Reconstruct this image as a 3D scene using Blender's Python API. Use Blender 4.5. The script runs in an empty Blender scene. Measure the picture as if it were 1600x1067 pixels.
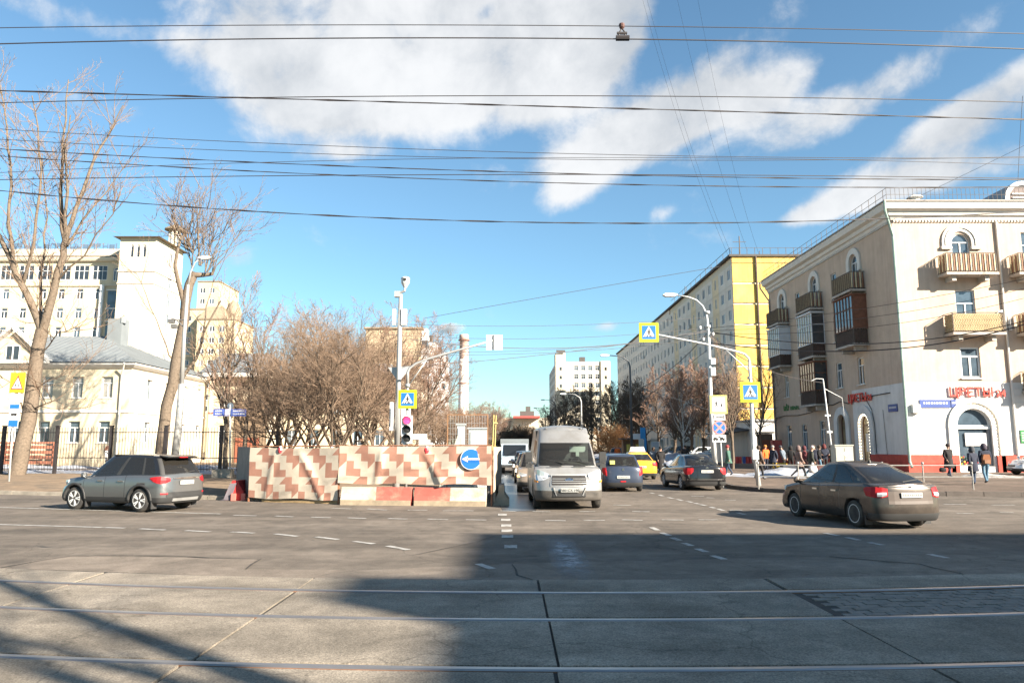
import bpy, bmesh, math, random
import numpy as np
from mathutils import Vector, Matrix
R = math.radians
S = bpy.context.scene
COL = S.collection
rnd = random.Random(7)

# ------------------------------------------------------------------ camera
CAM_H, FPX, PITCH = 1.9, 1140.0, R(8.04)
cd = bpy.data.cameras.new("camera"); cam = bpy.data.objects.new("camera", cd); COL.objects.link(cam)
cam.location = (0, 0, CAM_H); cam.rotation_euler = (R(90) + PITCH, 0, 0)
cd.sensor_width = 36.0; cd.lens = 36.0 * FPX / 1600; cd.clip_start = 0.1; cd.clip_end = 4000
S.camera = cam

# ------------------------------------------------------------------ sun, sky, exposure
SUN_D = Vector((-0.8, 0.6, 0)).normalized()          # direction shadows fall
SUN_EL = R(25.5)
sl = bpy.data.lights.new("sun", "SUN"); sl.energy = 5.0; sl.angle = R(0.5); sl.color = (1.0, 0.89, 0.74)
sun = bpy.data.objects.new("sun", sl); COL.objects.link(sun); sun.location = (60, -45, 60)
to_sun = Vector((-SUN_D.x * math.cos(SUN_EL), -SUN_D.y * math.cos(SUN_EL), math.sin(SUN_EL)))
sun.rotation_euler = to_sun.to_track_quat('Z', 'Y').to_euler()
vs = S.view_settings
vs.view_transform = 'Standard'; vs.look = 'None'; vs.gamma = 1.0; vs.use_curve_mapping = False
vs.exposure = 2.0
SKY_STRENGTH = 0.052

def ray(px, py):
    u = (px - 800) / FPX; v = (533.5 - py) / FPX
    return u, math.cos(PITCH) - v * math.sin(PITCH), math.sin(PITCH) + v * math.cos(PITCH)
def gpt(px, py, z=0.0):                              # where a sight line meets the ground
    u, y, w = ray(px, py); t = (z - CAM_H) / w
    return Vector((u * t, y * t, z))
def at(px, py, Y):                                   # where a sight line is Y metres away
    u, y, w = ray(px, py); t = Y / y
    return Vector((u * t, Y, CAM_H + w * t))

world = bpy.data.worlds.new("World"); S.world = world; world.use_nodes = True
def build_world():
    nt = world.node_tree; N = nt.nodes; L = nt.links; N.clear()
    out = N.new("ShaderNodeOutputWorld"); bg = N.new("ShaderNodeBackground")
    sky = N.new("ShaderNodeTexSky"); sky.sky_type = 'NISHITA'; sky.sun_disc = False
    sky.sun_elevation = SUN_EL; sky.sun_rotation = math.atan2(to_sun.x, to_sun.y)
    sky.altitude = 0; sky.air_density = 1.0; sky.dust_density = 0.2; sky.ozone_density = 1.6
    tc = N.new("ShaderNodeTexCoord"); sep = N.new("ShaderNodeSeparateXYZ"); L.new(tc.outputs['Generated'], sep.inputs[0])
    def m(op, a, b=None, c=None):
        n = N.new("ShaderNodeMath"); n.operation = op
        for i, x in enumerate((a, b, c)):
            if x is None: continue
            if hasattr(x, 'links'): L.new(x, n.inputs[i])
            else: n.inputs[i].default_value = x
        return n.outputs[0]
    az = m('ARCTAN2', sep.outputs[0], sep.outputs[1]); el = m('ARCSINE', sep.outputs[2])
    P = N.new("ShaderNodeCombineXYZ"); L.new(az, P.inputs[0]); L.new(el, P.inputs[1]); P = P.outputs[0]
    def vm(op, a, b):
        n = N.new("ShaderNodeVectorMath"); n.operation = op
        for i, x in enumerate((a, b)):
            if hasattr(x, 'links'): L.new(x, n.inputs[i])
            else: n.inputs[i].default_value = x
        return n
    def noise(vec, scale, detail, rough, dist=0.0):
        n = N.new("ShaderNodeTexNoise"); n.inputs['Scale'].default_value = scale; n.inputs['Detail'].default_value = detail
        n.inputs['Roughness'].default_value = rough; n.inputs['Distortion'].default_value = dist
        L.new(vec, n.inputs['Vector']); return n.outputs['Fac']
    def smooth(x, a, b):
        n = N.new("ShaderNodeMapRange"); n.interpolation_type = 'SMOOTHSTEP'; L.new(x, n.inputs[0])
        n.inputs[1].default_value = a; n.inputs[2].default_value = b; return n.outputs[0]
    blobs = [(600,-20,420,110,-3,1.0),(700,90,360,95,8,1.0),(420,110,190,85,-28,.8),(680,185,260,55,4,.8),(900,70,150,100,35,1.0),
        (960,40,80,60,60,.8),(1060,165,210,62,24,1.0),(950,235,210,48,14,.85),(1190,165,170,48,20,.9),(1360,145,230,34,21,.8),
        (1470,225,220,42,20,.95),(1560,135,120,24,22,.7),(1480,275,240,26,6,.8),(890,298,70,34,28,.75),(1034,332,30,17,20,.6),
        (1275,333,70,16,8,.55),(372,402,40,30,25,.55),(830,640,110,14,2,.55),(640,640,80,10,0,.3),(180,45,240,26,0,.5),(140,160,100,24,-8,.42),
        (545,240,75,16,6,.55),(760,18,42,20,20,-.8),(945,510,45,10,5,.5),(1290,120,60,16,25,-.4),(1105,215,70,14,20,-.35)]
    tot = None
    for (px, py, rx, ry, ang, amp) in blobs:
        u, y, w = ray(px, py); d = Vector((u, y, w)).normalized()
        c = (math.atan2(d.x, d.y), math.asin(d.z), 0)
        q = vm('SUBTRACT', P, c).outputs[0]
        rt = N.new("ShaderNodeVectorRotate"); rt.rotation_type = 'Z_AXIS'; rt.inputs['Angle'].default_value = -R(ang); L.new(q, rt.inputs['Vector'])
        ln = vm('MULTIPLY', rt.outputs[0], (FPX * .98 / (1.35 * rx), FPX * .98 / (1.35 * ry), 0)).outputs[0]
        ll = N.new("ShaderNodeVectorMath"); ll.operation = 'LENGTH'; L.new(ln, ll.inputs[0])
        mr = N.new("ShaderNodeMapRange"); mr.interpolation_type = 'SMOOTHSTEP'; L.new(ll.outputs['Value'], mr.inputs[0])
        mr.inputs[1].default_value = 1; mr.inputs[2].default_value = 0; mr.inputs[3].default_value = 0; mr.inputs[4].default_value = amp
        tot = mr.outputs[0] if tot is None else m('ADD', tot, mr.outputs[0])
    tot = m('MINIMUM', tot, 1.1)
    # beyond the view added cloud, kept sparse to lower the sky fill in shade
    away = m('MAXIMUM', smooth(el, .62, .85), m('SUBTRACT', 1.0, smooth(sep.outputs[1], .45, .68)))
    wide = m('MULTIPLY', away, smooth(noise(tc.outputs['Generated'], 2.3, 3, .5), .56, .76))
    tot = m('ADD', tot, wide)
    st = N.new("ShaderNodeVectorRotate"); st.rotation_type = 'Z_AXIS'; st.inputs['Angle'].default_value = -R(16); L.new(P, st.inputs['Vector'])
    sv = vm('MULTIPLY', st.outputs[0], (1.0, 1.12, 1)).outputs[0]
    f1 = noise(sv, 6.8, 14, .63, .15); f2 = noise(sv, 3.0, 5, .5, .1)
    dens = m('ADD', tot, m('MULTIPLY', m('SUBTRACT', f1, .5), 2.3))
    alpha = m('MULTIPLY', smooth(dens, .20, .94), .96)
    shade = smooth(m('ADD', m('MULTIPLY', f2, .7), m('MULTIPLY', f1, .5)), .42, .70)
    cc = N.new("ShaderNodeMix"); cc.data_type = 'RGBA'; L.new(shade, cc.inputs['Factor'])
    K = 1.0 / SKY_STRENGTH
    cc.inputs[6].default_value = (.150 * K, .160 * K, .172 * K, 1); cc.inputs[7].default_value = (.245 * K, .248 * K, .252 * K, 1)
    hs = N.new("ShaderNodeHueSaturation"); hs.inputs['Saturation'].default_value = 1.06; hs.inputs['Value'].default_value = 1.0; tn = N.new("ShaderNodeMix"); tn.data_type = 'RGBA'; tn.blend_type = 'MULTIPLY'; tn.inputs['Factor'].default_value = 1; L.new(sky.outputs[0], tn.inputs[6]); tn.inputs[7].default_value = (.90, 1.03, 1.0, 1); L.new(tn.outputs[2], hs.inputs['Color'])
    lw = N.new("ShaderNodeMix"); lw.data_type = 'RGBA'; lw.blend_type = 'MULTIPLY'; L.new(m('SUBTRACT', 1.0, smooth(el, -.02, .42)), lw.inputs['Factor']); L.new(hs.outputs[0], lw.inputs[6]); lw.inputs[7].default_value = (.72, .84, .92, 1)
    mx = N.new("ShaderNodeMix"); mx.data_type = 'RGBA'; L.new(alpha, mx.inputs['Factor']); L.new(lw.outputs[2], mx.inputs[6]); L.new(cc.outputs[2], mx.inputs[7])
    L.new(mx.outputs[2], bg.inputs['Color']); bg.inputs['Strength'].default_value = SKY_STRENGTH
    L.new(bg.outputs[0], out.inputs[0])
build_world()
S.cycles.max_bounces = 6; S.cycles.diffuse_bounces = 2; S.cycles.glossy_bounces = 3; S.cycles.transmission_bounces = 3

# ------------------------------------------------------------------ materials
MATS = {}
def mat(name, col, rough=.75, metal=0., var=.14, scale=2.5, bump=0., bscale=30., spec=.4, coat=0., emit=0., dirt=None, dscale=.6, dlo=.5, dhi=.75, streak=0.):
    if name in MATS: return MATS[name]
    m = bpy.data.materials.new(name); m.use_nodes = True; nt = m.node_tree; N = nt.nodes; L = nt.links
    b = N['Principled BSDF']; b.inputs['Roughness'].default_value = rough; b.inputs['Metallic'].default_value = metal
    b.inputs['Specular IOR Level'].default_value = spec; b.inputs['Coat Weight'].default_value = coat; b.inputs['Coat Roughness'].default_value = .08
    tc = N.new("ShaderNodeTexCoord"); vec = tc.outputs['Object']
    if emit == 0 and name.startswith(('sign_', 'traffic_', 'plate_', 'fabric_', 'barrier_', 'concrete_', 'bark_')): col = tuple(x * .66 for x in col); dirt = None if dirt is None else tuple(x * .66 for x in dirt)
    elif emit == 0 and not name.startswith(('paint_', 'snow', 'car_', 'alloy')): col = tuple(x * .84 for x in col); dirt = None if dirt is None else tuple(x * .84 for x in dirt)
    c4 = (*col, 1)
    src = None
    if var > 0:
        n = N.new("ShaderNodeTexNoise"); n.inputs['Scale'].default_value = scale; n.inputs['Detail'].default_value = 5; n.inputs['Roughness'].default_value = .62
        L.new(vec, n.inputs['Vector'])
        mr = N.new("ShaderNodeMapRange"); L.new(n.outputs['Fac'], mr.inputs[0]); mr.inputs[1].default_value = .28; mr.inputs[2].default_value = .72
        mr.inputs[3].default_value = 1 - var; mr.inputs[4].default_value = 1 + var
        vmn = N.new("ShaderNodeVectorMath"); vmn.operation = 'SCALE'; vmn.inputs[0].default_value = col; L.new(mr.outputs[0], vmn.inputs['Scale'])
        src = vmn.outputs[0]
    if dirt is not None:
        n = N.new("ShaderNodeTexNoise"); n.inputs['Scale'].default_value = dscale; n.inputs['Detail'].default_value = 7; n.inputs['Roughness'].default_value = .68
        L.new(vec, n.inputs['Vector'])
        mr = N.new("ShaderNodeMapRange"); L.new(n.outputs['Fac'], mr.inputs[0]); mr.inputs[1].default_value = dlo; mr.inputs[2].default_value = dhi
        mx = N.new("ShaderNodeMix"); mx.data_type = 'RGBA'; L.new(mr.outputs[0], mx.inputs['Factor'])
        if src is not None: L.new(src, mx.inputs[6])
        else: mx.inputs[6].default_value = c4
        mx.inputs[7].default_value = (*dirt, 1); src = mx.outputs[2]
    if streak > 0:
        st = N.new("ShaderNodeVectorMath"); st.operation = 'MULTIPLY'; st.inputs[1].default_value = (1.7, 1.7, .09); L.new(vec, st.inputs[0])
        n = N.new("ShaderNodeTexNoise"); n.inputs['Scale'].default_value = 1.6; n.inputs['Detail'].default_value = 8; n.inputs['Roughness'].default_value = .7; L.new(st.outputs[0], n.inputs['Vector'])
        mr = N.new("ShaderNodeMapRange"); L.new(n.outputs['Fac'], mr.inputs[0]); mr.inputs[1].default_value = .42; mr.inputs[2].default_value = .72; mr.inputs[3].default_value = 1.0; mr.inputs[4].default_value = 1 - streak
        q = N.new("ShaderNodeVectorMath"); q.operation = 'SCALE'; L.new(src, q.inputs[0]); L.new(mr.outputs[0], q.inputs['Scale']); src = q.outputs[0]
    if src is not None: L.new(src, b.inputs['Base Color'])
    else: b.inputs['Base Color'].default_value = c4
    if bump > 0:
        n = N.new("ShaderNodeTexNoise"); n.inputs['Scale'].default_value = bscale; n.inputs['Detail'].default_value = 4; L.new(vec, n.inputs['Vector'])
        bm = N.new("ShaderNodeBump"); bm.inputs['Strength'].default_value = bump; bm.inputs['Distance'].default_value = .03
        L.new(n.outputs['Fac'], bm.inputs['Height']); L.new(bm.outputs[0], b.inputs['Normal'])
    if emit > 0:
        b.inputs['Emission Color'].default_value = c4; b.inputs['Emission Strength'].default_value = emit
    MATS[name] = m
    return m

def road_mat(name, col, patch, crack=.35, aggregate=.25, tone=.35):
    m = bpy.data.materials.new(name); m.use_nodes = True; nt = m.node_tree; N = nt.nodes; L = nt.links
    b = N['Principled BSDF']; b.inputs['Roughness'].default_value = .88; b.inputs['Specular IOR Level'].default_value = .25
    tc = N.new("ShaderNodeTexCoord"); v = tc.outputs['Object']
    def noise(s, d, r=.6, vec=v, dist=0):
        n = N.new("ShaderNodeTexNoise"); n.inputs['Scale'].default_value = s; n.inputs['Detail'].default_value = d; n.inputs['Roughness'].default_value = r
        n.inputs['Distortion'].default_value = dist; L.new(vec, n.inputs['Vector']); return n.outputs['Fac']
    def mr(x, a, c, lo, hi):
        n = N.new("ShaderNodeMapRange"); L.new(x, n.inputs[0]); n.inputs[1].default_value = a; n.inputs[2].default_value = c; n.inputs[3].default_value = lo; n.inputs[4].default_value = hi; return n.outputs[0]
    def mul(a, c):
        n = N.new("ShaderNodeMath"); n.operation = 'MULTIPLY'; L.new(a, n.inputs[0]); L.new(c, n.inputs[1]); return n.outputs[0]
    big = mr(noise(.22, 6, .6), .3, .7, 1 - tone, 1 + tone)
    fine = mr(noise(55, 3, .7), .25, .75, 1 - aggregate, 1 + aggregate)
    mid = mr(noise(3.5, 6, .65), .3, .7, .86, 1.14)
    st = N.new("ShaderNodeVectorMath"); st.operation = 'MULTIPLY'; st.inputs[1].default_value = (.05, .9, 1); L.new(v, st.inputs[0])
    wear = mul(mr(noise(1.3, 5, .55, st.outputs[0]), .32, .68, .80, 1.16), mul(mr(noise(.9, 9, .72, v, .8), .36, .66, .72, 1.14), mr(noise(7, 4, .7, v, .4), .60, .74, 1.0, .62)))
    vo = N.new("ShaderNodeTexVoronoi"); vo.feature = 'DISTANCE_TO_EDGE'; vo.inputs['Scale'].default_value = .23
    wv = N.new("ShaderNodeVectorMath"); wv.operation = 'ADD'; L.new(v, wv.inputs[0])
    nn = N.new("ShaderNodeTexNoise"); nn.inputs['Scale'].default_value = .9; nn.inputs['Detail'].default_value = 6; L.new(v, nn.inputs['Vector'])
    sc = N.new("ShaderNodeVectorMath"); sc.operation = 'SCALE'; sc.inputs['Scale'].default_value = 1.6; L.new(nn.outputs['Color'], sc.inputs[0]); L.new(sc.outputs[0], wv.inputs[1]); L.new(wv.outputs[0], vo.inputs['Vector'])
    cr = mr(vo.outputs['Distance'], 0.0, .006, 1 - crack, 1.0)
    f = mul(mul(mul(big, fine), mul(mid, wear)), cr)
    s = N.new("ShaderNodeVectorMath"); s.operation = 'SCALE'; L.new(f, s.inputs['Scale'])
    mx = N.new("ShaderNodeMix"); mx.data_type = 'RGBA'; L.new(mr(noise(.35, 5, .6, v, .6), .55, .68, 0, 1), mx.inputs['Factor'])
    mx.inputs[6].default_value = (*col, 1); mx.inputs[7].default_value = (*patch, 1); L.new(mx.outputs[2], s.inputs[0])
    L.new(s.outputs[0], b.inputs['Base Color'])
    bm = N.new("ShaderNodeBump"); bm.inputs['Strength'].default_value = .55; bm.inputs['Distance'].default_value = .012; L.new(noise(70, 3, .7), bm.inputs['Height']); L.new(bm.outputs[0], b.inputs['Normal'])
    MATS[name] = m
    return m

# ------------------------------------------------------------------ mesh builder
class MB:
    def __init__(s): s.v = []; s.f = []; s.m = []
    def add(s, vs, fs, mi=0):
        o = len(s.v); s.v.extend([tuple(x) for x in vs])
        for f in fs: s.f.append([o + i for i in f]); s.m.append(mi)
    def quad(s, a, b, c, d, mi=0): s.add([a, b, c, d], [(0, 1, 2, 3)], mi)
    def box(s, c, d, rz=0., mi=0, tilt=None):
        x, y, z = d[0] / 2, d[1] / 2, d[2] / 2
        M = Matrix.Rotation(rz, 3, 'Z')
        if tilt is not None: M = M @ tilt
        c = Vector(c)
        vs = [c + M @ Vector((i * x, j * y, k * z)) for i in (-1, 1) for j in (-1, 1) for k in (-1, 1)]
        s.add(vs, [(0, 1, 3, 2), (4, 6, 7, 5), (0, 4, 5, 1), (2, 3, 7, 6), (0, 2, 6, 4), (1, 5, 7, 3)], mi)
    def beam(s, a, b, w, h, mi=0):                    # box between two points
        a = Vector(a); b = Vector(b); d = (b - a); L_ = d.length
        if L_ < 1e-6: return
        q = d.to_track_quat('Y', 'Z').to_matrix()
        vs = [(a + b) / 2 + q @ Vector((i * w / 2, j * L_ / 2, k * h / 2)) for i in (-1, 1) for j in (-1, 1) for k in (-1, 1)]
        s.add(vs, [(0, 1, 3, 2), (4, 6, 7, 5), (0, 4, 5, 1), (2, 3, 7, 6), (0, 2, 6, 4), (1, 5, 7, 3)], mi)
    def tube(s, pts, rad, n=8, mi=0, cap=True):
        pts = [Vector(p) for p in pts]; k = len(pts)
        if not hasattr(rad, '__len__'): rad = [rad] * k
        up = None; rings = []
        for i, p in enumerate(pts):
            d = (pts[min(i + 1, k - 1)] - pts[max(i - 1, 0)])
            d = d.normalized() if d.length > 1e-9 else Vector((0, 0, 1))
            if up is None:
                up = d.orthogonal().normalized()
            else:
                up = up - d * up.dot(d)
                up = up.normalized() if up.length > 1e-6 else d.orthogonal().normalized()
            w = d.cross(up)
            rings.append([p + (up * math.cos(2 * math.pi * j / n) + w * math.sin(2 * math.pi * j / n)) * rad[i] for j in range(n)])
        vs = [q for r_ in rings for q in r_]
        fs = [(i * n + j, i * n + (j + 1) % n, (i + 1) * n + (j + 1) % n, (i + 1) * n + j) for i in range(k - 1) for j in range(n)]
        if cap: fs += [tuple(range(n - 1, -1, -1)), tuple((k - 1) * n + j for j in range(n))]
        s.add(vs, fs, mi)
    def lathe(s, prof, n=16, c=(0, 0, 0), axis='Z', mi=0, cap=True):      # prof: (r, h)
        c = Vector(c); vs = []
        for r_, h in prof:
            for j in range(n):
                a = 2 * math.pi * j / n; x, y = r_ * math.cos(a), r_ * math.sin(a)
                vs.append(c + (Vector((x, y, h)) if axis == 'Z' else Vector((h, x, y)) if axis == 'X' else Vector((y, h, x))))
        k = len(prof)
        fs = [(i * n + j, i * n + (j + 1) % n, (i + 1) * n + (j + 1) % n, (i + 1) * n + j) for i in range(k - 1) for j in range(n)]
        if cap: fs += [tuple(range(n - 1, -1, -1)), tuple((k - 1) * n + j for j in range(n))]
        s.add(vs, fs, mi)
    def prism(s, poly, z0, z1, mi=0, frame=None, side_mi=None):   # poly in XY (or in a frame's plane) extruded
        n = len(poly); f = frame or (lambda a, b, h: (a, b, h))
        vs = [f(a, b, z0) for a, b in poly] + [f(a, b, z1) for a, b in poly]
        s.add(vs, [tuple(range(n - 1, -1, -1)), tuple(range(n, 2 * n))], mi)
        s.add(vs, [(i, (i + 1) % n, n + (i + 1) % n, n + i) for i in range(n)], mi if side_mi is None else side_mi)
    def mesh(s, name, mats, smooth=False):
        me = bpy.data.meshes.new(name); me.from_pydata(s.v, [], s.f)
        for m_ in (mats if isinstance(mats, (list, tuple)) else [mats]): me.materials.append(m_)
        if len(me.materials) > 1: me.polygons.foreach_set('material_index', s.m)
        if smooth: me.polygons.foreach_set('use_smooth', [True] * len(s.f))
        me.update(); return me
    def build(s, name, mats, parent=None, smooth=False, **kw):
        return link(name, s.mesh(name, mats, smooth), parent, **kw)

def link(name, me, parent=None, loc=None, rz=None, M=None, **props):
    o = bpy.data.objects.new(name, me); COL.objects.link(o)
    if parent is not None: o.parent = parent
    if M is not None: o.matrix_basis = M
    if loc is not None: o.location = loc
    if rz is not None: o.rotation_euler = (0, 0, rz)
    for k_, v_ in props.items(): o[k_] = v_
    return o
def tag(o, label=None, cat=None, group=None, kind=None):
    if label: o['label'] = label
    if cat: o['category'] = cat
    if group: o['group'] = group
    if kind: o['kind'] = kind
    return o
def thing(name, label, cat, loc=(0, 0, 0), rz=0., group=None):
    o = bpy.data.objects.new(name, None); COL.objects.link(o); o.location = loc; o.rotation_euler = (0, 0, rz); o.empty_display_size = .2
    return tag(o, label, cat, group)
def struct(name, mb, mats, parent=None, smooth=False):
    o = mb.build(name, mats, parent, smooth)
    if parent is None: o['kind'] = 'structure'
    return o
KIDS = {}
def copy_tree(o, parent=None, kids=None):
    c = o.copy(); COL.objects.link(c)
    if parent is not None: c.parent = parent
    for ch in (kids if kids is not None else list(o.children)): copy_tree(ch, c)
    return c
def text_mesh(body, h, depth=.02, bold=0.0):
    c = bpy.data.curves.new("lettering", "FONT"); c.body = body; c.size = h / .73; c.extrude = depth / 2; c.offset = bold; c.align_x = 'CENTER'
    o = bpy.data.objects.new("lettering", c); COL.objects.link(o); bpy.context.view_layer.update()
    me = bpy.data.meshes.new_from_object(o.evaluated_get(bpy.context.evaluated_depsgraph_get()))
    bpy.data.objects.remove(o); bpy.data.curves.remove(c); return me
# ------------------------------------------------------------------ ground, roads, tracks
asph = road_mat("asphalt", (.140, .118, .097), (.114, .098, .082), .32, .3, .24)
asph2 = road_mat("asphalt_patch", (.180, .150, .122), (.15, .128, .107), .3, .3, .2)
slabm = road_mat("track_slab", (.235, .203, .163), (.185, .162, .134), .35, .6, .26)
pavem = road_mat("pavement", (.150, .113, .088), (.122, .098, .08), .3, .25, .25)
jointm = mat("joint", (.05, .045, .04), .9, var=.4, scale=6)
earth = mat("earth", (.25, .175, .11), .95, var=.4, scale=3.5, bump=.8, bscale=18, dirt=(.15, .115, .08), dscale=.8, dlo=.45, dhi=.62)
groundm = mat("far_ground", (.13, .115, .095), .95, var=.3, scale=.15, dirt=(.38, .40, .43), dscale=.05, dlo=.52, dhi=.6)
snowm = mat("snow", (.34, .37, .43), .75, var=.15, scale=2, bump=.8, bscale=9, dirt=(.24, .21, .185), dscale=1.1, dlo=.46, dhi=.66)  # bluish shade of the banks put into the base colour, brown dirt over it
dsnow = mat("dirty_snow", (.42, .40, .38), .8, var=.3, scale=3, bump=1., bscale=9, dirt=(.13, .115, .10), dscale=2.2, dlo=.45, dhi=.62)
paint = mat("road_paint", (.42, .41, .385), .7, var=.2, scale=9, dirt=(.2, .18, .155), dscale=5, dlo=.48, dhi=.66)
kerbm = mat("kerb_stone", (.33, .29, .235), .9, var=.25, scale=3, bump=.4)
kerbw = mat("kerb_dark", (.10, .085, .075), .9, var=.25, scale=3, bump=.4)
steel = mat("rail_steel", (.40, .375, .36), .36, .8, var=.12, scale=2)
rusty = mat("rail_side", (.20, .105, .06), .8, .1, var=.35, scale=5)

mb = MB(); mb.quad((-1500, -300, -.04), (1500, -300, -.04), (1500, 2600, -.04), (-1500, 2600, -.04)); struct("ground", mb, groundm)
mb = MB(); mb.quad((-80, -14, 0), (80, -14, 0), (80, 36, 0), (-80, 36, 0)); mb.quad((-3.2, 36, 0), (10.3, 36, 0), (10.3, 380, 0), (-3.2, 380, 0))
road = struct("road", mb, asph)
def dyr(x): return .0132 * x * x - .025 * x if abs(x) < 10 else .0132 * 100 + .264 * (abs(x) - 10) - .025 * x
def strip(mb, x0, x1, y0, y1, z, n=8, zb=None, mi=0):
    xs = [x0 + (x1 - x0) * i / n for i in range(n + 1)]
    a = [(x, y0 + dyr(x), z) for x in xs]; b = [(x, y1 + dyr(x), z) for x in xs]
    mb.add(a + b, [(i, i + 1, n + 2 + i, n + 1 + i) for i in range(n)], mi)
    if zb is not None:
        c = [(p[0], p[1], zb) for p in a]; d = [(p[0], p[1], zb) for p in b]
        mb.add(a + c, [(i, n + 1 + i, n + 2 + i, i + 1) for i in range(n)], mi); mb.add(b + d, [(i, i + 1, n + 2 + i, n + 1 + i) for i in range(n)], mi)
        for q in (0, n): mb.add([a[q], b[q], d[q], c[q]], [(0, 1, 2, 3)], mi)
# bed of the tracks under the slabs, then each slab
mb = MB(); strip(mb, -18, 18, 1.2, 10.75, .004, 36); struct("track_bed", mb, jointm)
RAILS = [9.72, 8.26, 6.50, 4.98]
tb = tag(bpy.data.objects.new("track_paving", None), kind='structure'); COL.objects.link(tb)
rows = [(9.80, 10.60), (8.35, 9.63), (6.59, 8.17), (5.07, 6.41), (3.3, 4.89), (1.3, 3.27)]
for ri, (a, b) in enumerate(rows):
    for k in range(-5, 5):
        x0 = .4 + 3.2 * k + rnd.uniform(-.04, .04); x1 = x0 + 3.2 - rnd.uniform(.025, .055)
        if ri == 1 and k in (1, 2, 3): continue
        mb = MB(); strip(mb, x0, x1, a, b, .026 + rnd.uniform(-.006, .006), 5, 0.0); mb.build("concrete_slab", slabm, tb)
mb = MB()                                            # worn setts between the far rails
for i in range(34):
    for j in range(9):
        x0 = 3.72 + i * .26 + (j % 2) * .13; y0 = 8.37 + j * .139
        strip(mb, x0, x0 + .242 , y0, y0 + .127, .014 + rnd.uniform(-.006, .006), 1, 0.0)
o = mb.build("paving_setts", mat("setts", (.215, .19, .165), .9, var=.3, scale=4, bump=.5), tb); o['kind'] = 'stuff'
for i, ry in enumerate(RAILS):
    mb = MB()
    xs = [-17 + k * .5 for k in range(69)]
    prof = [(-.05, .0), (-.045, .018), (-.032, .031), (.032, .031), (.045, .018), (.05, 0)]
    n = len(prof); vs = [(x, ry + dyr(x) + p, z) for x in xs for p, z in prof]
    for k in range(len(xs) - 1):
        for j in range(n - 1):
            mb.v += []
    mb.add(vs, [(k * n + j, (k + 1) * n + j, (k + 1) * n + j + 1, k * n + j + 1) for k in range(len(xs) - 1) for j in range(n - 1)])
    mb.m = [0 if (q % (n - 1)) in (1, 2, 3) else 1 for q in range(len(mb.f))]
    o = mb.build("tram_rail", [steel, rusty]); o['kind'] = 'structure'
# resurfaced strip beside the tracks
up = [(-60, 893), (0, 884), (112, 868), (402, 874), (382, 889), (560, 891), (800, 881), (1100, 874), (1400, 867), (1660, 866)]
up = [gpt(x, y) for x, y in up]; lo = [Vector((p.x, 10.68 + dyr(p.x), 0)) for p in up]
mb = MB(); n = len(up)
mb.add([(p.x, p.y, .006) for p in lo] + [(p.x, p.y, .006) for p in up], [(i, i + 1, n + i + 1, n + i) for i in range(n - 1)]); struct("asphalt_repair", mb, asph2)
# bitumen lines where the repair meets the slabs and long cracks
def crackline(pts, w, name="asphalt_crack"):
    P = [gpt(x, y) for x, y in pts]; Q = []
    for a, b in zip(P[:-1], P[1:]):
        k = max(2, int((b - a).length / .35))
        Q += [a.lerp(b, i / k) + Vector((rnd.uniform(-.05, .05), rnd.uniform(-.05, .05), 0)) for i in range(k)]
    Q.append(P[-1]); mb = MB(); L_ = []; R_ = []
    for i, p in enumerate(Q):
        d = (Q[min(i + 1, len(Q) - 1)] - Q[max(i - 1, 0)]).normalized(); s = Vector((-d.y, d.x, 0)) * (w / 2 * rnd.uniform(.5, 1.4))
        L_.append((p.x + s.x, p.y + s.y, .011)); R_.append((p.x - s.x, p.y - s.y, .011))
    n = len(Q); mb.add(L_ + R_, [(i, n + i, n + i + 1, i + 1) for i in range(n - 1)]); struct(name, mb, jointm)
crackline([(0, 888), (108, 869), (240, 868), (404, 874)], .035); crackline([(404, 874), (384, 890)], .03)
crackline([(845, 912), (812, 900), (800, 882)], .03); crackline([(1300, 870), (1440, 882), (1520, 902)], .05)
crackline([(60, 992), (95, 978), (140, 992), (100, 1003)], .02); crackline([(640, 868), (730, 850), (772, 838)], .02); crackline([(1180, 905), (1210, 918)], .04)
# wet, thawing strip beside the queue
wet = mat("wet_asphalt", (.07, .07, .07), .34, var=.3, scale=1.2, spec=.4, dirt=(.16, .14, .12), dscale=1.2, dlo=.52, dhi=.62)
mb = MB(); P = [gpt(*q) for q in ((781, 738), (797, 738), (808, 752), (832, 778), (838, 798), (786, 799), (778, 780))]
mb.add([(p.x, p.y, .006) for p in P], [tuple(range(len(P)))][0:1]); struct("wet_patch", mb, wet)
# salt dust dragged along the lane
saltm = mat("salt_stain", (.20, .19, .18), .9, var=.35, scale=2, dirt=(.60, .60, .62), dscale=1.6, dlo=.34, dhi=.62)
mb = MB(); P = [gpt(*q) for q in ((846, 836), (898, 836), (922, 872), (946, 912), (866, 914), (860, 880), (852, 858))]
mb.add([(p.x, p.y, .0115) for p in P], [tuple(range(len(P)))]); struct("salt_streak", mb, saltm)
nt = saltm.node_tree; N_ = nt.nodes; tr_ = N_.new("ShaderNodeBsdfTransparent"); mxs = N_.new("ShaderNodeMixShader"); tcs = N_.new("ShaderNodeTexCoord"); sp_ = N_.new("ShaderNodeSeparateXYZ"); nt.links.new(tcs.outputs['Generated'], sp_.inputs[0])
def _n(op, a, b):
    q = N_.new("ShaderNodeMath"); q.operation = op; q.use_clamp = True
    for i, x in enumerate((a, b)):
        if hasattr(x, 'links'): nt.links.new(x, q.inputs[i])
        else: q.inputs[i].default_value = x
    return q.outputs[0]
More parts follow.
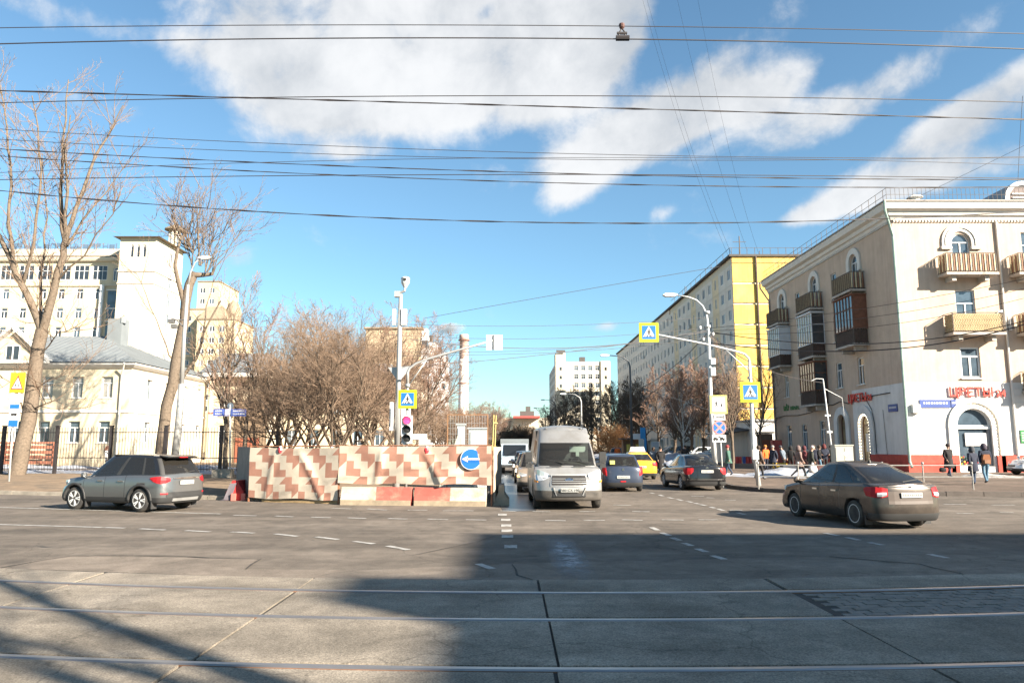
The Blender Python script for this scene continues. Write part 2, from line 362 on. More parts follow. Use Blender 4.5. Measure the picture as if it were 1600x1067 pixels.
def _tri(o): a = N_.new("ShaderNodeMath"); a.operation = 'SUBTRACT'; nt.links.new(o, a.inputs[0]); a.inputs[1].default_value = .5; b = N_.new("ShaderNodeMath"); b.operation = 'ABSOLUTE'; nt.links.new(a.outputs[0], b.inputs[0]); c = N_.new("ShaderNodeMath"); c.operation = 'MULTIPLY_ADD'; c.use_clamp = True; nt.links.new(b.outputs[0], c.inputs[0]); c.inputs[1].default_value = -2.6; c.inputs[2].default_value = 1.25; return c.outputs[0]
nz = N_.new("ShaderNodeTexNoise"); nz.inputs['Scale'].default_value = 4; nz.inputs['Detail'].default_value = 8; nz.inputs['Roughness'].default_value = .7; nt.links.new(tcs.outputs['Object'], nz.inputs['Vector'])
mrn = N_.new("ShaderNodeMapRange"); nt.links.new(nz.outputs['Fac'], mrn.inputs[0]); mrn.inputs[1].default_value = .34; mrn.inputs[2].default_value = .60
fac = _n('MULTIPLY', _n('MULTIPLY', _tri(sp_.outputs[0]), _tri(sp_.outputs[1])), mrn.outputs[0]); nt.links.new(fac, mxs.inputs[0]); nt.links.new(tr_.outputs[0], mxs.inputs[1]); nt.links.new(N_['Principled BSDF'].outputs[0], mxs.inputs[2]); nt.links.new(mxs.outputs[0], N_['Material Output'].inputs[0])

# painted dashes, each one its own piece
marks = tag(bpy.data.objects.new("road_markings", None), kind='structure'); COL.objects.link(marks)
def dash(x0, y0, x1, y1, w=.13):
    a = gpt(x0, y0); b = gpt(x1, y1); d = (b - a).normalized(); s = Vector((-d.y, d.x, 0)) * w / 2; mb = MB()
    k = max(1, int((b - a).length / 1.0)); z = .0085 if a.y > 12 else .0125
    vs = []
    for i in range(k + 1):
        p = a.lerp(b, i / k); j = rnd.uniform(-.012, .012)
        vs += [(p.x + s.x, p.y + s.y + j, z), (p.x - s.x, p.y - s.y + j, z)]
    mb.add(vs, [(2 * i, 2 * i + 1, 2 * i + 3, 2 * i + 2) for i in range(k)]); mb.build("lane_line" if k > 4 else "lane_dash", paint, marks)
for q in [(-120, 789, 345, 803), (-120, 816, 195, 825), (365, 805, 400, 806), (430, 806, 458, 807.5), (486, 808, 516, 809), (544, 809, 572, 810), (606, 810, 637, 811), (668, 811, 700, 812), (728, 812, 760, 812.5),
          (219, 826, 258, 828), (290, 829, 328, 831), (361, 831, 397, 833), (430, 834, 465, 838), (494, 839, 528, 843), (553, 846, 584, 850), (606, 853, 638, 859), (747, 881, 770, 889),
          (518, 794, 549, 795), (574, 795, 605, 797), (637, 797, 668, 797), (692, 798, 740, 798), (782, 798, 806, 799), (832, 799, 860, 799.5), (905, 799, 930, 799), (958, 789, 986, 789.5), (988, 799, 1015, 799.5),
          (852, 813, 884, 813.5), (912, 813, 945, 813), (972, 812, 1004, 813), (1034, 812, 1068, 812.5), (1092, 812, 1122, 812),
          (1080, 775, 1100, 775.5), (1104, 777.5, 1116, 778), (1132, 781, 1150, 781.5), (1140, 797, 1160, 797), (1172, 796, 1200, 796.5),
          (1016, 770, 1022, 771), (1030, 773, 1036, 775), (1044, 777, 1052, 779), (1058, 780, 1066, 782), (1073, 783, 1082, 785), (1086, 786, 1091, 787.5), (1094, 788, 1103, 790), (1110, 792, 1117, 794), (1122, 795, 1131, 798), (1152, 801, 1164, 804),
          (1018, 824, 1028, 828.5), (1034, 832.5, 1046, 837), (1050, 840, 1062, 844.5), (1068, 848.5, 1081, 853), (1089, 857.5, 1104, 862.5), (1113, 868, 1132, 874),
          (1289, 833, 1309, 837), (1322, 839.5, 1342, 844), (1358, 847.5, 1380, 852), (1452, 866, 1480, 872), (1475, 788, 1510, 788), (1550, 789, 1585, 789), (1495, 802, 1522, 802.5), (1562, 800.5, 1584, 801), (1440, 783, 1462, 783.5)]:
    dash(*q)
for x, y in ((785, 804), (790, 812), (791, 821), (792, 829), (793, 838), (798, 854)):
    p = gpt(x, y); mb = MB(); mb.box((p.x, p.y, .007), (.24, .42, .006)); mb.build("lane_dash", paint, marks)

# verge and pavements, a kerb stone at a time
def slab_poly(name, pts, z, m):
    mb = MB(); mb.prism(pts, -.03, z); return struct(name, mb, m)
VERGE = [(-70, 44.5), (-20.4, 29.0), (-9.4, 25.7), (-3.6, 24.2), (-2.4, 26), (-2.5, 60), (-2.8, 380), (-70, 380)]
slab_poly("verge", VERGE[::-1], .12, earth)
PAVE = [(10.4, 380), (10.3, 60), (10.0, 36), (9.6, 32.2), (10.2, 30.2), (11.4, 29.0), (16.2, 27.8), (24, 26.9), (70, 25), (70, 380)]
slab_poly("pavement", PAVE[::-1], .14, pavem)
def kerb(pts, z, m, step=1.0, w=.16):
    root = tag(bpy.data.objects.new("kerb", None), kind='structure'); COL.objects.link(root)
    for a, b in zip(pts[:-1], pts[1:]):
        a = Vector((*a, 0)); b = Vector((*b, 0)); L_ = (b - a).length; k = max(1, round(L_ / step)); d = (b - a) / k
        ang = math.atan2(d.y, d.x)
        for i in range(k):
            c = a + d * (i + .5); mb = MB(); h = z + rnd.uniform(.0, .025)
            mb.box((c.x + rnd.uniform(-.01, .01), c.y + rnd.uniform(-.012, .012), h / 2 - .01), (d.length - .025, w, h + .02), ang + rnd.uniform(-.008, .008)); mb.build("kerb_stone", m, root)
kerb([(-38, 34.5), (-20.4, 29.0), (-9.4, 25.7), (-3.6, 24.2), (-2.4, 26), (-2.5, 60)], .13, kerbm, 1.25)
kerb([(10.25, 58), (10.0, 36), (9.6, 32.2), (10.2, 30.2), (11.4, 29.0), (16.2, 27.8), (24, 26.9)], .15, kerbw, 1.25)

# snow banks
def bank(name, pts, w, h, m, seed, zb=.1):
    r_ = random.Random(seed); P = [Vector((*p, 0)) for p in pts]; Q = []
    for a, b in zip(P[:-1], P[1:]):
        k = max(1, int((b - a).length / .35)); Q += [a.lerp(b, i / k) for i in range(k)]
    Q.append(P[-1]); n = len(Q); c = 11; vs = []
    for i, p in enumerate(Q):
        d = (Q[min(i + 1, n - 1)] - Q[max(i - 1, 0)]).normalized(); s = Vector((-d.y, d.x, 0)); e = min(1, min(i, n - 1 - i) / 3)
        hh = h * (.55 + .45 * math.sin(i * .31 + seed) * math.sin(i * .13 + 1)) * e
        for j in range(c):
            t = j / (c - 1) * 2 - 1
            z = zb + max(0, hh * (1 - abs(t) ** 2.2) + r_.uniform(-.16, .16) * h * (1 - abs(t)) * e) - (.06 if abs(t) == 1 else 0)
            q = p + s * (t * w / 2 + r_.uniform(-.12, .12)) + d * r_.uniform(-.12, .12); vs.append((q.x, q.y, z))
    mb = MB(); mb.add(vs, [(i * c + j, (i + 1) * c + j, (i + 1) * c + j + 1, i * c + j + 1) for i in range(n - 1) for j in range(c - 1)])
    o = mb.build(name, m, None, True); o['kind'] = 'stuff'; return o
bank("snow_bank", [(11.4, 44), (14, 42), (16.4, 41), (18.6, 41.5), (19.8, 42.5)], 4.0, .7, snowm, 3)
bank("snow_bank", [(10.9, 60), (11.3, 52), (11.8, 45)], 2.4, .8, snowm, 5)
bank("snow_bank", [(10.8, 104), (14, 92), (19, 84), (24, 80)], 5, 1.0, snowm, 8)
bank("snow_bank", [(9.8, 62), (7.9, 72), (8.5, 98)], 2.2, .55, dsnow, 11, .0)
bank("snow_bank", [(25.3, 41.8), (29, 40.2), (33, 39.5), (38, 39.4)], 4.0, .45, dsnow, 21)
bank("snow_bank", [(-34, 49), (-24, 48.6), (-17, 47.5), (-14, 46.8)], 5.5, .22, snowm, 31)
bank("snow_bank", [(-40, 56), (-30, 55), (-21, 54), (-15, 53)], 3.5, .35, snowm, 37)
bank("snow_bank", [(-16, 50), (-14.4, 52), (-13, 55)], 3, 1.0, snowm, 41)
# ------------------------------------------------------------------ buildings
white_fr = mat("window_white", (.78, .78, .77), .5, var=.05)
brown_fr = mat("window_brown", (.12, .05, .03), .6, var=.2)
def glass(name, col, rough=.06, var=.5, sc=.7):
    return mat(name, col, rough, 0, var=var, scale=sc, spec=.9)
G_DARK = glass("glass_dark", (.035, .042, .05)); G_BLUE = glass("glass_blue", (.07, .10, .13)); G_PALE = glass("glass_curtain", (.30, .29, .27), .12, .3)
G_SKY = glass("glass_warm", (.32, .25, .15), .1, .4)
GL = [G_DARK, G_DARK, G_BLUE, G_BLUE, G_PALE]

class Fr:                                             # a facade: u along it to the viewer's right, d outwards
    def __init__(s, o, u): s.o = Vector((*o, 0)); s.u = Vector((*u, 0)).normalized(); s.n = Vector((s.u.y, -s.u.x, 0)); s.rz = math.atan2(s.u.y, s.u.x)
    def __call__(s, u, z, d=0.): return s.o + s.u * u + s.n * d + Vector((0, 0, z))
    def mat4(s, u, z, d=0.): return Matrix.Translation(s(u, z, d)) @ Matrix.Rotation(s.rz, 4, 'Z')

def wall(name, f, W, z0, z1, ops, m, parent, reveal=.16, u0=0., mesh_only=False):
    us = sorted({u0, W} | {round(o[0] - o[2] / 2, 4) for o in ops} | {round(o[0] + o[2] / 2, 4) for o in ops})
    zs = sorted({z0, z1} | {round(o[1], 4) for o in ops} | {round(o[1] + o[3], 4) for o in ops})
    us = [u for u in us if u0 - 1e-6 <= u <= W + 1e-6]; zs = [z for z in zs if z0 - 1e-6 <= z <= z1 + 1e-6]
    mb = MB(); hole = set()
    for o in ops:
        i0 = us.index(min(us, key=lambda a: abs(a - (o[0] - o[2] / 2)))); i1 = us.index(min(us, key=lambda a: abs(a - (o[0] + o[2] / 2))))
        j0 = zs.index(min(zs, key=lambda a: abs(a - o[1]))); j1 = zs.index(min(zs, key=lambda a: abs(a - o[1] - o[3])))
        for i in range(i0, i1):
            for j in range(j0, j1): hole.add((i, j))
    for i in range(len(us) - 1):
        j = 0
        while j < len(zs) - 1:
            if (i, j) in hole: j += 1; continue
            k = j
            while k < len(zs) - 1 and (i, k) not in hole: k += 1
            mb.quad(f(us[i], zs[j]), f(us[i + 1], zs[j]), f(us[i + 1], zs[k]), f(us[i], zs[k])); j = k
    for o in ops:
        uc, zb, w, h = o[:4]; arch = len(o) > 4 and o[4]
        out = [(uc - w / 2, zb), (uc + w / 2, zb)]
        if arch:
            r = w / 2; zc = zb + h - r; n = 12
            arc = [(uc + r * math.cos(math.pi * k / n), zc + r * math.sin(math.pi * k / n)) for k in range(n + 1)]
            out += arc
            for k in range(n):
                c = (uc + w / 2, zb + h) if k < n / 2 else (uc - w / 2, zb + h)
                mb.add([f(*arc[k]), f(*c), f(*arc[k + 1])], [(0, 1, 2)])
        else: out += [(uc + w / 2, zb + h), (uc - w / 2, zb + h)]
        n = len(out)
        for k in range(n):
            a, b = out[k], out[(k + 1) % n]
            mb.quad(f(*a), f(*a, -reveal), f(*b, -reveal), f(*b))
    return mb.mesh(name, m) if mesh_only else mb.build(name, m, parent)

WC = {}
def win_mesh(w, h, arch, style, fm, gm, bar=.07):
    k = (round(w, 2), round(h, 2), arch, style, fm.name, gm.name)
    if k in WC: return WC[k]
    f = MB(); dp = .06
    def bar_(x0, z0, x1, z1, b=bar): f.beam((x0, 0, z0), (x1, 0, z1), dp, b)
    def vbar(x, z0, z1, b=bar): f.box((x, 0, (z0 + z1) / 2), (b, dp, z1 - z0))
    def hbar(x0, x1, z, b=bar): f.box(((x0 + x1) / 2, .003, z), (x1 - x0, dp, b))
    W2 = w / 2 - bar / 2; top = h - (w / 2 if arch else bar / 2)
    vbar(-W2, 0, h - (w / 2 if arch else 0)); vbar(W2, 0, h - (w / 2 if arch else 0)); hbar(-w / 2 + bar, w / 2 - bar, bar / 2)
    if arch:
        r = w / 2 - bar / 2; zc = h - w / 2
        for i in range(10): bar_(r * math.cos(math.pi * i / 10), zc + r * math.sin(math.pi * i / 10), r * math.cos(math.pi * (i + 1) / 10), zc + r * math.sin(math.pi * (i + 1) / 10))
        hbar(-w / 2 + bar, w / 2 - bar, zc)
    else: hbar(-w / 2 + bar, w / 2 - bar, h - bar / 2)
    if style == 'T': zt = (h - w / 2) if arch else h * .7; vbar(0, bar, zt - bar / 2, bar * 1.1); (None if arch else hbar(-w / 2 + bar, w / 2 - bar, zt))
    elif style == 'H': vbar(0, bar, top - bar / 2)
    elif style == 'F': vbar(-w / 6, bar, top - bar / 2, bar * .8); vbar(w / 6, bar, top - bar / 2, bar * .8); hbar(-w / 2 + bar, w / 2 - bar, h * .72, bar * .8)
    elif style == 'G':
        n = max(2, round(w / .75)); [vbar(-w / 2 + w * i / n, bar, top - bar / 2, bar * .8) for i in range(1, n)]; hbar(-w / 2 + bar, w / 2 - bar, h * .62, bar * .8)
    p = MB()
    if arch:
        r = w / 2 - .02; zc = h - w / 2
        p.add([(-r, .02, .02), (r, .02, .02)] + [(r * math.cos(math.pi * i / 12), .02, zc + r * math.sin(math.pi * i / 12)) for i in range(13)], [tuple(range(15))])
    else: p.quad((-w / 2 + .02, .02, .02), (w / 2 - .02, .02, .02), (w / 2 - .02, .02, h - .02), (-w / 2 + .02, .02, h - .02))
    WC[k] = (f.mesh("window_frame", fm), p.mesh("pane", gm)); return WC[k]
def windows(f, ops, parent, style='T', fm=None, depth=.12, gl=None, bar=.07, sill=None):
    for o in ops:
        fmesh, pmesh = win_mesh(o[2], o[3], len(o) > 4 and bool(o[4]), style, fm or white_fr, rnd.choice(gl or GL), bar)
        wo = link("window", fmesh, parent, M=f.mat4(o[0], o[1], -depth)); link("pane", pmesh, wo)
        if sill is not None:
            mb = MB(); mb.box((0, -.15, -.05), (o[2] + .2, .2, .06)); mb.build("sill", sill, wo)

def sweep(mb, path, prof, mi=0):                      # L-shaped moulding; path in plan with outward side to the right of travel
    P = [Vector((*p, 0)) for p in path]; n = len(P); rows = []
    for i, p in enumerate(P):
        ds = []
        if i > 0: ds.append((P[i] - P[i - 1]).normalized())
        if i < n - 1: ds.append((P[i + 1] - P[i]).normalized())
        ns = [Vector((d.y, -d.x, 0)) for d in ds]
        off = ns[0] if len(ns) == 1 else (ns[0] + ns[1]) / (1 + ns[0].dot(ns[1]))
        rows.append([p + off * d + Vector((0, 0, z)) for d, z in prof])
    k = len(prof)
    mb.add([v for r_ in rows for v in r_], [(i * k + j, (i + 1) * k + j, (i + 1) * k + (j + 1) % k, i * k + (j + 1) % k) for i in range(n - 1) for j in range(k)] + [tuple(range(k)), tuple((n - 1) * k + j for j in range(k - 1, -1, -1))], mi)
def arch_ring(mb, f, uc, z0, zs, ri, ro, d0, d1, mi=0, n=14):
    prof_in = [(uc - ri, z0)] + [(uc - ri * math.cos(math.pi * i / n), zs + ri * math.sin(math.pi * i / n)) for i in range(n + 1)] + [(uc + ri, z0)]
    prof_out = [(uc - ro, z0)] + [(uc - ro * math.cos(math.pi * i / n), zs + ro * math.sin(math.pi * i / n)) for i in range(n + 1)] + [(uc + ro, z0)]
    k = len(prof_in)
    vs = [f(u, z, d) for d in (d0, d1) for pr in (prof_in, prof_out) for u, z in pr]
    fs = []
    for i in range(k - 1):
        fs += [(2 * k + i, 2 * k + i + 1, 3 * k + i + 1, 3 * k + i), (i, 2 * k + i, 2 * k + i + 1, i + 1), (k + i, k + i + 1, 3 * k + i + 1, 3 * k + i)]
    mb.add(vs, fs, mi)
def fbox(mb, f, u0, u1, z0, z1, d0, d1, mi=0):
    vs = [f(u, z, d) for u in (u0, u1) for d in (d0, d1) for z in (z0, z1)]
    mb.add(vs, [(0, 1, 3, 2), (4, 6, 7, 5), (0, 4, 5, 1), (2, 3, 7, 6), (0, 2, 6, 4), (1, 5, 7, 3)], mi)

# --- beige corner house with the flower shop
stucco = mat("beige_stucco", streak=.16, col=(.60, .46, .355), rough=.9, var=.07, scale=1.1, bump=.15, bscale=25, dirt=(.51, .385, .295), dscale=.5, dlo=.5, dhi=.72)
whitewash = mat("whitewash", streak=.14, col=(.74, .72, .69), rough=.85, var=.06, scale=1, dirt=(.60, .575, .54), dscale=.8, dlo=.5, dhi=.75)
redplinth = mat("red_plinth", (.50, .075, .05), .8, var=.22, scale=3, bump=.3, dirt=(.36, .055, .04), dscale=2, dlo=.5, dhi=.7)
trim = mat("white_trim", (.70, .665, .61), .8, var=.08, scale=2)
zinc = mat("zinc_roof", (.34, .35, .36), .55, .3, var=.15, scale=1)
iron = mat("dark_iron", (.10, .075, .06), .7, var=.3, scale=5)
yel = mat("balcony_slat_yellow", (.72, .60, .38), .8, var=.2, scale=3); brn = mat("balcony_slat_brown", (.28, .145, .085), .8, var=.3, scale=3)
slabc = mat("balcony_slab", (.50, .45, .40), .9, var=.2, scale=3, dirt=(.25, .2, .16), dscale=2)
wood = mat("glazing_brown", (.20, .085, .05), .75, var=.3, scale=4); pvc = mat("glazing_white", (.70, .71, .74), .5, var=.06)
greensign = mat("sign_green", (.02, .25, .06), .6); redletter = mat("letter_red", (.72, .05, .03), .5, var=.08); bluesign = mat("sign_blue", (.05, .10, .36), .5, var=.1); whitep = mat("sign_white", (.80, .80, .80), .5, var=.03)
blackp = mat("print_black", (.02, .02, .02), .6, var=0)
bulbm = mat("lit_bulb", (1.0, .86, .62), .4, var=0, emit=1.6)
cable = mat("cable_black", (.015, .014, .014), .6, var=0)

bx, by = 25.8, 48.0
house = thing("corner_house", "beige four storey corner house with arched windows, balconies and a red lettered flower shop", "building", (bx, by, .1))
fl = Fr((0, 24), (0, -1)); ff = Fr((0, 0), (1, 0)); FW = 20.0
ZT = 17.0
lcol = [3.6, 7.2, 11.0, 14.7, 18.3]; fcol = [4.55, 9.35, 14.1]
lo = [(c, 13.1, 1.15, 2.85, 1) if i % 2 == 0 else (c, 13.2, .95, 2.2) for i, c in enumerate(lcol)] \
   + [(c, 9.1, 1.05, 2.8) if i % 2 == 0 else (c, 9.9, .95, 2.0) for i, c in enumerate(lcol)] \
   + [(c, 6.2, 1.0, 2.0) if i != 2 else (c, 5.2, 1.05, 2.8) for i, c in enumerate(lcol)]
fo = [(fcol[0], 13.1, 1.2, 2.85, 1), (fcol[1], 13.1, 1.3, 2.95), (fcol[2], 13.1, 1.2, 2.85, 1)] + [(c, 9.1, 1.3, 2.95) for c in fcol] + [(c, 6.15, 1.3, 2.05) for c in fcol]
wall("wall", fl, 24, 5.85, ZT, lo, stucco, house); wall("wall", ff, FW, 5.85, ZT, fo, stucco, house)
glo = [(3.6, 1.3, 1.15, 2.3), (7.2, 1.3, 1.15, 2.3), (11.0, 1.3, 1.15, 2.5), (14.7, 1.1, 1.35, 3.0, 1), (18.3, .25, 1.6, 3.75, 1)]
gfo = [(4.45, .4, 2.25, 3.75, 1), (9.2, 1.1, 1.5, 2.2), (14.0, .4, 2.25, 3.75, 1)]
wall("ground_floor_wall", fl, 16.6, 0, 5.85, glo[:4], stucco, house, .3); wall("ground_floor_wall", fl, 24, 0, 5.85, glo[4:], whitewash, house, .3, u0=16.6)
wall("ground_floor_wall", ff, FW, 0, 5.85, gfo, whitewash, house, .35)
windows(fl, [o for o in lo if len(o) > 4], house, 'T', gl=[G_BLUE, G_DARK], bar=.06); windows(fl, [o for o in lo if len(o) == 4], house, 'T', sill=trim)
windows(ff, fo[:6], house, 'T', gl=[G_BLUE]); windows(ff, fo[6:], house, 'T', gl=[G_DARK, G_BLUE], bar=.11, sill=trim)
windows(fl, glo[:3], house, 'T', gl=[G_BLUE, G_DARK]); windows(fl, glo[3:4], house, 'T', fm=brown_fr, depth=.25, gl=[G_SKY]); windows(fl, glo[4:], house, 'H', fm=brown_fr, depth=.25, gl=[G_SKY])
windows(ff, gfo[:1] + gfo[2:], house, 'N', depth=.3, gl=[G_BLUE], fm=white_fr); windows(ff, gfo[1:2], house, 'T')
mb = MB(); path = [(0, 24), (0, 0), (FW, 0)]
sweep(mb, path, [(0, ZT - .1), (.1, ZT - .1), (.16, ZT + .1), (.3, ZT + .18), (.34, ZT + .42), (.62, ZT + .55), (.7, ZT + .86), (.7, ZT + 1.0), (0, ZT + 1.05)]); mb.build("cornice", trim, house)
mb = MB()
for i in range(92): fbox(mb, ff, .1 + i * .216, .21 + i * .216, ZT - .24, ZT - .11, .0, .1)
for i in range(110): fbox(mb, fl, .1 + i * .216, .21 + i * .216, ZT - .24, ZT - .11, .0, .1)
o = mb.build("dentil", trim, house); o['kind'] = 'stuff'
mb = MB()
for a, b in ((0, 16.05),): sweep(mb, [(0, 24), (0, 24 - 13.9)], [(0, .0), (.1, .0), (.1, 1.1), (0, 1.13)])
sweep(mb, [(0, 4.85), (0, 0), (3.2, 0)], [(0, .0), (.12, .0), (.12, .55), (.15, .6), (.15, 1.1), (0, 1.15)]); sweep(mb, [(5.7, 0), (FW, 0)], [(0, .0), (.12, .0), (.12, 1.1), (0, 1.13)])
mb.build("plinth", redplinth, house)
mb = MB(); e = ZT + 1.06
mb.add([(-.72, 24, e), (-.72, -.72, e), (FW, -.72, e), (FW, 24, e), (6, 18, e + 2.3), (6, 6, e + 2.3), (FW, 6, e + 2.3), (FW, 18, e + 2.3)], [(0, 1, 5, 4), (1, 2, 6, 5), (4, 5, 6, 7), (3, 0, 4, 7), (2, 3, 7, 6)]); mb.build("roof", zinc, house)
mb = MB(); sweep(mb, path, [(.72, ZT + 1.0), (.78, ZT + 1.0), (.78, ZT + 1.09), (.72, ZT + 1.09)]); mb.build("eaves_edge", mat("eaves_metal", (.25, .22, .2), .6, .3), house)
mb = MB(); rp = [(-.45, 24), (-.45, -.45), (FW, -.45)]
for z in (.5, .95): mb.tube([(x, y, e + z) for x, y in rp], .018, 4)
for i in range(25): mb.beam((-.45, 24 - i, e), (-.45, 24 - i, e + .95), .025, .025)
for i in range(68): mb.beam((-.45 + i * .3, -.45, e), (-.45 + i * .3, -.45, e + .95), .018, .018)
mb.build("roof_railing", iron, house)
mb = MB(); mb.lathe([(.34, 0), (.3, .5), (.3, .62), (.55, .66), (.5, .72), (.02, .95)], 10, (2.4, 1.2, e + .15)); mb.build("roof_vent", trim, house)
mb = MB()                                             # round dormer on the roof
fd = Fr((9.0, 1.6), (1, 0)); arch_ring(mb, fd, 1.3, e, e + .9, 1.0, 1.3, -3.5, 0.05)
dm = mb.build("dormer", zinc, house)
mb = MB(); pr = [(1.3 - 1.0 * math.cos(math.pi * i / 12), e + .9 + math.sin(math.pi * i / 12)) for i in range(13)]
mb.add([fd(2.3, e - .2, -.06), fd(.3, e - .2, -.06)] + [fd(u, z, -.06) for u, z in pr], [tuple(range(15))]); mb.build("dormer_face", mat("dormer_dark", (.20, .16, .15), .8), dm)
mb = MB(); [fbox(mb, fd, .55, 2.05, e + .1 + .28 * i, e + .2 + .28 * i, -.05, .03) for i in range(5)]; mb.build("louvre", trim, dm)
# arched surrounds
for c in (fcol[0], fcol[2]):
    mb = MB()
    for ri, ro, d in ((.72, .92, .10), (.95, 1.08, .16), (1.12, 1.28, .11)): arch_ring(mb, ff, c, 15.05, 15.38, ri, ro, 0, d)
    fbox(mb, ff, c - 1.36, c - .66, 14.86, 15.04, .0, .18); fbox(mb, ff, c + .66, c + 1.36, 14.86, 15.04, 0, .18); mb.build("window_surround", trim, house)
for c in (3.6, 11.0, 18.3): mb = MB(); arch_ring(mb, fl, c, 14.6, 15.38, .66, 1.1, 0, .12); mb.build("window_surround", trim, house)
for f_, u_, zs_, ri, ro in ((ff, 4.45, 3.02, 1.5, 1.78), (ff, 14.0, 3.02, 1.5, 1.78), (fl, 14.7, 3.42, .72, 1.3), (fl, 18.3, 3.2, .85, 1.45)): mb = MB(); arch_ring(mb, f_, u_, .0, zs_, ri, ro, 0, .12); mb.build("shop_arch", whitewash, house)
for f_, uc, z0, zs, r_, nb, dd in ((ff, 4.45, .9, 3.02, 1.3, 40, .04), (fl, 18.3, .8, 3.2, .76, 34, .04)):
    mb = MB(); tot = 2 * (zs - z0) + math.pi * r_
    for i in range(nb):
        s = tot * i / (nb - 1)
        if s < zs - z0: u, z = uc - r_, z0 + s
        elif s < zs - z0 + math.pi * r_: a = (s - (zs - z0)) / r_; u, z = uc - r_ * math.cos(a), zs + r_ * math.sin(a)
        else: u, z = uc + r_, zs - (s - (zs - z0) - math.pi * r_)
        c = f_(u, z, dd); mb.box(c, (.075, .075, .075), .4)
    o = mb.build("light_string", bulbm, house); o['kind'] = 'stuff'
# shop door, its transom, poster and flowers
mb = MB(); fbox(mb, ff, 3.36, 5.54, 2.82, 2.95, -.27, -.15); dr = mb.build("transom_bar", white_fr, house)
mb = MB(); fbox(mb, ff, 3.9, 5.35, 1.72, 2.55, -.26, -.22); mb.build("window_poster", whitep, house)
mb = MB(); fbox(mb, ff, 5.36, 5.52, .42, 2.8, -.28, -.16); fbox(mb, ff, 4.3, 4.4, .42, 1.7, -.28, -.2); mb.build("shop_door", mat("door_grey", (.22, .22, .23), .5), house)
mb = MB()
for i in range(26): c = ff(rnd.uniform(3.5, 4.6), rnd.uniform(.5, 1.0), -.22); mb.box(c, (.12, .06, .12), rnd.random(), i % 3)
o = mb.build("flowers_in_window", [mat("flower_red", (.6, .06, .08)), mat("flower_yellow", (.7, .4, .05)), mat("flower_green", (.06, .2, .05))], house); o['kind'] = 'stuff'
mb = MB(); fbox(mb, fl, 17.95, 18.85, 1.3, 2.6, -.24, -.2); mb.build("window_poster", whitep, house)
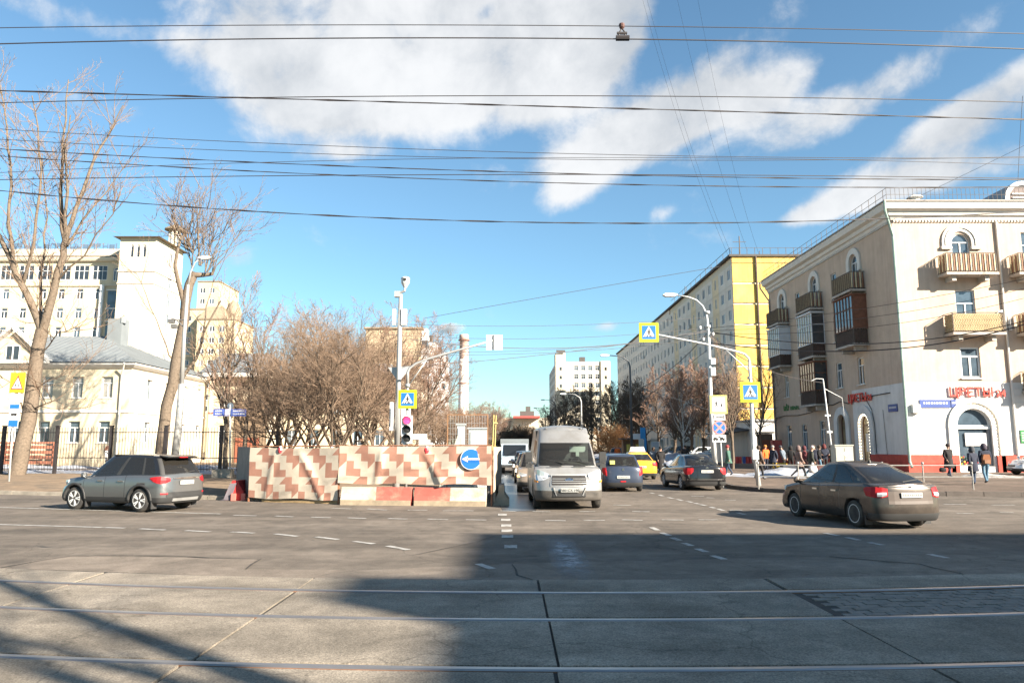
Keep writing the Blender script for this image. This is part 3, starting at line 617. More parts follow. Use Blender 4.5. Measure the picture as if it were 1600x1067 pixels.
# balconies
def balcony(f, uc, w, z, dep, style, rail=1.3, glaze=None, gtop=None):
    mb = MB(); fbox(mb, f, uc - w / 2 - .08, uc + w / 2 + .08, z - .16, z, 0, dep + .08)
    for s in (-1, 1): fbox(mb, f, uc + s * w * .33 - .14, uc + s * w * .33 + .14, z - .52, z - .16, 0, dep * .8)
    b = mb.build("balcony", slabc, house)
    r_ = MB(); sl_ = MB(); d = dep
    pts = [(uc - w / 2, 0), (uc - w / 2, d), (uc + w / 2, d), (uc + w / 2, 0)]
    for zz in (z + .08, z + rail): r_.tube([f(u, zz, q) for u, q in pts], .028, 4)
    for u, q in pts[1:3]: r_.beam(f(u, z, q), f(u, z + rail, q), .05, .05)
    segs = [((uc - w / 2, .08), (uc - w / 2, d)), ((uc - w / 2, d), (uc + w / 2, d)), ((uc + w / 2, d), (uc + w / 2, .08))]
    for (a, b2) in segs:
        L_ = math.hypot(b2[0] - a[0], b2[1] - a[1]); n = max(2, int(L_ / .155))
        for i in range(n):
            t = (i + .5) / n; u = a[0] + (b2[0] - a[0]) * t; q = a[1] + (b2[1] - a[1]) * t
            if style == 'stripe':
                p0 = f(u, z + .12, q - .01); p1 = f(u, z + rail - .05, q - .01); along = f(u + (b2[0] - a[0]) / L_ * .01, 0, q + (b2[1] - a[1]) / L_ * .01) - f(u, 0, q)
                ang = math.atan2(along.y, along.x); sl_.box((p0 + p1) / 2, (.125, .02, rail - .17), ang, i % 2); r_.beam(f(u + .075 * (b2[0] - a[0]) / L_, z, q + .02 + .075 * (b2[1] - a[1]) / L_), f(u + .075 * (b2[0] - a[0]) / L_, z + rail, q + .02 + .075 * (b2[1] - a[1]) / L_), .03, .02)
            elif style == 'lattice':
                for k_ in range(6):
                    zz = z + .12 + (rail - .2) * k_ / 6; s_ = .07 if k_ % 2 else -.07
                    sl_.beam(f(u - s_ * (b2[0] - a[0]) / L_, zz, q - s_ * (b2[1] - a[1]) / L_), f(u + s_ * (b2[0] - a[0]) / L_, zz + (rail - .2) / 6, q + s_ * (b2[1] - a[1]) / L_), .035, .02)
            else:
                sl_.beam(f(u, z, q), f(u, z + rail, q), .03, .03)
    r_.build("railing", iron, b); s_ = sl_.build("slats", [yel, brn] if style == 'stripe' else [mat("lattice_tan", (.48, .36, .22), .8)] if style == 'lattice' else [iron], b); s_['kind'] = 'stuff'
    if style == 'panel' or style == 'lattice':
        pm = MB(); back = [(uc - w / 2 + .05, .05), (uc - w / 2 + .05, d - .05), (uc + w / 2 - .05, d - .05), (uc + w / 2 - .05, .05)]
        for a, b2 in zip(back[:-1], back[1:]): pm.quad(f(a[0], z + .05, a[1]), f(b2[0], z + .05, b2[1]), f(b2[0], z + rail - .06, b2[1]), f(a[0], z + rail - .06, a[1]))
        pm.build("screen", mat("lattice_back", (.55, .43, .25), .9, var=.2) if style == 'lattice' else mat("balcony_sheet", (.12, .075, .06), .85, var=.35, scale=4), b)
    if glaze:
        gm, fm_, endm = glaze; z0 = z + rail + .02; z1 = gtop; fr_ = MB(); gp = MB()
        n = 6
        for i in range(n + 1):
            u = uc - w / 2 + w * i / n; fr_.beam(f(u, z0, d), f(u, z1, d), .06, .06)
        for zz in (z0, z0 + (z1 - z0) * .62, z1): fr_.beam(f(uc - w / 2, zz, d), f(uc + w / 2, zz, d), .06, .06)
        for s in (-1, 1):
            u = uc + s * w / 2; fr_.beam(f(u, z0, .03), f(u, z1, .03), .06, .06); fr_.beam(f(u, z0, .03), f(u, z0, d), .06, .06); fr_.beam(f(u, z1, .03), f(u, z1, d), .06, .06); fr_.beam(f(u, z0 + (z1 - z0) * .62, .03), f(u, z0 + (z1 - z0) * .62, d), .05, .05)
        gp.quad(f(uc - w / 2, z0, d - .02), f(uc + w / 2, z0, d - .02), f(uc + w / 2, z1, d - .02), f(uc - w / 2, z1, d - .02))
        for s in (-1, 1): ep = MB(); ep.quad(f(uc + s * (w / 2 - .01), z0, .02), f(uc + s * (w / 2 - .01), z0, d - .02), f(uc + s * (w / 2 - .01), z1, d - .02), f(uc + s * (w / 2 - .01), z1, .02)); ep.build("glazing_side", endm, b)
        g = fr_.build("glazing_frame", fm_, b); gp.build("glazing_pane", gm, b)
        rf = MB(); fbox(rf, f, uc - w / 2 - .1, uc + w / 2 + .1, z1 + .02, z1 + .12, 0, d + .12); rf.build("balcony_roof", fm_, b)
balcony(ff, fcol[0], 3.3, 13.05, 1.0, 'stripe'); balcony(ff, fcol[1], 3.3, 13.05, 1.0, 'stripe'); balcony(ff, fcol[0] + .1, 3.3, 9.05, 1.0, 'lattice'); balcony(ff, fcol[1] + .1, 3.3, 9.05, 1.0, 'stripe'); balcony(ff, fcol[1] + .1, 3.3, 5.3, 1.0, 'lattice', 1.25)
for c in (3.6, 11.0, 18.3): balcony(fl, c, 3.0, 13.05, 1.05, 'stripe')
balcony(fl, 18.3, 3.0, 9.05, 1.05, 'panel', 1.1, (G_BLUE, wood, wood), 12.6)
balcony(fl, 11.0, 3.0, 9.05, 1.05, 'panel', 1.0, (G_SKY, pvc, G_DARK), 12.6)
balcony(fl, 3.6, 3.0, 9.05, 1.05, 'panel', 1.0, (G_SKY, pvc, pvc), 12.6)
balcony(fl, 11.0, 3.0, 5.1, 1.05, 'panel', 1.1, (G_SKY, wood, G_DARK), 8.5)
# drain pipes, cables, boxes
mb = MB(); mb.tube([(-.75, -.72, 18.0), (-.75, -.72, 17.3), (-.1, -.24, 15.7), (-.1, -.24, 1.0), (-.1, -.24, .7), (-.12, -.5, .35)], .085, 8); mb.build("drainpipe", mat("pipe_green", (.30, .40, .35), .6, .2, var=.2), house)
mb = MB(); mb.tube([(-.75, 24.2, 18.0), (-.75, 24.2, 17.4), (-.1, 23.7, 16.0), (-.1, 23.7, .4)], .08, 8); mb.build("drainpipe", mat("pipe_grey", (.3, .29, .28), .6, .3, var=.2), house)
mb = MB(); mb.tube([ff(7.05, 16.8, .1), ff(7.05, .8, .1)], .07, 8); mb.build("drainpipe", trim, house)
def hang(f, pts, r_): mb = MB(); mb.tube([f(u, z, .06) for u, z in pts], r_, 5); mb.build("facade_cable", cable, house)
hang(fl, [(.5, 4.35), (3, 4.5), (6, 4.4), (9, 4.55), (12, 5.0), (13.3, 4.95), (14.7, 5.15), (16, 4.9), (17.3, 5.25), (18.6, 5.1), (20, 5.25), (22.3, 5.3)], .035)
hang(fl, [(18.9, 5.0), (19.6, 4.3), (19.9, 3.2), (19.9, 1.2)], .025); hang(fl, [(21.2, 4.2), (21.3, 2.4), (21.4, .9)], .015)
def lettering(txt, f, uc, z, h, m, name, dep=.12, out=.1):
    me = text_mesh(txt, h, .06, .014); me.materials.append(m)
    return link(name, me, house, M=f.mat4(uc, z, out) @ Matrix.Rotation(R(90), 4, 'X'))
lettering("ЦВЕТЫ", ff, 4.35, 4.93, .62, redletter, "sign_lettering"); lettering("24", ff, 6.3, 4.93, .45, redletter, "sign_lettering")
lettering("ЦВЕТЫ", fl, 17.6, 4.95, .62, redletter, "sign_lettering"); lettering("24", fl, 19.5, 4.95, .45, redletter, "sign_lettering")
def plate(f, u0, u1, z0, z1, m, name="wall_plate", out=.06, words=None, wm=None, rows=1):
    mb = MB(); fbox(mb, f, u0, u1, z0, z1, .02, out); p = mb.build(name, m, house)
    if words:
        t = MB(); hh = (z1 - z0)
        for k in range(rows):
            u = u0 + (u1 - u0) * .12
            while u < u1 - (u1 - u0) * .12:
                l = rnd.uniform(.05, .13) * (u1 - u0) * .6; fbox(t, f, u, u + l, z0 + hh * (.45 if rows == 1 else .15 + .75 * k / rows), z0 + hh * (.7 if rows == 1 else .15 + .75 * k / rows + .12), out, out + .006); u += l + .035 * (u1 - u0)
        t.build("plate_print", wm, p)
    return p
plate(ff, .95, 2.95, 4.2, 4.72, bluesign, "street_plate", words=1, wm=whitep); plate(ff, 3.0, 3.32, 4.22, 4.72, bluesign, "house_number_plate", words=1, wm=whitep)
plate(fl, 21.9, 23.1, 4.0, 4.5, bluesign, "street_plate", words=1, wm=whitep); plate(ff, .35, .85, 3.85, 4.4, whitep, "wall_box", .3); plate(ff, 7.35, 8.0, 1.9, 2.75, greensign, "notice_plate", words=1, wm=whitep, rows=4)
# green lettering over the far ground-floor windows: illegible strokes of the photograph
mb = MB(); u = 2.8
for i, hh in enumerate((.5, .42, .62, .5, .0, .34, .36, .34, .3, .34, .3)):
    if hh: fbox(mb, fl, u, u + .07, 4.95, 4.95 + hh, .05, .12); fbox(mb, fl, u + .1, u + .24, 4.95 + hh * (.6 if i % 2 else .0), 4.95 + hh * (.78 if i % 2 else .2), .05, .12)
    u += .34
mb.build("sign_lettering", greensign, house)
mb = MB()
for z in (5.45, 5.0, 4.5, 4.0, 3.2, 2.4, 1.6): fbox(mb, ff, 7.3, 9.9, z, z + .03, .0, .045)
mb.build("rustication", whitewash, house)
mb = MB(); arch_ring(mb, ff, 6.95, 9.3, 10.2, .28, .5, 0, .1); mb.build("blind_niche", trim, house)
# --- nine storey panel block
PX, PY0, PLEN = 29.0, 94.0, 105.6
block = thing("panel_block", "long nine storey grey panel apartment block with bright yellow end wall", "building", (PX, PY0, 0))
pgrey = mat("panel_grey", streak=.15, col=(.78, .73, .65), rough=.9, var=.08, scale=.6); pbeige = mat("panel_beige", (.80, .66, .44), .9, var=.08, scale=.6); pyel = mat("panel_yellow", streak=.22, col=(.74, .48, .12), rough=.85, var=.12, scale=.5, dirt=(.66, .46, .18), dscale=.4)
pjoint = mat("panel_joint", (.66, .60, .48), .9, var=.1); tar = mat("roof_tar", (.10, .09, .085), .9)
fp = Fr((0, PLEN), (0, -1)); fe = Fr((0, 0), (1, 0)); FH = 2.74; P0 = .9; NF = 9; PW = 3.2; NCOL = 33; NEAR = 12
top = P0 + NF * FH + .9
far_ops = [(PW * (c + .5), P0 + FH * r_ + .85, 1.3 if c % 4 != 2 else .8, 1.45) for c in range(NCOL - NEAR) for r_ in range(NF)]
wall("facade_wall", fp, PW * (NCOL - NEAR), 0, top, far_ops, pgrey, block); windows(fp, far_ops, block, 'H', bar=.09)
wall("facade_wall", Fr((-.002, PLEN), (0, -1)), PLEN, 0, top, [], pjoint, block, u0=PW * (NCOL - NEAR) + .01).location.x = .12
fz = Fr((0, 0), (1, 0)); pmesh = {}
for bigw in (1, 0):
    for m_ in (pgrey, pbeige):
        me = wall("panel", fz, PW - .05, .02, FH - .03, [(PW / 2, .85, 1.3 if bigw else .8, 1.45)], m_, None, .1, u0=.03, mesh_only=True); pmesh[bigw, m_.name] = me
for c in range(NCOL - NEAR, NCOL):
    for r_ in range(NF):
        bigw = c % 4 != 2; m_ = pbeige if c % 4 == 2 else pgrey
        link("panel", pmesh[bigw, m_.name], block, M=fp.mat4(PW * c, P0 + FH * r_, .0))
        windows(fp, [(PW * (c + .5), P0 + FH * r_ + .85, 1.3 if bigw else .8, 1.45)], block, 'H', bar=.08, depth=.08)
wall("base_course", fp, PLEN, 0, P0, [], mat("block_base", (.26, .25, .24), .9), block).location.x = -.03
wall("end_wall", fe, 12.4, 0, top, [], pjoint, block).location.y = .06
for c in range(4):
    for r_ in range(NF):
        mb = MB(); fbox(mb, fe, 3.1 * c + .04, 3.1 * (c + 1) - .04, P0 + FH * r_ + .24, P0 + FH * (r_ + 1) - .02, -.05, .05 + .02 * ((c * 3 + r_) % 2)); mb.build("panel", pyel, block)
mb = MB(); fbox(mb, fe, 0.04, 12.36, P0 + FH * NF + .1, top, -.05, .06); fbox(mb, fe, .04, 12.36, 0, P0, -.05, .07); mb.build("end_band", pyel, block)
mb = MB(); mb.tube([(3.15, -.22, 0), (3.15, -.22, top)], .12, 6); mb.build("pipe", iron, block)
mb = MB(); mb.prism([(-.35, -.3), (12.7, -.3), (12.7, PLEN + .3), (-.35, PLEN + .3)], top + .02, top + .3); mb.build("roof", tar, block)
mb = MB()
for i in range(7): mb.box((3, 6 + i * 15.5, top + .9), (1.2, 1.2, 1.3)); mb.box((3, 6 + i * 15.5, top + 1.6), (1.5, 1.5, .12))
mb.build("roof_vent", mat("vent_white", (.6, .58, .55), .8), block)
mb = MB(); mb.tube([(1.8, 2, top), (1.8, 2, top + 3.4)], .07, 5); mb.tube([(.9, 2, top + 2.6), (2.7, 2, top + 2.6)], .04, 4); mb.tube([(4.8, 3, top), (4.8, 3, top + 1.6)], .05, 5); mb.tube([(1, 30, top), (1, 30, top + 2.6)], .06, 5); mb.build("antenna", iron, block)
mb = MB()
for i in range(12): mb.beam((-.2, i * 3.0, top + .3), (-.2, i * 3.0, top + 1.2), .05, .05)
for i in range(13): mb.beam((i * 1.03, -.15, top + .3), (i * 1.03, -.15, top + 1.2), .05, .05)
mb.tube([(-.2, 36, top + 1.2), (-.2, -.15, top + 1.2), (12.4, -.15, top + 1.2)], .035, 4); mb.build("roof_railing", iron, block)
for c, r_ in ((28, 6), (27, 4), (25, 7), (20, 7), (15, 6), (30, 2), (22, 4), (12, 7)):
    mb = MB(); fbox(mb, fp, PW * c + 2.3, PW * c + 3.1, P0 + FH * r_ + .4, P0 + FH * r_ + 1.0, .05, .42); mb.build("air_conditioner", mat("ac_white", (.6, .6, .58), .6), block)
for c in (30, 24, 17, 9):                             # entrance porches
    mb = MB(); fbox(mb, fp, PW * c - .4, PW * c + 3.6, 2.7, 2.95, .05, 2.4); fbox(mb, fp, PW * c - .2, PW * c + .1, 0, 2.7, .05, 2.3); fbox(mb, fp, PW * c + 3.1, PW * c + 3.4, 0, 2.7, .05, 2.3); mb.build("porch", pgrey, block)

# --- helper for plain blocks with window rows
def block_wall(f, W, z0, z1, cols, rows, w, h, m, parent, style='H', u0=0., **kw):
    ops = [(c, r_, w, h) for c in cols for r_ in rows]
    wall("wall", f, W, z0, z1, ops, m, parent, u0=u0); windows(f, ops, parent, style, **kw)
cream = mat("cream_wall", streak=.14, col=(.64, .545, .39), rough=.9, var=.06, scale=.5, dirt=(.64, .53, .36), dscale=.25); creamw = mat("pale_wall", streak=.10, col=(.64, .57, .445), rough=.9, var=.05, scale=.5)
greyroof = mat("grey_metal_roof", (.19, .21, .22), .7, .0, var=.12, scale=.8, dirt=(.18, .19, .2), dscale=.5)
# institution with a tower
inst = thing("institute_building", "tall cream institute with square belfry tower and round lantern on the roof", "building", (-66.3, 120, 0))
fi = Fr((-46, 4), (1, 0)); cols = [46 - 3.2 * k - 5.4 for k in range(12)]
wall_rows = [3.5, 6.9, 10.2, 13.5, 16.8, 20.1, 23.4, 26.8]
ops = [(c, z, 1.15, 1.85) for c in cols for z in wall_rows] + [(c, 30.2, 2.6, 2.6) for c in cols] + [(43.4, 30.0, 1.0, 2.4, 1)]
wall("wall", fi, 46, 0, 34.3, ops, cream, inst)
windows(fi, [o for o in ops if o[2] == 1.15], inst, 'T', gl=[G_DARK, G_BLUE], bar=.1); windows(fi, [o for o in ops if o[2] == 2.6], inst, 'G', gl=[G_DARK], bar=.1); windows(fi, ops[-1:], inst, 'H', bar=.12)
mb = MB(); sweep(mb, [(-46, 4), (0, 4)], [(0, 33.4), (.5, 33.5), (.7, 33.9), (.7, 34.1), (0, 34.2)]); sweep(mb, [(-46, 4), (0, 4)], [(0, 29.0), (.25, 29.1), (.25, 29.3), (0, 29.4)]); mb.build("cornice", creamw, inst)
mb = MB(); fbox(mb, fi, 0, 46, 34.3, 35.8, -1.0, -.4); mb.build("parapet", creamw, inst)
mb = MB(); mb.prism([(-46, 3.9), (0, 3.9), (0, 22), (-46, 22)], 34.31, 34.5); mb.build("roof", tar, inst)
ft = Fr((0, 0), (1, 0)); fs = Fr((6.1, 0), (0, 1)); ftl = Fr((0, 9.5), (0, -1))
ops = [(2.05 + 1.05 * k, 33.2, .55, 2.2, 1) for k in range(3)]; wall("tower_wall", ft, 6.1, 0, 36.6, ops, creamw, inst); windows(ft, ops, inst, 'N', gl=[G_DARK])
ops = [(5.6, z, 1.3, 2.4) for z in (8, 11.5, 15, 18.5, 22, 25.5, 29, 32.8)] + [(8.2, z, 1.0, 2.4) for z in (8, 11.5, 15, 18.5, 22, 25.5, 29, 32.8)]; wall("tower_wall", fs, 10, 0, 36.6, ops, creamw, inst); windows(fs, ops, inst, 'H')
wall("tower_wall", ftl, 9.5, 0, 36.6, [], creamw, inst)
mb = MB(); tp = [(0, 9.5), (0, 0), (6.1, 0), (6.1, 10)]
sweep(mb, tp, [(0, 30.7), (.12, 30.7), (.12, 30.95), (0, 31)]); sweep(mb, tp, [(0, 28.6), (.1, 28.6), (.1, 28.8), (0, 28.9)]); mb.build("tower_band", mat("band_dark", (.48, .44, .37), .9), inst)
mb = MB(); mb.add([(-.9, -.9, 36.6), (7, -.9, 36.6), (7, 10.5, 36.6), (-.9, 10.5, 36.6), (3, 4.7, 37.9)], [(0, 1, 4), (1, 2, 4), (2, 3, 4), (3, 0, 4), (3, 2, 1, 0)]); mb.build("tower_roof", mat("roof_brown", (.30, .24, .17), .85, var=.2), inst)
mb = MB(); c = (5.0, 8.6, 0); mb.lathe([(1.1, 30), (1.1, 36.3), (1.5, 36.4), (1.5, 36.7), (.9, 36.8), (.9, 37.3)], 14, c); [mb.tube([(5.0 + .85 * math.cos(a * math.pi / 4), 8.6 + .85 * math.sin(a * math.pi / 4), 37.2), (5.0 + .85 * math.cos(a * math.pi / 4), 8.6 + .85 * math.sin(a * math.pi / 4), 40.4)], .17, 6) for a in range(8)]; mb.lathe([(.45, 37.2), (.45, 40.4)], 8, c)
lan = mb.build("lantern", creamw, inst); mb = MB(); mb.lathe([(1.75, 40.4), (1.7, 40.65), (.9, 41.1), (.15, 41.6), (.1, 42.2)], 14, c); mb.build("lantern_roof", MATS["roof_brown"], lan)
mb = MB()                                             # tall stair glazing beside the tower
fg = Fr((-3.9, 3.9), (1, 0))
for k, (z0, z1) in enumerate(((14.5, 18.2), (19, 22.6), (23.4, 25.0), (25.2, 28.2))): fbox(mb, fg, .3, 1.9, z0, z1, .0, .1); fbox(mb, fg, 2.2, 3.3, z0, z1, .0, .1)
gg = mb.build("stair_glazing", G_BLUE, inst); mb = MB(); fbox(mb, fg, -.9, -.3, 5, 29.2, .0, .5); fbox(mb, fg, 1.92, 2.18, 5, 29.2, .0, .16); fbox(mb, fg, 3.32, 3.6, 5, 29.2, 0, .16); [fbox(mb, fg, .0, 1.9, z, z + .16, 0, .14) for z in (18.4, 22.8, 25.05, 28.3)]; mb.build("stair_mullion", white_fr, inst)
mb = MB()                                             # rooftop letters seen edge-on through the branches
u = 22.
for i in range(19):
    hh = rnd.choice((1.1, 1.1, .9)); fbox(mb, fi, u, u + .16, 35.8, 35.8 + hh, -.7, -.55); fbox(mb, fi, u + .2, u + .75, 35.8 + hh * rnd.choice((.0, .45, .84)), 35.8 + hh * rnd.choice((.16, .6, 1.0)), -.7, -.55)
    if i % 3: fbox(mb, fi, u + .8, u + .94, 35.8, 35.8 + hh, -.7, -.55)
    u += 1.15
mb.build("roof_lettering", mat("letter_blue", (.10, .16, .24), .6), inst)

# two storey house with the blue-grey hip roof
low = thing("school_house", "two storey cream house with grey hipped metal roof behind the black fence", "building", (-31.4, 60, 0))
f1 = Fr((-18, 0), (1, 0)); f2 = Fr((0, 0), (0, 1))
cs = [18 - 1.95 - 2.45 * k for k in range(6)]
ops = [(c, 5.7, .95, 1.75) for c in cs] + [(c, 2.05, .95, 1.75) for c in cs]
wall("wall", f1, 18, 0, 8.55, ops, cream, low, .25); windows(f1, ops, low, 'T', gl=[G_BLUE, G_PALE], depth=.2, sill=trim)
ops = [(3.2 + 3.4 * k, z, .95, 1.75) for k in range(4) for z in (2.05, 5.7)]; wall("wall", f2, 15, 0, 8.55, ops, creamw, low, .25); windows(f2, ops, low, 'T', gl=[G_PALE, G_BLUE], depth=.2)
mb = MB(); sweep(mb, [(-18, 0), (0, 0), (0, 15)], [(0, 8.1), (.2, 8.2), (.45, 8.4), (.5, 8.55), (0, 8.58)]); sweep(mb, [(-18, 0), (0, 0), (0, 15)], [(0, 4.5), (.08, 4.5), (.08, 4.65), (0, 4.7)]); mb.build("cornice", trim, low)
mb = MB(); mb.add([(-18.5, -.6, 8.6), (.6, -.6, 8.6), (.6, 15.6, 8.6), (-18.5, 15.6, 8.6), (-12, 7.5, 11.9), (-6.6, 7.5, 11.9)], [(0, 1, 5, 4), (1, 2, 5), (2, 3, 4, 5), (3, 0, 4)])
rf = mb.build("roof", greyroof, low)
mb = MB()
for i in range(30):                                   # standing seams of the two visible slopes
    x = -18 + i * .62; t0 = max(0, (x + 6.6) / 7.2) if x > -6.6 else max(0, (-12 - x) / 6.5); zt = 1 - t0
    if zt > .03: mb.beam((x, -.6, 8.63), (x, -.6 + 8.1 * zt, 8.63 + 3.3 * zt), .035, .05)
for i in range(25):
    y = -.3 + i * .63; t0 = abs(y - 7.5) / 8.1; zt = 1 - t0
    if zt > .03: mb.beam((.6, y, 8.63), (.6 - 7.2 * zt, y, 8.63 + 3.3 * zt), .035, .05)
o = mb.build("roof_seam", greyroof, rf); o['kind'] = 'stuff'
mb = MB(); mb.box((-5.2, 7.0, 12.1), (1.3, 1.3, 2.6)); mb.lathe([(.3, 0), (.3, .5)], 8, (-4.6, 6.6, 13.0)); mb.build("chimney", greyroof, rf)
mb = MB(); gz = 8.6                                    # gable over the front
mb.prism([(-12.6, 8.6), (-6.9, 8.6), (-9.75, 11.1)], -.12, .3, frame=lambda a, b, h: (a, -h, b)); gb = mb.build("gable", cream, low)
mb = MB(); mb.beam((-13, -.5, 8.65), (-9.75, -.5, 11.5), .5, .2); mb.beam((-6.5, -.5, 8.65), (-9.75, -.5, 11.5), .5, .2); mb.beam((-13, -.5, 8.62), (-6.5, -.5, 8.62), .4, .22); mb.build("gable_cornice", trim, gb)
windows(Fr((-9.75, -.13), (1, 0)), [(0, 8.75, 1.2, 1.25, 0)], gb, 'H', depth=-.2, gl=[G_DARK])
mb = MB(); mb.tube([(-.25, -.8, 8.5), (-.7, -.15, 7.6), (-.7, -.15, .3)], .08, 6); mb.build("drainpipe", trim, low)
mb = MB(); mb.box((-9, -1.4, 2.05), (8, .12, .14)); [mb.box((-12.8 + 3.9 * k, -1.4, 1.0), (.12, .12, 2.0)) for k in range(3)]; [mb.box((-9, -1.42, .5 + .4 * k), (8, .08, .24)) for k in range(4)]; mb.build("veranda_screen", mat("bench_brown", (.33, .13, .08), .8, var=.25), low)
# wing with the columned porch
wing = thing("school_wing", "low cream wing with grey pitched roof and tall porch column behind bare trees", "building", (-31.4, 75.2, 0))
f3 = Fr((0.2, 0), (1, 0)); f4 = Fr((6.5, 0), (0, 1))
wall("wall", f3, 6.3, 0, 9.0, [(1.6, 5.6, 1, 1.8), (1.6, 2, 1, 1.8)], cream, wing); wall("wall", f4, 9, 0, 9.0, [], creamw, wing); windows(f3, [(1.6, 5.6, 1, 1.8), (1.6, 2, 1, 1.8)], wing, 'T')
mb = MB(); mb.add([(-.5, -1.2, 9.2), (7, -1.2, 9.2), (7, 10, 9.2), (-.5, 10, 9.2), (-.5, 4.4, 11.8), (5, 4.4, 11.8)], [(0, 1, 5, 4), (1, 2, 5), (2, 3, 4, 5), (3, 0, 4)]); mb.build("roof", greyroof, wing)
mb = MB(); mb.box((3.2, -.5, 8.95), (6.6, 1.3, .4)); mb.build("eaves", trim, wing)
mb = MB(); mb.tube([(.8, -1.0, 0), (.8, -1.0, 8.7)], .26, 10); mb.box((.8, -1.0, .2), (.8, .8, .4)); mb.box((.8, -1, 8.6), (.8, .8, .3)); mb.build("porch_column", mat("column_tan", (.55, .42, .32), .9, var=.1), wing)
mb = MB(); fbox(mb, f3, 2.8, 6.1, 0, 6.4, .03, .1); mb.build("porch_recess", mat("recess_brown", (.24, .17, .11), .9), wing)
mb = MB(); fbox(mb, f3, 3.0, 5.4, 0, 2.6, .11, .18); mb.build("door", mat("door_red", (.28, .09, .05), .8), wing)
# cream building behind the middle trees
mid = thing("low_office", "low cream building half hidden behind bare trees above the patterned hoarding", "building", (-25.5, 80, 0))
f5 = Fr((0, 0), (1, 0)); f6 = Fr((15, 0), (0, 1)); ops = [(1.5 + 2.4 * k, z, 1.1, 1.7) for k in range(6) for z in (1.8, 5.2)]
wall("wall", f5, 15, 0, 9.2, ops, cream, mid); windows(f5, ops, mid, 'H', gl=[G_BLUE, G_DARK]); wall("wall", f6, 12, 0, 9.2, [], creamw, mid)
mb = MB(); mb.add([(-.5, -.5, 9.2), (15.5, -.5, 9.2), (15.5, 12.5, 9.2), (-.5, 12.5, 9.2), (4, 6, 11.4), (11, 6, 11.4)], [(0, 1, 5, 4), (1, 2, 5), (2, 3, 4, 5), (3, 0, 4)]); mb.build("roof", greyroof, mid)
# tan end-on block with stepped balconies
tan = thing("tan_block", "tan nine storey block seen end-on above bare trees with white balconies down one side", "building", (-30, 148, 0))
tanm = mat("tan_brick", (.50, .40, .27), .9, var=.12, scale=.5); f7 = Fr((0, 0), (1, 0)); f8 = Fr((11.3, 0), (0, 1))
wall("wall", f7, 11.3, 0, 25.4, [], tanm, tan); ops = [(2.5 + 3.3 * k, 1.5 + 2.75 * r_, 1.4, 1.5) for k in range(17) for r_ in range(9)]; wall("wall", f8, 60, 0, 25.4, ops, tanm, tan); windows(f8, ops, tan, 'H')
mb = MB(); mb.prism([(-.4, -.4), (11.7, -.4), (11.7, 60), (-.4, 60)], 25.42, 25.75); mb.build("roof", MATS["roof_brown"], tan)
mb = MB(); mb.tube([(8, 3, 25.7), (8, 3, 29)], .07, 5); mb.tube([(7.2, 4, 25.7), (7.2, 4, 28)], .07, 5); mb.build("antenna", iron, tan)
for k in range(0, 17, 3):
    for r_ in range(9):
        mb = MB(); fbox(mb, f8, 1.2 + 3.3 * k, 4.2 + 3.3 * k, 1.2 + 2.75 * r_, 2.3 + 2.75 * r_, .02, 1.3); fbox(mb, f8, 1.3 + 3.3 * k, 4.1 + 3.3 * k, 2.3 + 2.75 * r_, 3.7 + 2.75 * r_, .02, 1.2, (k + r_) % 2); mb.build("balcony", [pvc, G_DARK], tan)
# yellow stepped tower far left
yt = thing("stepped_tower_block", "yellow stepped apartment tower with brown mansards behind the leaning pollard tree", "building", (-92, 190, 0))
yw = mat("yellow_tower_wall", (.62, .51, .33), .9, var=.08, scale=.4)
for (x0, x1, y0, z1, cm) in ((-7, 9, 4, 38, yw), (8.9, 18.8, 0, 34.5, yw), (5, 11, 8, 46.5, yw)):
    fz_ = Fr((x0, y0), (1, 0)); cols = [1.4 + 2.6 * k for k in range(int((x1 - x0 - .6) / 2.6))]; block_wall(fz_, x1 - x0, 0, z1, cols, [z1 - 3.2 - 3.0 * r_ for r_ in range(8 if x0 != 5 else 2)], 1.5, 1.6, cm, yt, 'H', bar=.16)
    fz2 = Fr((x1, y0), (0, 1)); block_wall(fz2, 14, 0, z1, [2 + 3.2 * k for k in range(4)], [z1 - 3.2 - 3.0 * r_ for r_ in range(8 if x0 != 5 else 2)], 1.4, 1.6, cm, yt, 'H', bar=.16)
    mb = MB(); mb.prism([(x0 - .2, y0 - .2), (x1 + .2, y0 - .2), (x1 + .2, y0 + 14), (x0 - .2, y0 + 14)], z1 + .01, z1 + .3); mb.build("roof", MATS["roof_brown"], yt)
mb = MB(); mb.add([(9, -.3, 34.8), (16.5, -.3, 34.8), (16.5, 6, 34.8), (9, 6, 34.8), (10.5, 2, 38.4), (15, 2, 38.4)], [(0, 1, 5, 4), (1, 2, 5), (2, 3, 4, 5), (3, 0, 4)]); mb.lathe([(2.0, 34.8), (2.1, 37.5), (1.3, 39.5), (.1, 40.5)], 12, (16.8, 4, 0)); mb.build("mansard", MATS["roof_brown"], yt)
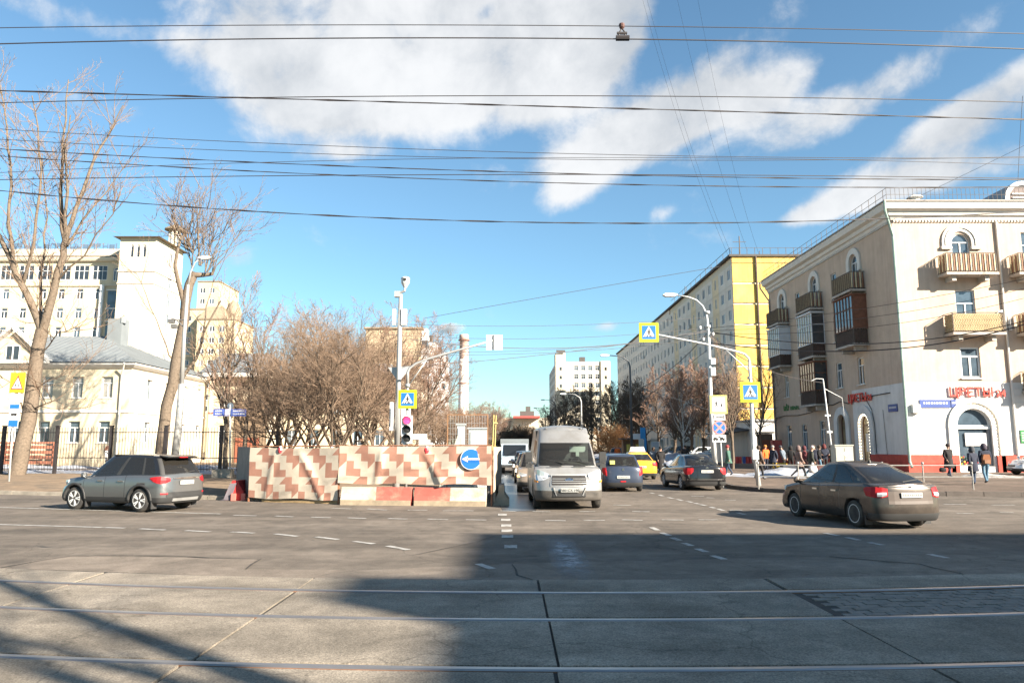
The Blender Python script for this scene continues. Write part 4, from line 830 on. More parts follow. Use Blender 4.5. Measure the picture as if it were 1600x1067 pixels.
# white block down the street
wb = thing("white_office_block", "white nine storey block with narrow stair tower at the far end of the street", "building", (12.7, 212, 0))
f9 = Fr((0, 0), (1, 0)); fA = Fr((0, 36), (0, -1)); rows9 = [23.3 - 2.5 * r_ for r_ in range(9)]
ops = [(6.0 + 2.05 * k, z, 1.25, 1.4) for k in range(4) for z in rows9]; wall("wall", f9, 16, 0, 25.9, ops, creamw, wb, u0=2.95); windows(f9, ops, wb, 'G', bar=.07, gl=[G_DARK, G_BLUE])
mb = MB(); fbox(mb, f9, 0.02, 2.9, 0, 28.4, -6, .5); fbox(mb, f9, 13.2, 15.9, 0, 26.1, -.5, .4); mb.build("stair_tower", mat("tower_cream", (.62, .55, .42), .9, var=.08), wb)
for z in rows9: mb = MB(); fbox(mb, f9, 1.2, 1.8, z, z + .9, .5, .56); fbox(mb, f9, 14.3, 14.9, z, z + .9, .4, .46); mb.build("window", G_DARK, wb)
ops = [(1.6 + 3.0 * k, z, 1.8, 1.5) for k in range(12) for z in rows9]; wall("wall", fA, 36, 0, 25.5, ops, pgrey, wb); windows(fA, ops, wb, 'H')
mb = MB(); mb.box((8, 2, 26.6), (1.6, 1.4, 1.6)); mb.box((1.5, -1, 28.8), (2.6, .2, .7)); mb.build("roof_vent", tar, wb)
# distant buildings at the end of the street
db = thing("distant_hall", "long white hall with red roof band closing the end of the street", "building", (-6.5, 335, 0))
mb = MB(); mb.box((12, 6, 7), (24, 12, 14)); mb.build("wall", creamw, db); mb = MB(); mb.box((13, 0, 14.2), (12, 12.4, .9)); mb.build("roof_band", mat("roof_red", (.45, .08, .07), .8), db); mb = MB(); mb.box((13.5, 8, 16.2), (6.5, 6, 2.2)); mb.box((14, 8, 18.4), (2.2, 2, 2.4)); mb.build("roof_plant", tar, db)
dk = thing("distant_dark_block", "dark grey block at the end of the street beside the white hall", "building", (-14.5, 300, 0))
mb = MB(); mb.box((5, 5, 7.3), (10, 10, 14.6)); mb.build("wall", mat("dark_block", (.16, .17, .19), .8), dk); [(lambda m_: (m_.box((1 + 1.9 * k, -.03, 3 + 2.8 * r_), (1.2, .1, 1.3)), m_.build("window", G_DARK, dk)))(MB()) for k in range(5) for r_ in range(4)]
# small white pavilion past the corner house, red cabinet
pv = thing("white_pavilion", "small white flat roofed pavilion in the gap beside the beige corner house", "building", (24.9, 75.5, .1))
mb = MB(); mb.box((3, 3, 2.1), (6, 6, 4.2)); mb.build("wall", whitewash, pv); mb = MB(); mb.box((3, 3, 4.3), (6.4, 6.4, .18)); mb.build("roof", zinc, pv); mb = MB(); mb.box((1.7, -.06, 1.2), (1.1, .1, 2.2)); mb.build("door", G_DARK, pv)
cb = thing("wooden_booth", "narrow brown wooden booth standing at the far end of the beige house", "booth", (24.2, 70.5, .14))
mb = MB(); mb.box((0, 0, 1.4), (1.1, 1.2, 2.8)); mb.build("cabin", mat("booth_wood", (.20, .12, .08), .85, var=.3), cb); mb = MB(); mb.box((-.1, 0, 2.9), (1.6, 1.5, .14)); mb.build("roof", tar, cb); mb = MB(); mb.box((-.1, -.63, 1.2), (.7, .05, 2.0)); mb.build("door", mat("door_red", (.28, .09, .05), .8), cb)
# tall chimney with white and red rings
ch = thing("boiler_chimney", "tall white factory chimney with a brown ring and red brick top", "chimney", (-20.6, 310, 0))
mb = MB(); mb.lathe([(2.35, 0), (2.2, 20), (2.05, 32), (1.95, 38)], 20); mb.build("shaft", mat("chimney_white", (.92, .88, .84), .9, var=.12, scale=.5, dirt=(.85, .76, .7), dscale=.3), ch, True)
mb = MB(); mb.lathe([(1.96, 38), (1.85, 46.2), (2.02, 46.3), (2.02, 48.4), (1.9, 48.6), (1.75, 48.6), (1.75, 46)], 20, cap=False); mb.build("chimney_top", mat("chimney_brick", (.52, .38, .32), .9, var=.2, scale=.8), ch, True)
for z in (27.4, 46.0): mb = MB(); mb.lathe([(2.1, z), (2.45, z), (2.45, z + .45), (2.1, z + .45)], 16, cap=False); mb.build("ring", mat("ring_brown", (.25, .12, .09), .8), ch)
# house across the tracks behind the camera, which shades the lower right of the view
sh = thing("far_side_house", "grey rendered house standing across the tram tracks behind the viewer", "building", (33.2, -9.4, 0))
mb = MB(); mb.prism([(0, 0), (60, 0), (60, -16), (0, -16)], 0, 20); mb.build("wall", pgrey, sh); mb = MB(); mb.prism([(-.2, .2), (60.2, .2), (60.2, -16.2), (-.2, -16.2)], 20.01, 20.2); mb.box((1.1, -7.2, 20.7), (2.2, 1.7, 1.1)); mb.build("roof", tar, sh)
# ------------------------------------------------------------------ trees
barks = [mat("bark_grey", (.20, .155, .115), .95, var=.35, scale=9, bump=.8, bscale=22), mat("bark_brown", (.165, .12, .085), .95, var=.35, scale=9, bump=.8, bscale=22)]
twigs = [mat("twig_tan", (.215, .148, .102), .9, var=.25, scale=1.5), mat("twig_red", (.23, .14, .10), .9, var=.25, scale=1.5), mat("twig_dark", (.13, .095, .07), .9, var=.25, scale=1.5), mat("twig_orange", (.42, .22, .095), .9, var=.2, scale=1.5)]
birchm = mat("birch_bark", (.62, .58, .53), .85, var=.2, scale=2, dirt=(.08, .07, .06), dscale=5, dlo=.58, dhi=.64)
def grow(out, p, d, L_, r, lvl, c, rg):
    n = c['seg'][lvl]; st = L_ / n; path = [p.copy()]; dirs = [d.copy()]
    for i in range(n):
        d = (d + Vector((rg.gauss(0, 1), rg.gauss(0, 1), rg.gauss(0, .8))) * c['wig'][lvl] + Vector((0, 0, c['up'][lvl]))).normalized()
        p = p + d * st; path.append(p.copy()); dirs.append(d.copy())
    rad = [max(c['rmin'], r * (1 - (1 - c['tap']) * i / n)) for i in range(n + 1)]
    out.append((lvl, path, rad))
    if lvl + 1 < len(c['seg']):
        k = c['n'][lvl]
        for j in range(k):
            t = c['t0'][lvl] + (1 - c['t0'][lvl]) * (j + rg.random()) / k; f = t * n; i = min(int(f), n - 1); q = path[i].lerp(path[i + 1], f - i); dd = dirs[i + 1]
            ax = dd.orthogonal().normalized(); ax.rotate(Matrix.Rotation(rg.uniform(0, 6.283), 3, dd))
            nd = dd.copy(); nd.rotate(Matrix.Rotation(R(c['ang'][lvl]) * rg.uniform(.65, 1.3), 3, ax))
            if nd.z < -.25: nd.z *= .3; nd.normalize()
            grow(out, q, nd, L_ * c['ratio'][lvl] * (1.15 - .6 * t) * rg.uniform(.7, 1.25), min(rad[i] * c['rr'], rad[i] * .8), lvl + 1, c, rg)
def tree_meshes(branches, bark, twig, thick=.028, birch=None):
    t = MB(); c = MB()
    for lvl, path, rad in branches:
        if rad[0] > thick: t.tube(path, rad, 7 if rad[0] > .1 else 5, cap=False)
        else: c.tube(path, rad, 3, cap=False)
    return t.mesh("trunk", birch or bark, True), c.mesh("crown", twig)
CFG = dict(seg=[5, 5, 4, 3, 2], n=[7, 7, 7, 5], wig=[.09, .14, .16, .18, .2], up=[.05, .07, .06, .05, .03], t0=[.25, .2, .15, .15], ang=[38, 42, 40, 38], ratio=[.62, .55, .5, .55], rr=.62, tap=.35, rmin=.009)
def make_spread(seed, H, lean=.5, stems=4):
    rg = random.Random(seed); out = []; c = dict(CFG); c['rmin'] = .0052; c['n'] = [8, 8, 7, 4]
    tr = Vector((rg.uniform(-.1, .1), rg.uniform(-.1, .1), .9)); out.append((0, [Vector((0, 0, -.2)), tr * .6, tr], [.2, .17, .15]))
    for k in range(stems):
        a = 6.283 * (k + rg.random() * .7) / stems; d = Vector((math.cos(a) * lean, math.sin(a) * lean, 1)).normalized()
        grow(out, tr - Vector((0, 0, .1)), d, H * rg.uniform(.55, .85), .095, 0, c, rg)
    return out
def make_upright(seed, H, r=.15, ang=30, n=None, rmin=.009):
    rg = random.Random(seed); out = []; c = dict(CFG); c['seg'] = [8, 5, 4, 3]; c['n'] = n or [16, 9, 7]; c['ang'] = [ang, 36, 38]; c['ratio'] = [.42, .5, .5]; c['t0'] = [.22, .15, .15]; c['up'] = [.06, .10, .06, .04]; c['wig'] = [.05, .1, .14, .18]; c['tap'] = .15; c['rmin'] = rmin
    grow(out, Vector((0, 0, -.2)), Vector((rg.uniform(-.06, .06), rg.uniform(-.06, .06), 1)).normalized(), H, r, 0, c, rg); return out
def make_bush(seed, H, n=130, rmin=.012):
    rg = random.Random(seed); out = []; c = dict(CFG); c['seg'] = [4, 3, 2]; c['n'] = [6, 3]; c['ang'] = [28, 30]; c['ratio'] = [.5, .5]; c['t0'] = [.35, .3]; c['up'] = [.0, .03, .03]; c['wig'] = [.1, .16, .2]; c['rmin'] = rmin
    for k in range(n):
        a = rg.uniform(0, 6.283); e = rg.uniform(.15, 1.5); d = Vector((math.cos(a) * math.cos(e), math.sin(a) * math.cos(e), math.sin(e)))
        grow(out, Vector((rg.uniform(-.3, .3), rg.uniform(-.3, .3), 0)), d, H * rg.uniform(.6, .85), .022, 0, c, rg)
    return out
def place_tree(me, x, y, s, rz, label, cat="tree", name="bare_tree", group=None, z=.1, sz=None):
    if s > 2.5:                                       # s is then the height in metres
        s = s / max(v.co.z for v in (me[1].vertices or me[0].vertices))
    t = thing(name, label, cat, (x, y, z), rz, group); t.scale = (s, s, sz or s)
    link("trunk", me[0], t); link("crown", me[1], t); return t
def path_tree(name, label, limbs, Y, base, spawn, seed, bark, twig, cfg):
    """A tree whose main limbs follow what the photograph shows: each limb is a list of (px, py, dy)."""
    rg = random.Random(seed); out = []; t = thing(name, label, "tree", base)
    for pts, r0, r1 in limbs:
        P = [at(x, y, Y + dy) - Vector(base) for x, y, dy in pts]; Q = []
        for a, b in zip(P[:-1], P[1:]): k = max(2, int((b - a).length / 1.1)); Q += [a.lerp(b, i / k) + Vector((rg.gauss(0, .05), rg.gauss(0, .05), 0)) for i in range(k)]
        Q.append(P[-1]); n = len(Q); out.append((0, Q, [r0 + (r1 - r0) * (i / (n - 1)) ** .9 for i in range(n)]))
        if r0 < .36:
            for j in range(int(spawn * (Q[-1] - Q[0]).length)):
                f = rg.uniform(.08, .99) * (n - 1); i = int(f); q = Q[i].lerp(Q[i + 1], f - i); d = (Q[i + 1] - Q[i]).normalized()
                ax = d.orthogonal().normalized(); ax.rotate(Matrix.Rotation(rg.uniform(0, 6.283), 3, d)); nd = d.copy(); nd.rotate(Matrix.Rotation(R(rg.uniform(25, 65)), 3, ax))
                grow(out, q, nd, rg.uniform(1.3, 3.6), .028, 0, cfg, rg)
    me = tree_meshes(out, bark, twig, .034); link("trunk", me[0], t); link("crown", me[1], t); return t
cz = dict(CFG); cz['seg'] = [4, 3, 2]; cz['n'] = [4, 3]; cz['ang'] = [35, 35]; cz['ratio'] = [.5, .5]; cz['t0'] = [.2, .2]; cz['up'] = [.16, .1, .05]; cz['wig'] = [.1, .14, .16]; cz['rmin'] = .0085
b1 = gpt(30, 742, .1)
path_tree("poplar_tree", "big forked bare poplar with thick pale trunk beside the bus stop post", [
    ([(28, 744, 0), (38, 690, 0), (52, 600, 0), (66, 515, 0)], .48, .36),
    ([(66, 520, 0), (45, 465, .2), (24, 425, .5), (6, 385, .8), (-14, 350, 1.2)], .25, .12), ([(24, 428, .5), (14, 350, .6), (18, 260, .8), (6, 170, 1), (-4, 110, 1)], .13, .03), ([(36, 445, .3), (52, 380, -.4), (64, 300, -.6), (60, 200, -.8), (50, 150, -1)], .11, .03),
    ([(66, 520, 0), (82, 455, -.3), (98, 400, -.4), (104, 370, -.5)], .26, .17), ([(102, 385, -.5), (94, 300, -.5), (98, 220, -.4), (107, 125, -.2)], .15, .03), ([(104, 372, -.5), (106, 300, -.9), (104, 230, -1.2), (110, 180, -1.3)], .11, .03), ([(104, 372, -.5), (120, 325, -.3), (140, 270, 0), (165, 215, .3), (192, 165, .4)], .16, .03),
    ([(100, 390, -.4), (130, 345, .8), (165, 300, 1.5), (205, 245, 2)], .09, .02), ([(62, 500, .2), (66, 420, 1.2), (72, 340, 1.6), (66, 240, 2)], .10, .02), ([(88, 440, -.3), (130, 400, -1), (175, 335, -1.6), (188, 300, -1.8)], .07, .015),
    ([(40, 640, 0), (20, 600, -1), (-5, 585, -2)], .05, .015), ([(50, 610, 0), (80, 590, -1), (120, 600, -1.8)], .045, .012), ([(60, 560, 0), (90, 520, -1), (130, 515, -1.6)], .05, .012), ([(48, 640, 0), (85, 625, -1), (110, 640, -1.5)], .04, .012), ([(55, 560, 0), (20, 520, -1), (-10, 515, -1.5)], .05, .012)],
    b1.y, (b1.x, b1.y, .1), 2.0, 5, barks[0], twigs[0], cz)
b2 = gpt(246, 738, .1)
shoots = []
rs = random.Random(3)
for k in range(40):
    x0, y0 = rs.choice(((285, 370), (300, 420), (312, 415), (322, 425), (300, 395), (330, 430), (292, 390)))
    x1 = x0 + (x0 - 303) * 1.3 + rs.gauss(0, 30); y1 = rs.uniform(285, 345) + abs(x1 - 310) * .35
    shoots.append(([(x0, y0, rs.uniform(-.3, .3)), (x0 + (x1 - x0) * .45, y0 + (y1 - y0) * .4, rs.uniform(-.7, .7)), (x1, y1, rs.uniform(-1.2, 1.2))], .04, .010))
path_tree("pollard_tree", "leaning pollarded tree with a fan of upright shoots beside the grey street lamp", [
    ([(246, 740, 0), (252, 690, 0), (262, 635, 0), (276, 565, 0), (288, 500, 0), (298, 445, 0), (304, 425, 0)], .40, .28),
    ([(264, 630, 0), (285, 590, .3), (306, 560, .6), (318, 520, .8), (345, 470, 1)], .16, .05), ([(290, 490, 0), (282, 455, -.2), (274, 415, -.3), (282, 370, -.3), (268, 335, -.4)], .2, .05), ([(302, 430, 0), (318, 430, .2), (332, 428, .3)], .2, .12), ([(276, 570, 0), (258, 540, -.5), (246, 500, -.8), (228, 460, -1), (212, 425, -1.2)], .06, .015), ([(318, 520, .8), (322, 480, 1), (335, 430, 1.2)], .07, .02)] + shoots,
    b2.y, (b2.x, b2.y, .1), .62, 9, barks[0], twigs[0], cz)
SP = [tree_meshes(make_spread(s, 9.6, l), barks[1], twigs[t]) for s, l, t in ((11, .55, 0), (12, .65, 1), (13, .5, 0))]
UP = [tree_meshes(make_upright(s, 10, .16, a), barks[0], twigs[t]) for s, a, t in ((21, 32, 0), (22, 38, 1))]
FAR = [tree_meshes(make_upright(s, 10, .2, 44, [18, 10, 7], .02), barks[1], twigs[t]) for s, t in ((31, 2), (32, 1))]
BIRCH = tree_meshes(make_upright(41, 11, .13, 28, [14, 8, 6], .012), barks[0], twigs[1], .03, birchm)
BUSH = tree_meshes(make_bush(51, 3.2), twigs[3], twigs[3]); FBUSH = tree_meshes(make_bush(52, 5.0, 90, .03), barks[1], twigs[0])
rt = random.Random(77)
ORD = ("leftmost", "second from the left", "third from the left", "fourth from the left", "fifth from the left", "sixth from the left", "seventh from the left", "eighth from the left", "ninth from the left", "tenth from the left", "eleventh from the left", "twelfth from the left", "thirteenth from the left", "fourteenth from the left", "fifteenth from the left", "rightmost")
def row(*t): t = sorted(t); return [(ORD[i] if i < len(t) - 1 else "rightmost", *q) for i, q in enumerate(t)]
for od, px, Y, h in row((448, 42, 8.2), (478, 37, 9.4), (520, 34, 8.4), (556, 38, 9.8), (592, 36, 8.2), (450, 46, 10.4), (530, 48, 11.4), (635, 45, 8.6), (585, 52, 11.2), (628, 54, 8.6), (490, 58, 11.5), (412, 54, 9.0)):
    place_tree(SP[rt.randrange(3)], (px - 800) / FPX * Y, Y, h, rt.uniform(0, 6.28), od + " of the bare tangled trees right behind the hoarding", group="bare trees behind the hoarding")
place_tree(UP[0], *gpt(352, 738, .1).xy, 1.08, 1.0, "slim upright bare tree just behind the blue street name post"); place_tree(UP[1], (386 - 800) / FPX * 47, 47, 1.0, 2.0, "slim bare tree between the street name post and the tangled trees")
place_tree(UP[1], (-40) * 1.0, 52, .7, .4, "small bare tree behind the fence at the edge beyond the forked poplar")
for od, px, Y, h in row((692, 62, 5.6), (712, 70, 5.4), (735, 84, 6.0), (655, 74, 7.6), (752, 110, 8.6), (768, 130, 9.4), (700, 58, 6.2), (722, 62, 5.6), (742, 72, 6.0), (672, 56, 6.2), (757, 92, 6.6), (728, 105, 7.0), (640, 90, 11), (600, 85, 11), (560, 90, 12)):
    place_tree(SP[rt.randrange(3)], (px - 800) / FPX * Y, Y, h, rt.uniform(0, 6.28), od + " of the bare trees beyond the traffic light on the chimney side", group="bare trees down the left side of the street")
for od, px, Y, h in row((792, 250, 9), (806, 260, 10), (820, 255, 10), (834, 262, 9), (846, 250, 8)):
    place_tree(FBUSH, (px - 800) / FPX * Y, Y, h, rt.uniform(0, 6.28), od + " of the brown thickets in front of the distant white hall", name="thicket", cat="shrub", group="thickets at the end of the street")
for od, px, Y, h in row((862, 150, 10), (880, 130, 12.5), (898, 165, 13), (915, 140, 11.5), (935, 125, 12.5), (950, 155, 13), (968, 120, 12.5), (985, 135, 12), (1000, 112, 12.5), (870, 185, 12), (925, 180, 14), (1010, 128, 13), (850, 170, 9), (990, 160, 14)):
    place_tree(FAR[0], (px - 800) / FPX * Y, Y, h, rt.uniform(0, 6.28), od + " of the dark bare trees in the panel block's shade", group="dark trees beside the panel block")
for od, px, Y, h in row((1028, 98, 12.5), (1050, 88, 12), (1076, 92, 13), (1094, 84, 11.5), (1118, 90, 12.5), (1066, 76, 9.5), (1140, 84, 11), (1158, 88, 9.5)):
    place_tree(FAR[1], (px - 800) / FPX * Y, Y, h, rt.uniform(0, 6.28), od + " of the reddish bare trees before the panel block", group="reddish trees before the panel block")
place_tree(BIRCH, (1066 - 800) / FPX * 72, 72, .72, .6, "white trunked birch leaning over the parked cars", name="birch_tree")
place_tree(UP[0], (1140 - 800) / FPX * 54, 54, .78, 3.0, "young bare tree on the snow between the lamp post and the crossing sign"); place_tree(UP[1], 23.3, 70, .95, 1.0, "bare tree growing up against the bright yellow end wall")
place_tree(BUSH, (957 - 800) / FPX * 101, 101, 1.5, 0, "round orange willow bush behind the taxi", cat="shrub", name="willow_bush")
place_tree(tree_meshes(make_upright(61, 14.5, .46, 22, [5, 4, 4], .02), barks[0], twigs[0]), 14.5, -6.6, 1, .3, "pollarded tree beside the tram track behind the viewer")

# ------------------------------------------------------------------ fence on the left
darkpaint = mat("fence_paint", (.045, .04, .042), .55, .2, var=.2); greypole = mat("pole_grey", (.42, .42, .41), .55, .35, var=.1, scale=2); whitepole = mat("pole_white", (.62, .63, .62), .5, .2, var=.1)
galv = mat("galvanised", (.50, .51, .51), .45, .5, var=.1)
A_, B_ = Vector((-46, 47.4, .1)), Vector((-14.2, 44.6, .1)); fence = thing("metal_fence", "black metal picket fence with square posts in front of the cream houses", "fence", A_)
L_ = (B_ - A_).length; dv = (B_ - A_) / L_; npost = 10; pk = MB()
ang = math.atan2(dv.y, dv.x)
for i in range(npost): mb = MB(); mb.box((0, 0, 1.45), (.17, .17, 2.95), ang); mb.box((0, 0, 2.95), (.21, .21, .06), ang); p = mb.build("post", darkpaint, fence); p.location = dv * (L_ * i / (npost - 1))
for i in range(npost - 1):
    a = dv * (L_ * i / (npost - 1) + .09); b = dv * (L_ * (i + 1) / (npost - 1) - .09)
    for z in (.32, 1.0, 2.55): mb = MB(); mb.beam(a + Vector((0, 0, z)), b + Vector((0, 0, z)), .04, .05); mb.build("rail", darkpaint, fence)
for i in range(int(L_ / .19)):
    q = dv * (i * .19); pk.beam(q + Vector((0, -.03, .2)), q + Vector((0, -.03, 2.85)), .022, .022)
    if i % 2: pk.beam(q + Vector((.095, -.03, .2)), q + Vector((.095, -.03, 1.0)), .018, .018)
o = pk.build("pickets", darkpaint, fence); o['kind'] = 'stuff'

# ------------------------------------------------------------------ signs and poles
sy = mat("sign_yellow", (.60, .74, .015), .5, var=.04); so = mat("sign_orange", (.85, .58, .03), .5, var=.04); sb = mat("traffic_blue", (.02, .18, .60), .45, var=.04); sr = mat("traffic_red", (.62, .06, .05), .5, var=.05); sgrey = mat("sign_back", (.55, .56, .56), .5, .3, var=.08)
def poly_plate(mb, c, pts, d, mi=0, t=.006):           # flat figure facing the viewer (-Y), d metres in front of the plate
    mb.prism(pts, 0, t, mi, frame=lambda a, b, h: (c[0] + a, c[1] - d - h, c[2] + b))
def rect(x0, z0, x1, z1): return [(x0, z0), (x1, z0), (x1, z1), (x0, z1)]
def circ(r_, n=28, cx=0, cz=0): return [(cx + r_ * math.cos(6.2832 * i / n), cz + r_ * math.sin(6.2832 * i / n)) for i in range(n)]
def walker(mb, c, s, d, mi, flip=1):
    q = lambda pts: [(x * s * flip, z * s) for x, z in pts]
    poly_plate(mb, c, [(x + .02 * s * flip, z + .22 * s) for x, z in circ(.055 * s, 10)], d, mi)
    for pts in ([(-.05, .15), (.06, .15), (.05, -.05), (-.04, -.05)], [(.0, -.05), (.05, -.05), (.16, -.28), (.10, -.28)], [(-.04, -.05), (.02, -.05), (-.10, -.28), (-.16, -.28)], [(.05, .14), (.15, .02), (.13, -.01), (.04, .08)], [(-.05, .14), (-.15, .0), (-.12, -.02), (-.03, .09)]): poly_plate(mb, c, q(pts), d, mi)
def crossing_sign(root, c, s, flip=1, name="crossing_sign"):
    k = s / 2; m = MB(); poly_plate(m, c, rect(-k, -k, k, k), 0, 0, .03); sg = m.build(name, [sy], root)
    m = MB(); poly_plate(m, c, rect(-k * .70, -k * .70, k * .70, k * .70), .03); m.build("sign_field", sb, sg)
    m = MB(); poly_plate(m, c, [(-k * .62, -k * .46), (k * .62, -k * .46), (0, k * .64)], .036); m.build("sign_triangle", whitep, sg)
    m = MB(); walker(m, (c[0], c[1], c[2] - .02 * s), s * .72, .042, 0, flip); [poly_plate(m, c, rect(k * (-.5 + .24 * i), -k * .43, k * (-.36 + .24 * i), -k * .36), .042) for i in range(5)]; m.build("pictogram", blackp, sg); return sg
# camera pole and traffic light behind the hoarding
p0 = Vector(((622 - 800) / FPX * 27.5, 27.5, 0.1)); cp = thing("camera_pole", "tall grey pole with traffic cameras and white boxes above the hoarding", "pole", p0)
h = at(626, 460, 27.5).z - .1; mb = MB(); mb.tube([(0, 0, 0), (0, 0, 1.6)], .13, 10); mb.tube([(0, 0, 1.6), (.02, 0, h)], [.11, .075], 10); mb.build("pole", greypole, cp, True)
mb = MB(); mb.tube([(0, 0, h - .15), (-.08, -.05, h), (.18, -.1, h + .12), (.2, -.1, h + .3)], .05, 6); mb.box((-.1, 0, h), (.22, .22, .22)); mb.build("bracket", greypole, cp)
mb = MB(); mb.lathe([(.05, h + .22), (.16, h + .42), (.17, h + .62), (.1, h + .66)], 10, (.2, -.1, 0)); mb.build("camera", whitepole, cp)
mb = MB(); mb.box((.2, -.1, h + .53), (.12, .36, .1)); mb.build("lens", blackp, cp)
for s, w in ((-.2, .12), (.17, .2)): mb = MB(); mb.box((s, -.02, at(0, 500, 27.5).z), (w, .2, .62)); mb.build("equipment_box", whitepole, cp)
mb = MB(); z = at(0, 588, 27.5).z; mb.prism([(-.42, z + .25), (.48, z + .3), (.0, z - .32)], .1, .12, frame=lambda a, b, h_: (a, h_, b)); mb.build("sign_back", sgrey, cp)
mb = MB(); z = at(0, 655, 27.5).z; mb.box((-.2, -.06, z), (.1, .5, 1.05)); mb.box((.3, .1, z), (.35, .03, 1.4)); mb.build("board", whitep, cp)
tl = thing("traffic_light", "traffic light showing red under a yellow bordered crossing sign and long sign arm", "traffic light", ((637 - 800) / FPX * 26.5, 26.5, .1)); tx, ty = tl.location.x, tl.location.y
def Lp(px, py, Y=26.5, o=tl): return at(px, py, Y) - Vector(o.location)
mb = MB(); mb.tube([(0, 0, 0), Lp(637, 600), ], [.055, .05], 8); mb.tube([Lp(637, 602), Lp(637, 582), Lp(640, 575), Lp(650, 568), Lp(668, 561), Lp(720, 546), Lp(777, 530)], [.05, .05, .045, .045, .045, .04, .035], 8); mb.tube([Lp(638, 603), Lp(667, 562)], .025, 6); mb.lathe([(.09, 0), (.09, .12)], 10, Lp(637, 605)); mb.build("pole", greypole, tl, True)
crossing_sign(tl, Lp(637.5, 624) + Vector((0, -.1, 0)), .66)
mb = MB(); c = Lp(772.5, 535); mb.box(c, (.6, .03, .56)); mb.build("sign_back", whitep, tl); mb = MB(); mb.box(c + Vector((0, -.04, 0)), (.05, .04, .56)); mb.build("clamp", greypole, tl)
mb = MB(); c = Lp(636.5, 671); mb.box(c + Vector((0, -.06, 0)), (.36, .2, 1.0)); mb.build("housing", mat("signal_white", (.68, .69, .69), .5, var=.04), tl)
for i, (m_, nm) in enumerate(((mat("signal_red_lit", (1.0, .03, .10), .4, var=0, emit=1.2), "red_lamp"), (blackp, "amber_lamp"), (blackp, "green_lamp"))):
    cc = c + Vector((0, -.17, .32 - .32 * i)); mb = MB(); mb.lathe([(.125, -.02), (.125, .0), (.08, -.03 - .0), (.0, -.045)], 14, cc, 'Y'); lp = mb.build(nm, m_, tl); mb = MB(); mb.lathe([(.15, 0.01), (.15, -.05)], 14, cc, 'Y', cap=False); mb.add([cc + Vector((.15 * math.cos(a * .2618), -.05 - .14 * max(0, math.sin(a * .2618)) , .15 * math.sin(a * .2618))) for a in range(13)] + [cc + Vector((.15 * math.cos(a * .2618), 0, .15 * math.sin(a * .2618))) for a in range(13)], [(a, a + 1, 14 + a, 13 + a) for a in range(12)]); mb.build("visor", blackp, lp)
mb = MB(); [mb.box(Lp(x, y) + Vector((0, .25, 0)), (w, .15, h_)) for x, y, w, h_ in ((655, 682, .5, .2), (662, 692, .4, .25))]; mb.build("small_boxes", whitepole, tl)
# right: crossing sign post with long arm
YR = 32.0; rp = thing("crossing_sign_post", "white post with one crossing sign above head height and another on its long arm", "road sign", ((1179 - 800) / FPX * YR, YR, .14))
def Lq(px, py, Y=YR, o=rp): return at(px, py, Y) - Vector(o.location)
mb = MB(); mb.tube([(0, 0, 0), Lq(1177, 695), Lq(1173, 600), Lq(1171, 565)], [.10, .095, .07, .06], 10); mb.tube([Lq(1171, 568), Lq(1170, 560), Lq(1163, 553), Lq(1150, 549), Lq(1100, 537), Lq(1028, 523), Lq(1008, 519)], [.055, .05, .05, .05, .045, .035, .03], 8); mb.tube([Lq(1171, 580), Lq(1133, 546)], .025, 6); mb.build("post", whitepole, rp, True)
mb = MB(); mb.box(Lq(1178, 710) + Vector((0, -.15, 0)), (.26, .2, .42)); mb.build("button_box", whitepole, rp); mb = MB(); mb.lathe([(.11, 0), (.11, .1)], 10, Lq(1171.5, 592)); mb.build("collar", galv, rp)
crossing_sign(rp, Lq(1171, 613) + Vector((0, -.1, 0)), .88, -1); crossing_sign(rp, Lq(1013, 520) + Vector((0, -.1, 0)), .86)
# lamp post with the bundle of cables
YL = 37.0; lp = thing("street_lamp", "tall white lamp post with curved arm where the cables meet", "street lamp", ((1114 - 800) / FPX * YL, YL, .14))
def Ll(px, py, Y=YL, o=lp): return at(px, py, Y) - Vector(o.location)
mb = MB(); mb.tube([(0, 0, 0), Ll(1111, 640), Ll(1107, 520), Ll(1104, 492), Ll(1098, 478), Ll(1088, 469), Ll(1075, 464), Ll(1056, 461)], [.13, .11, .08, .055, .04, .04, .035, .03], 10); mb.lathe([(.14, 0), (.14, .12)], 10, Ll(1105, 490)); mb.lathe([(.14, 0), (.14, .12)], 10, Ll(1106, 512)); mb.build("post", whitepole, lp, True)
def lamp_head(root, c, s=1., ax=-1, m=None):
    mb = MB(); mb.prism([(0, -.03), (.2 * ax, -.10), (.62 * ax, -.09), (.75 * ax, 0), (.62 * ax, .09), (.2 * ax, .08), (0, .04)], -.13 * s, .13 * s, frame=lambda a, b, h_: (c[0] + a * s, c[1] + h_, c[2] + b * s)); mb.build("lamp_head", m or whitepole, root)
lamp_head(lp, Ll(1058, 461))
for y in (565, 581): mb = MB(); mb.box(Ll(1113, y) + Vector((0, -.1, 0)), (.24, .2, .42 if y > 570 else .3)); mb.build("junction_box", whitepole, lp)
mb = MB(); [mb.lathe([(.05, 0), (.07, .08), (.05, .16)], 8, Ll(x, y) + Vector((0, -.15, 0))) for x, y in ((1093, 515), (1098, 533), (1113, 525))]; mb.build("insulator", whitep, lp)
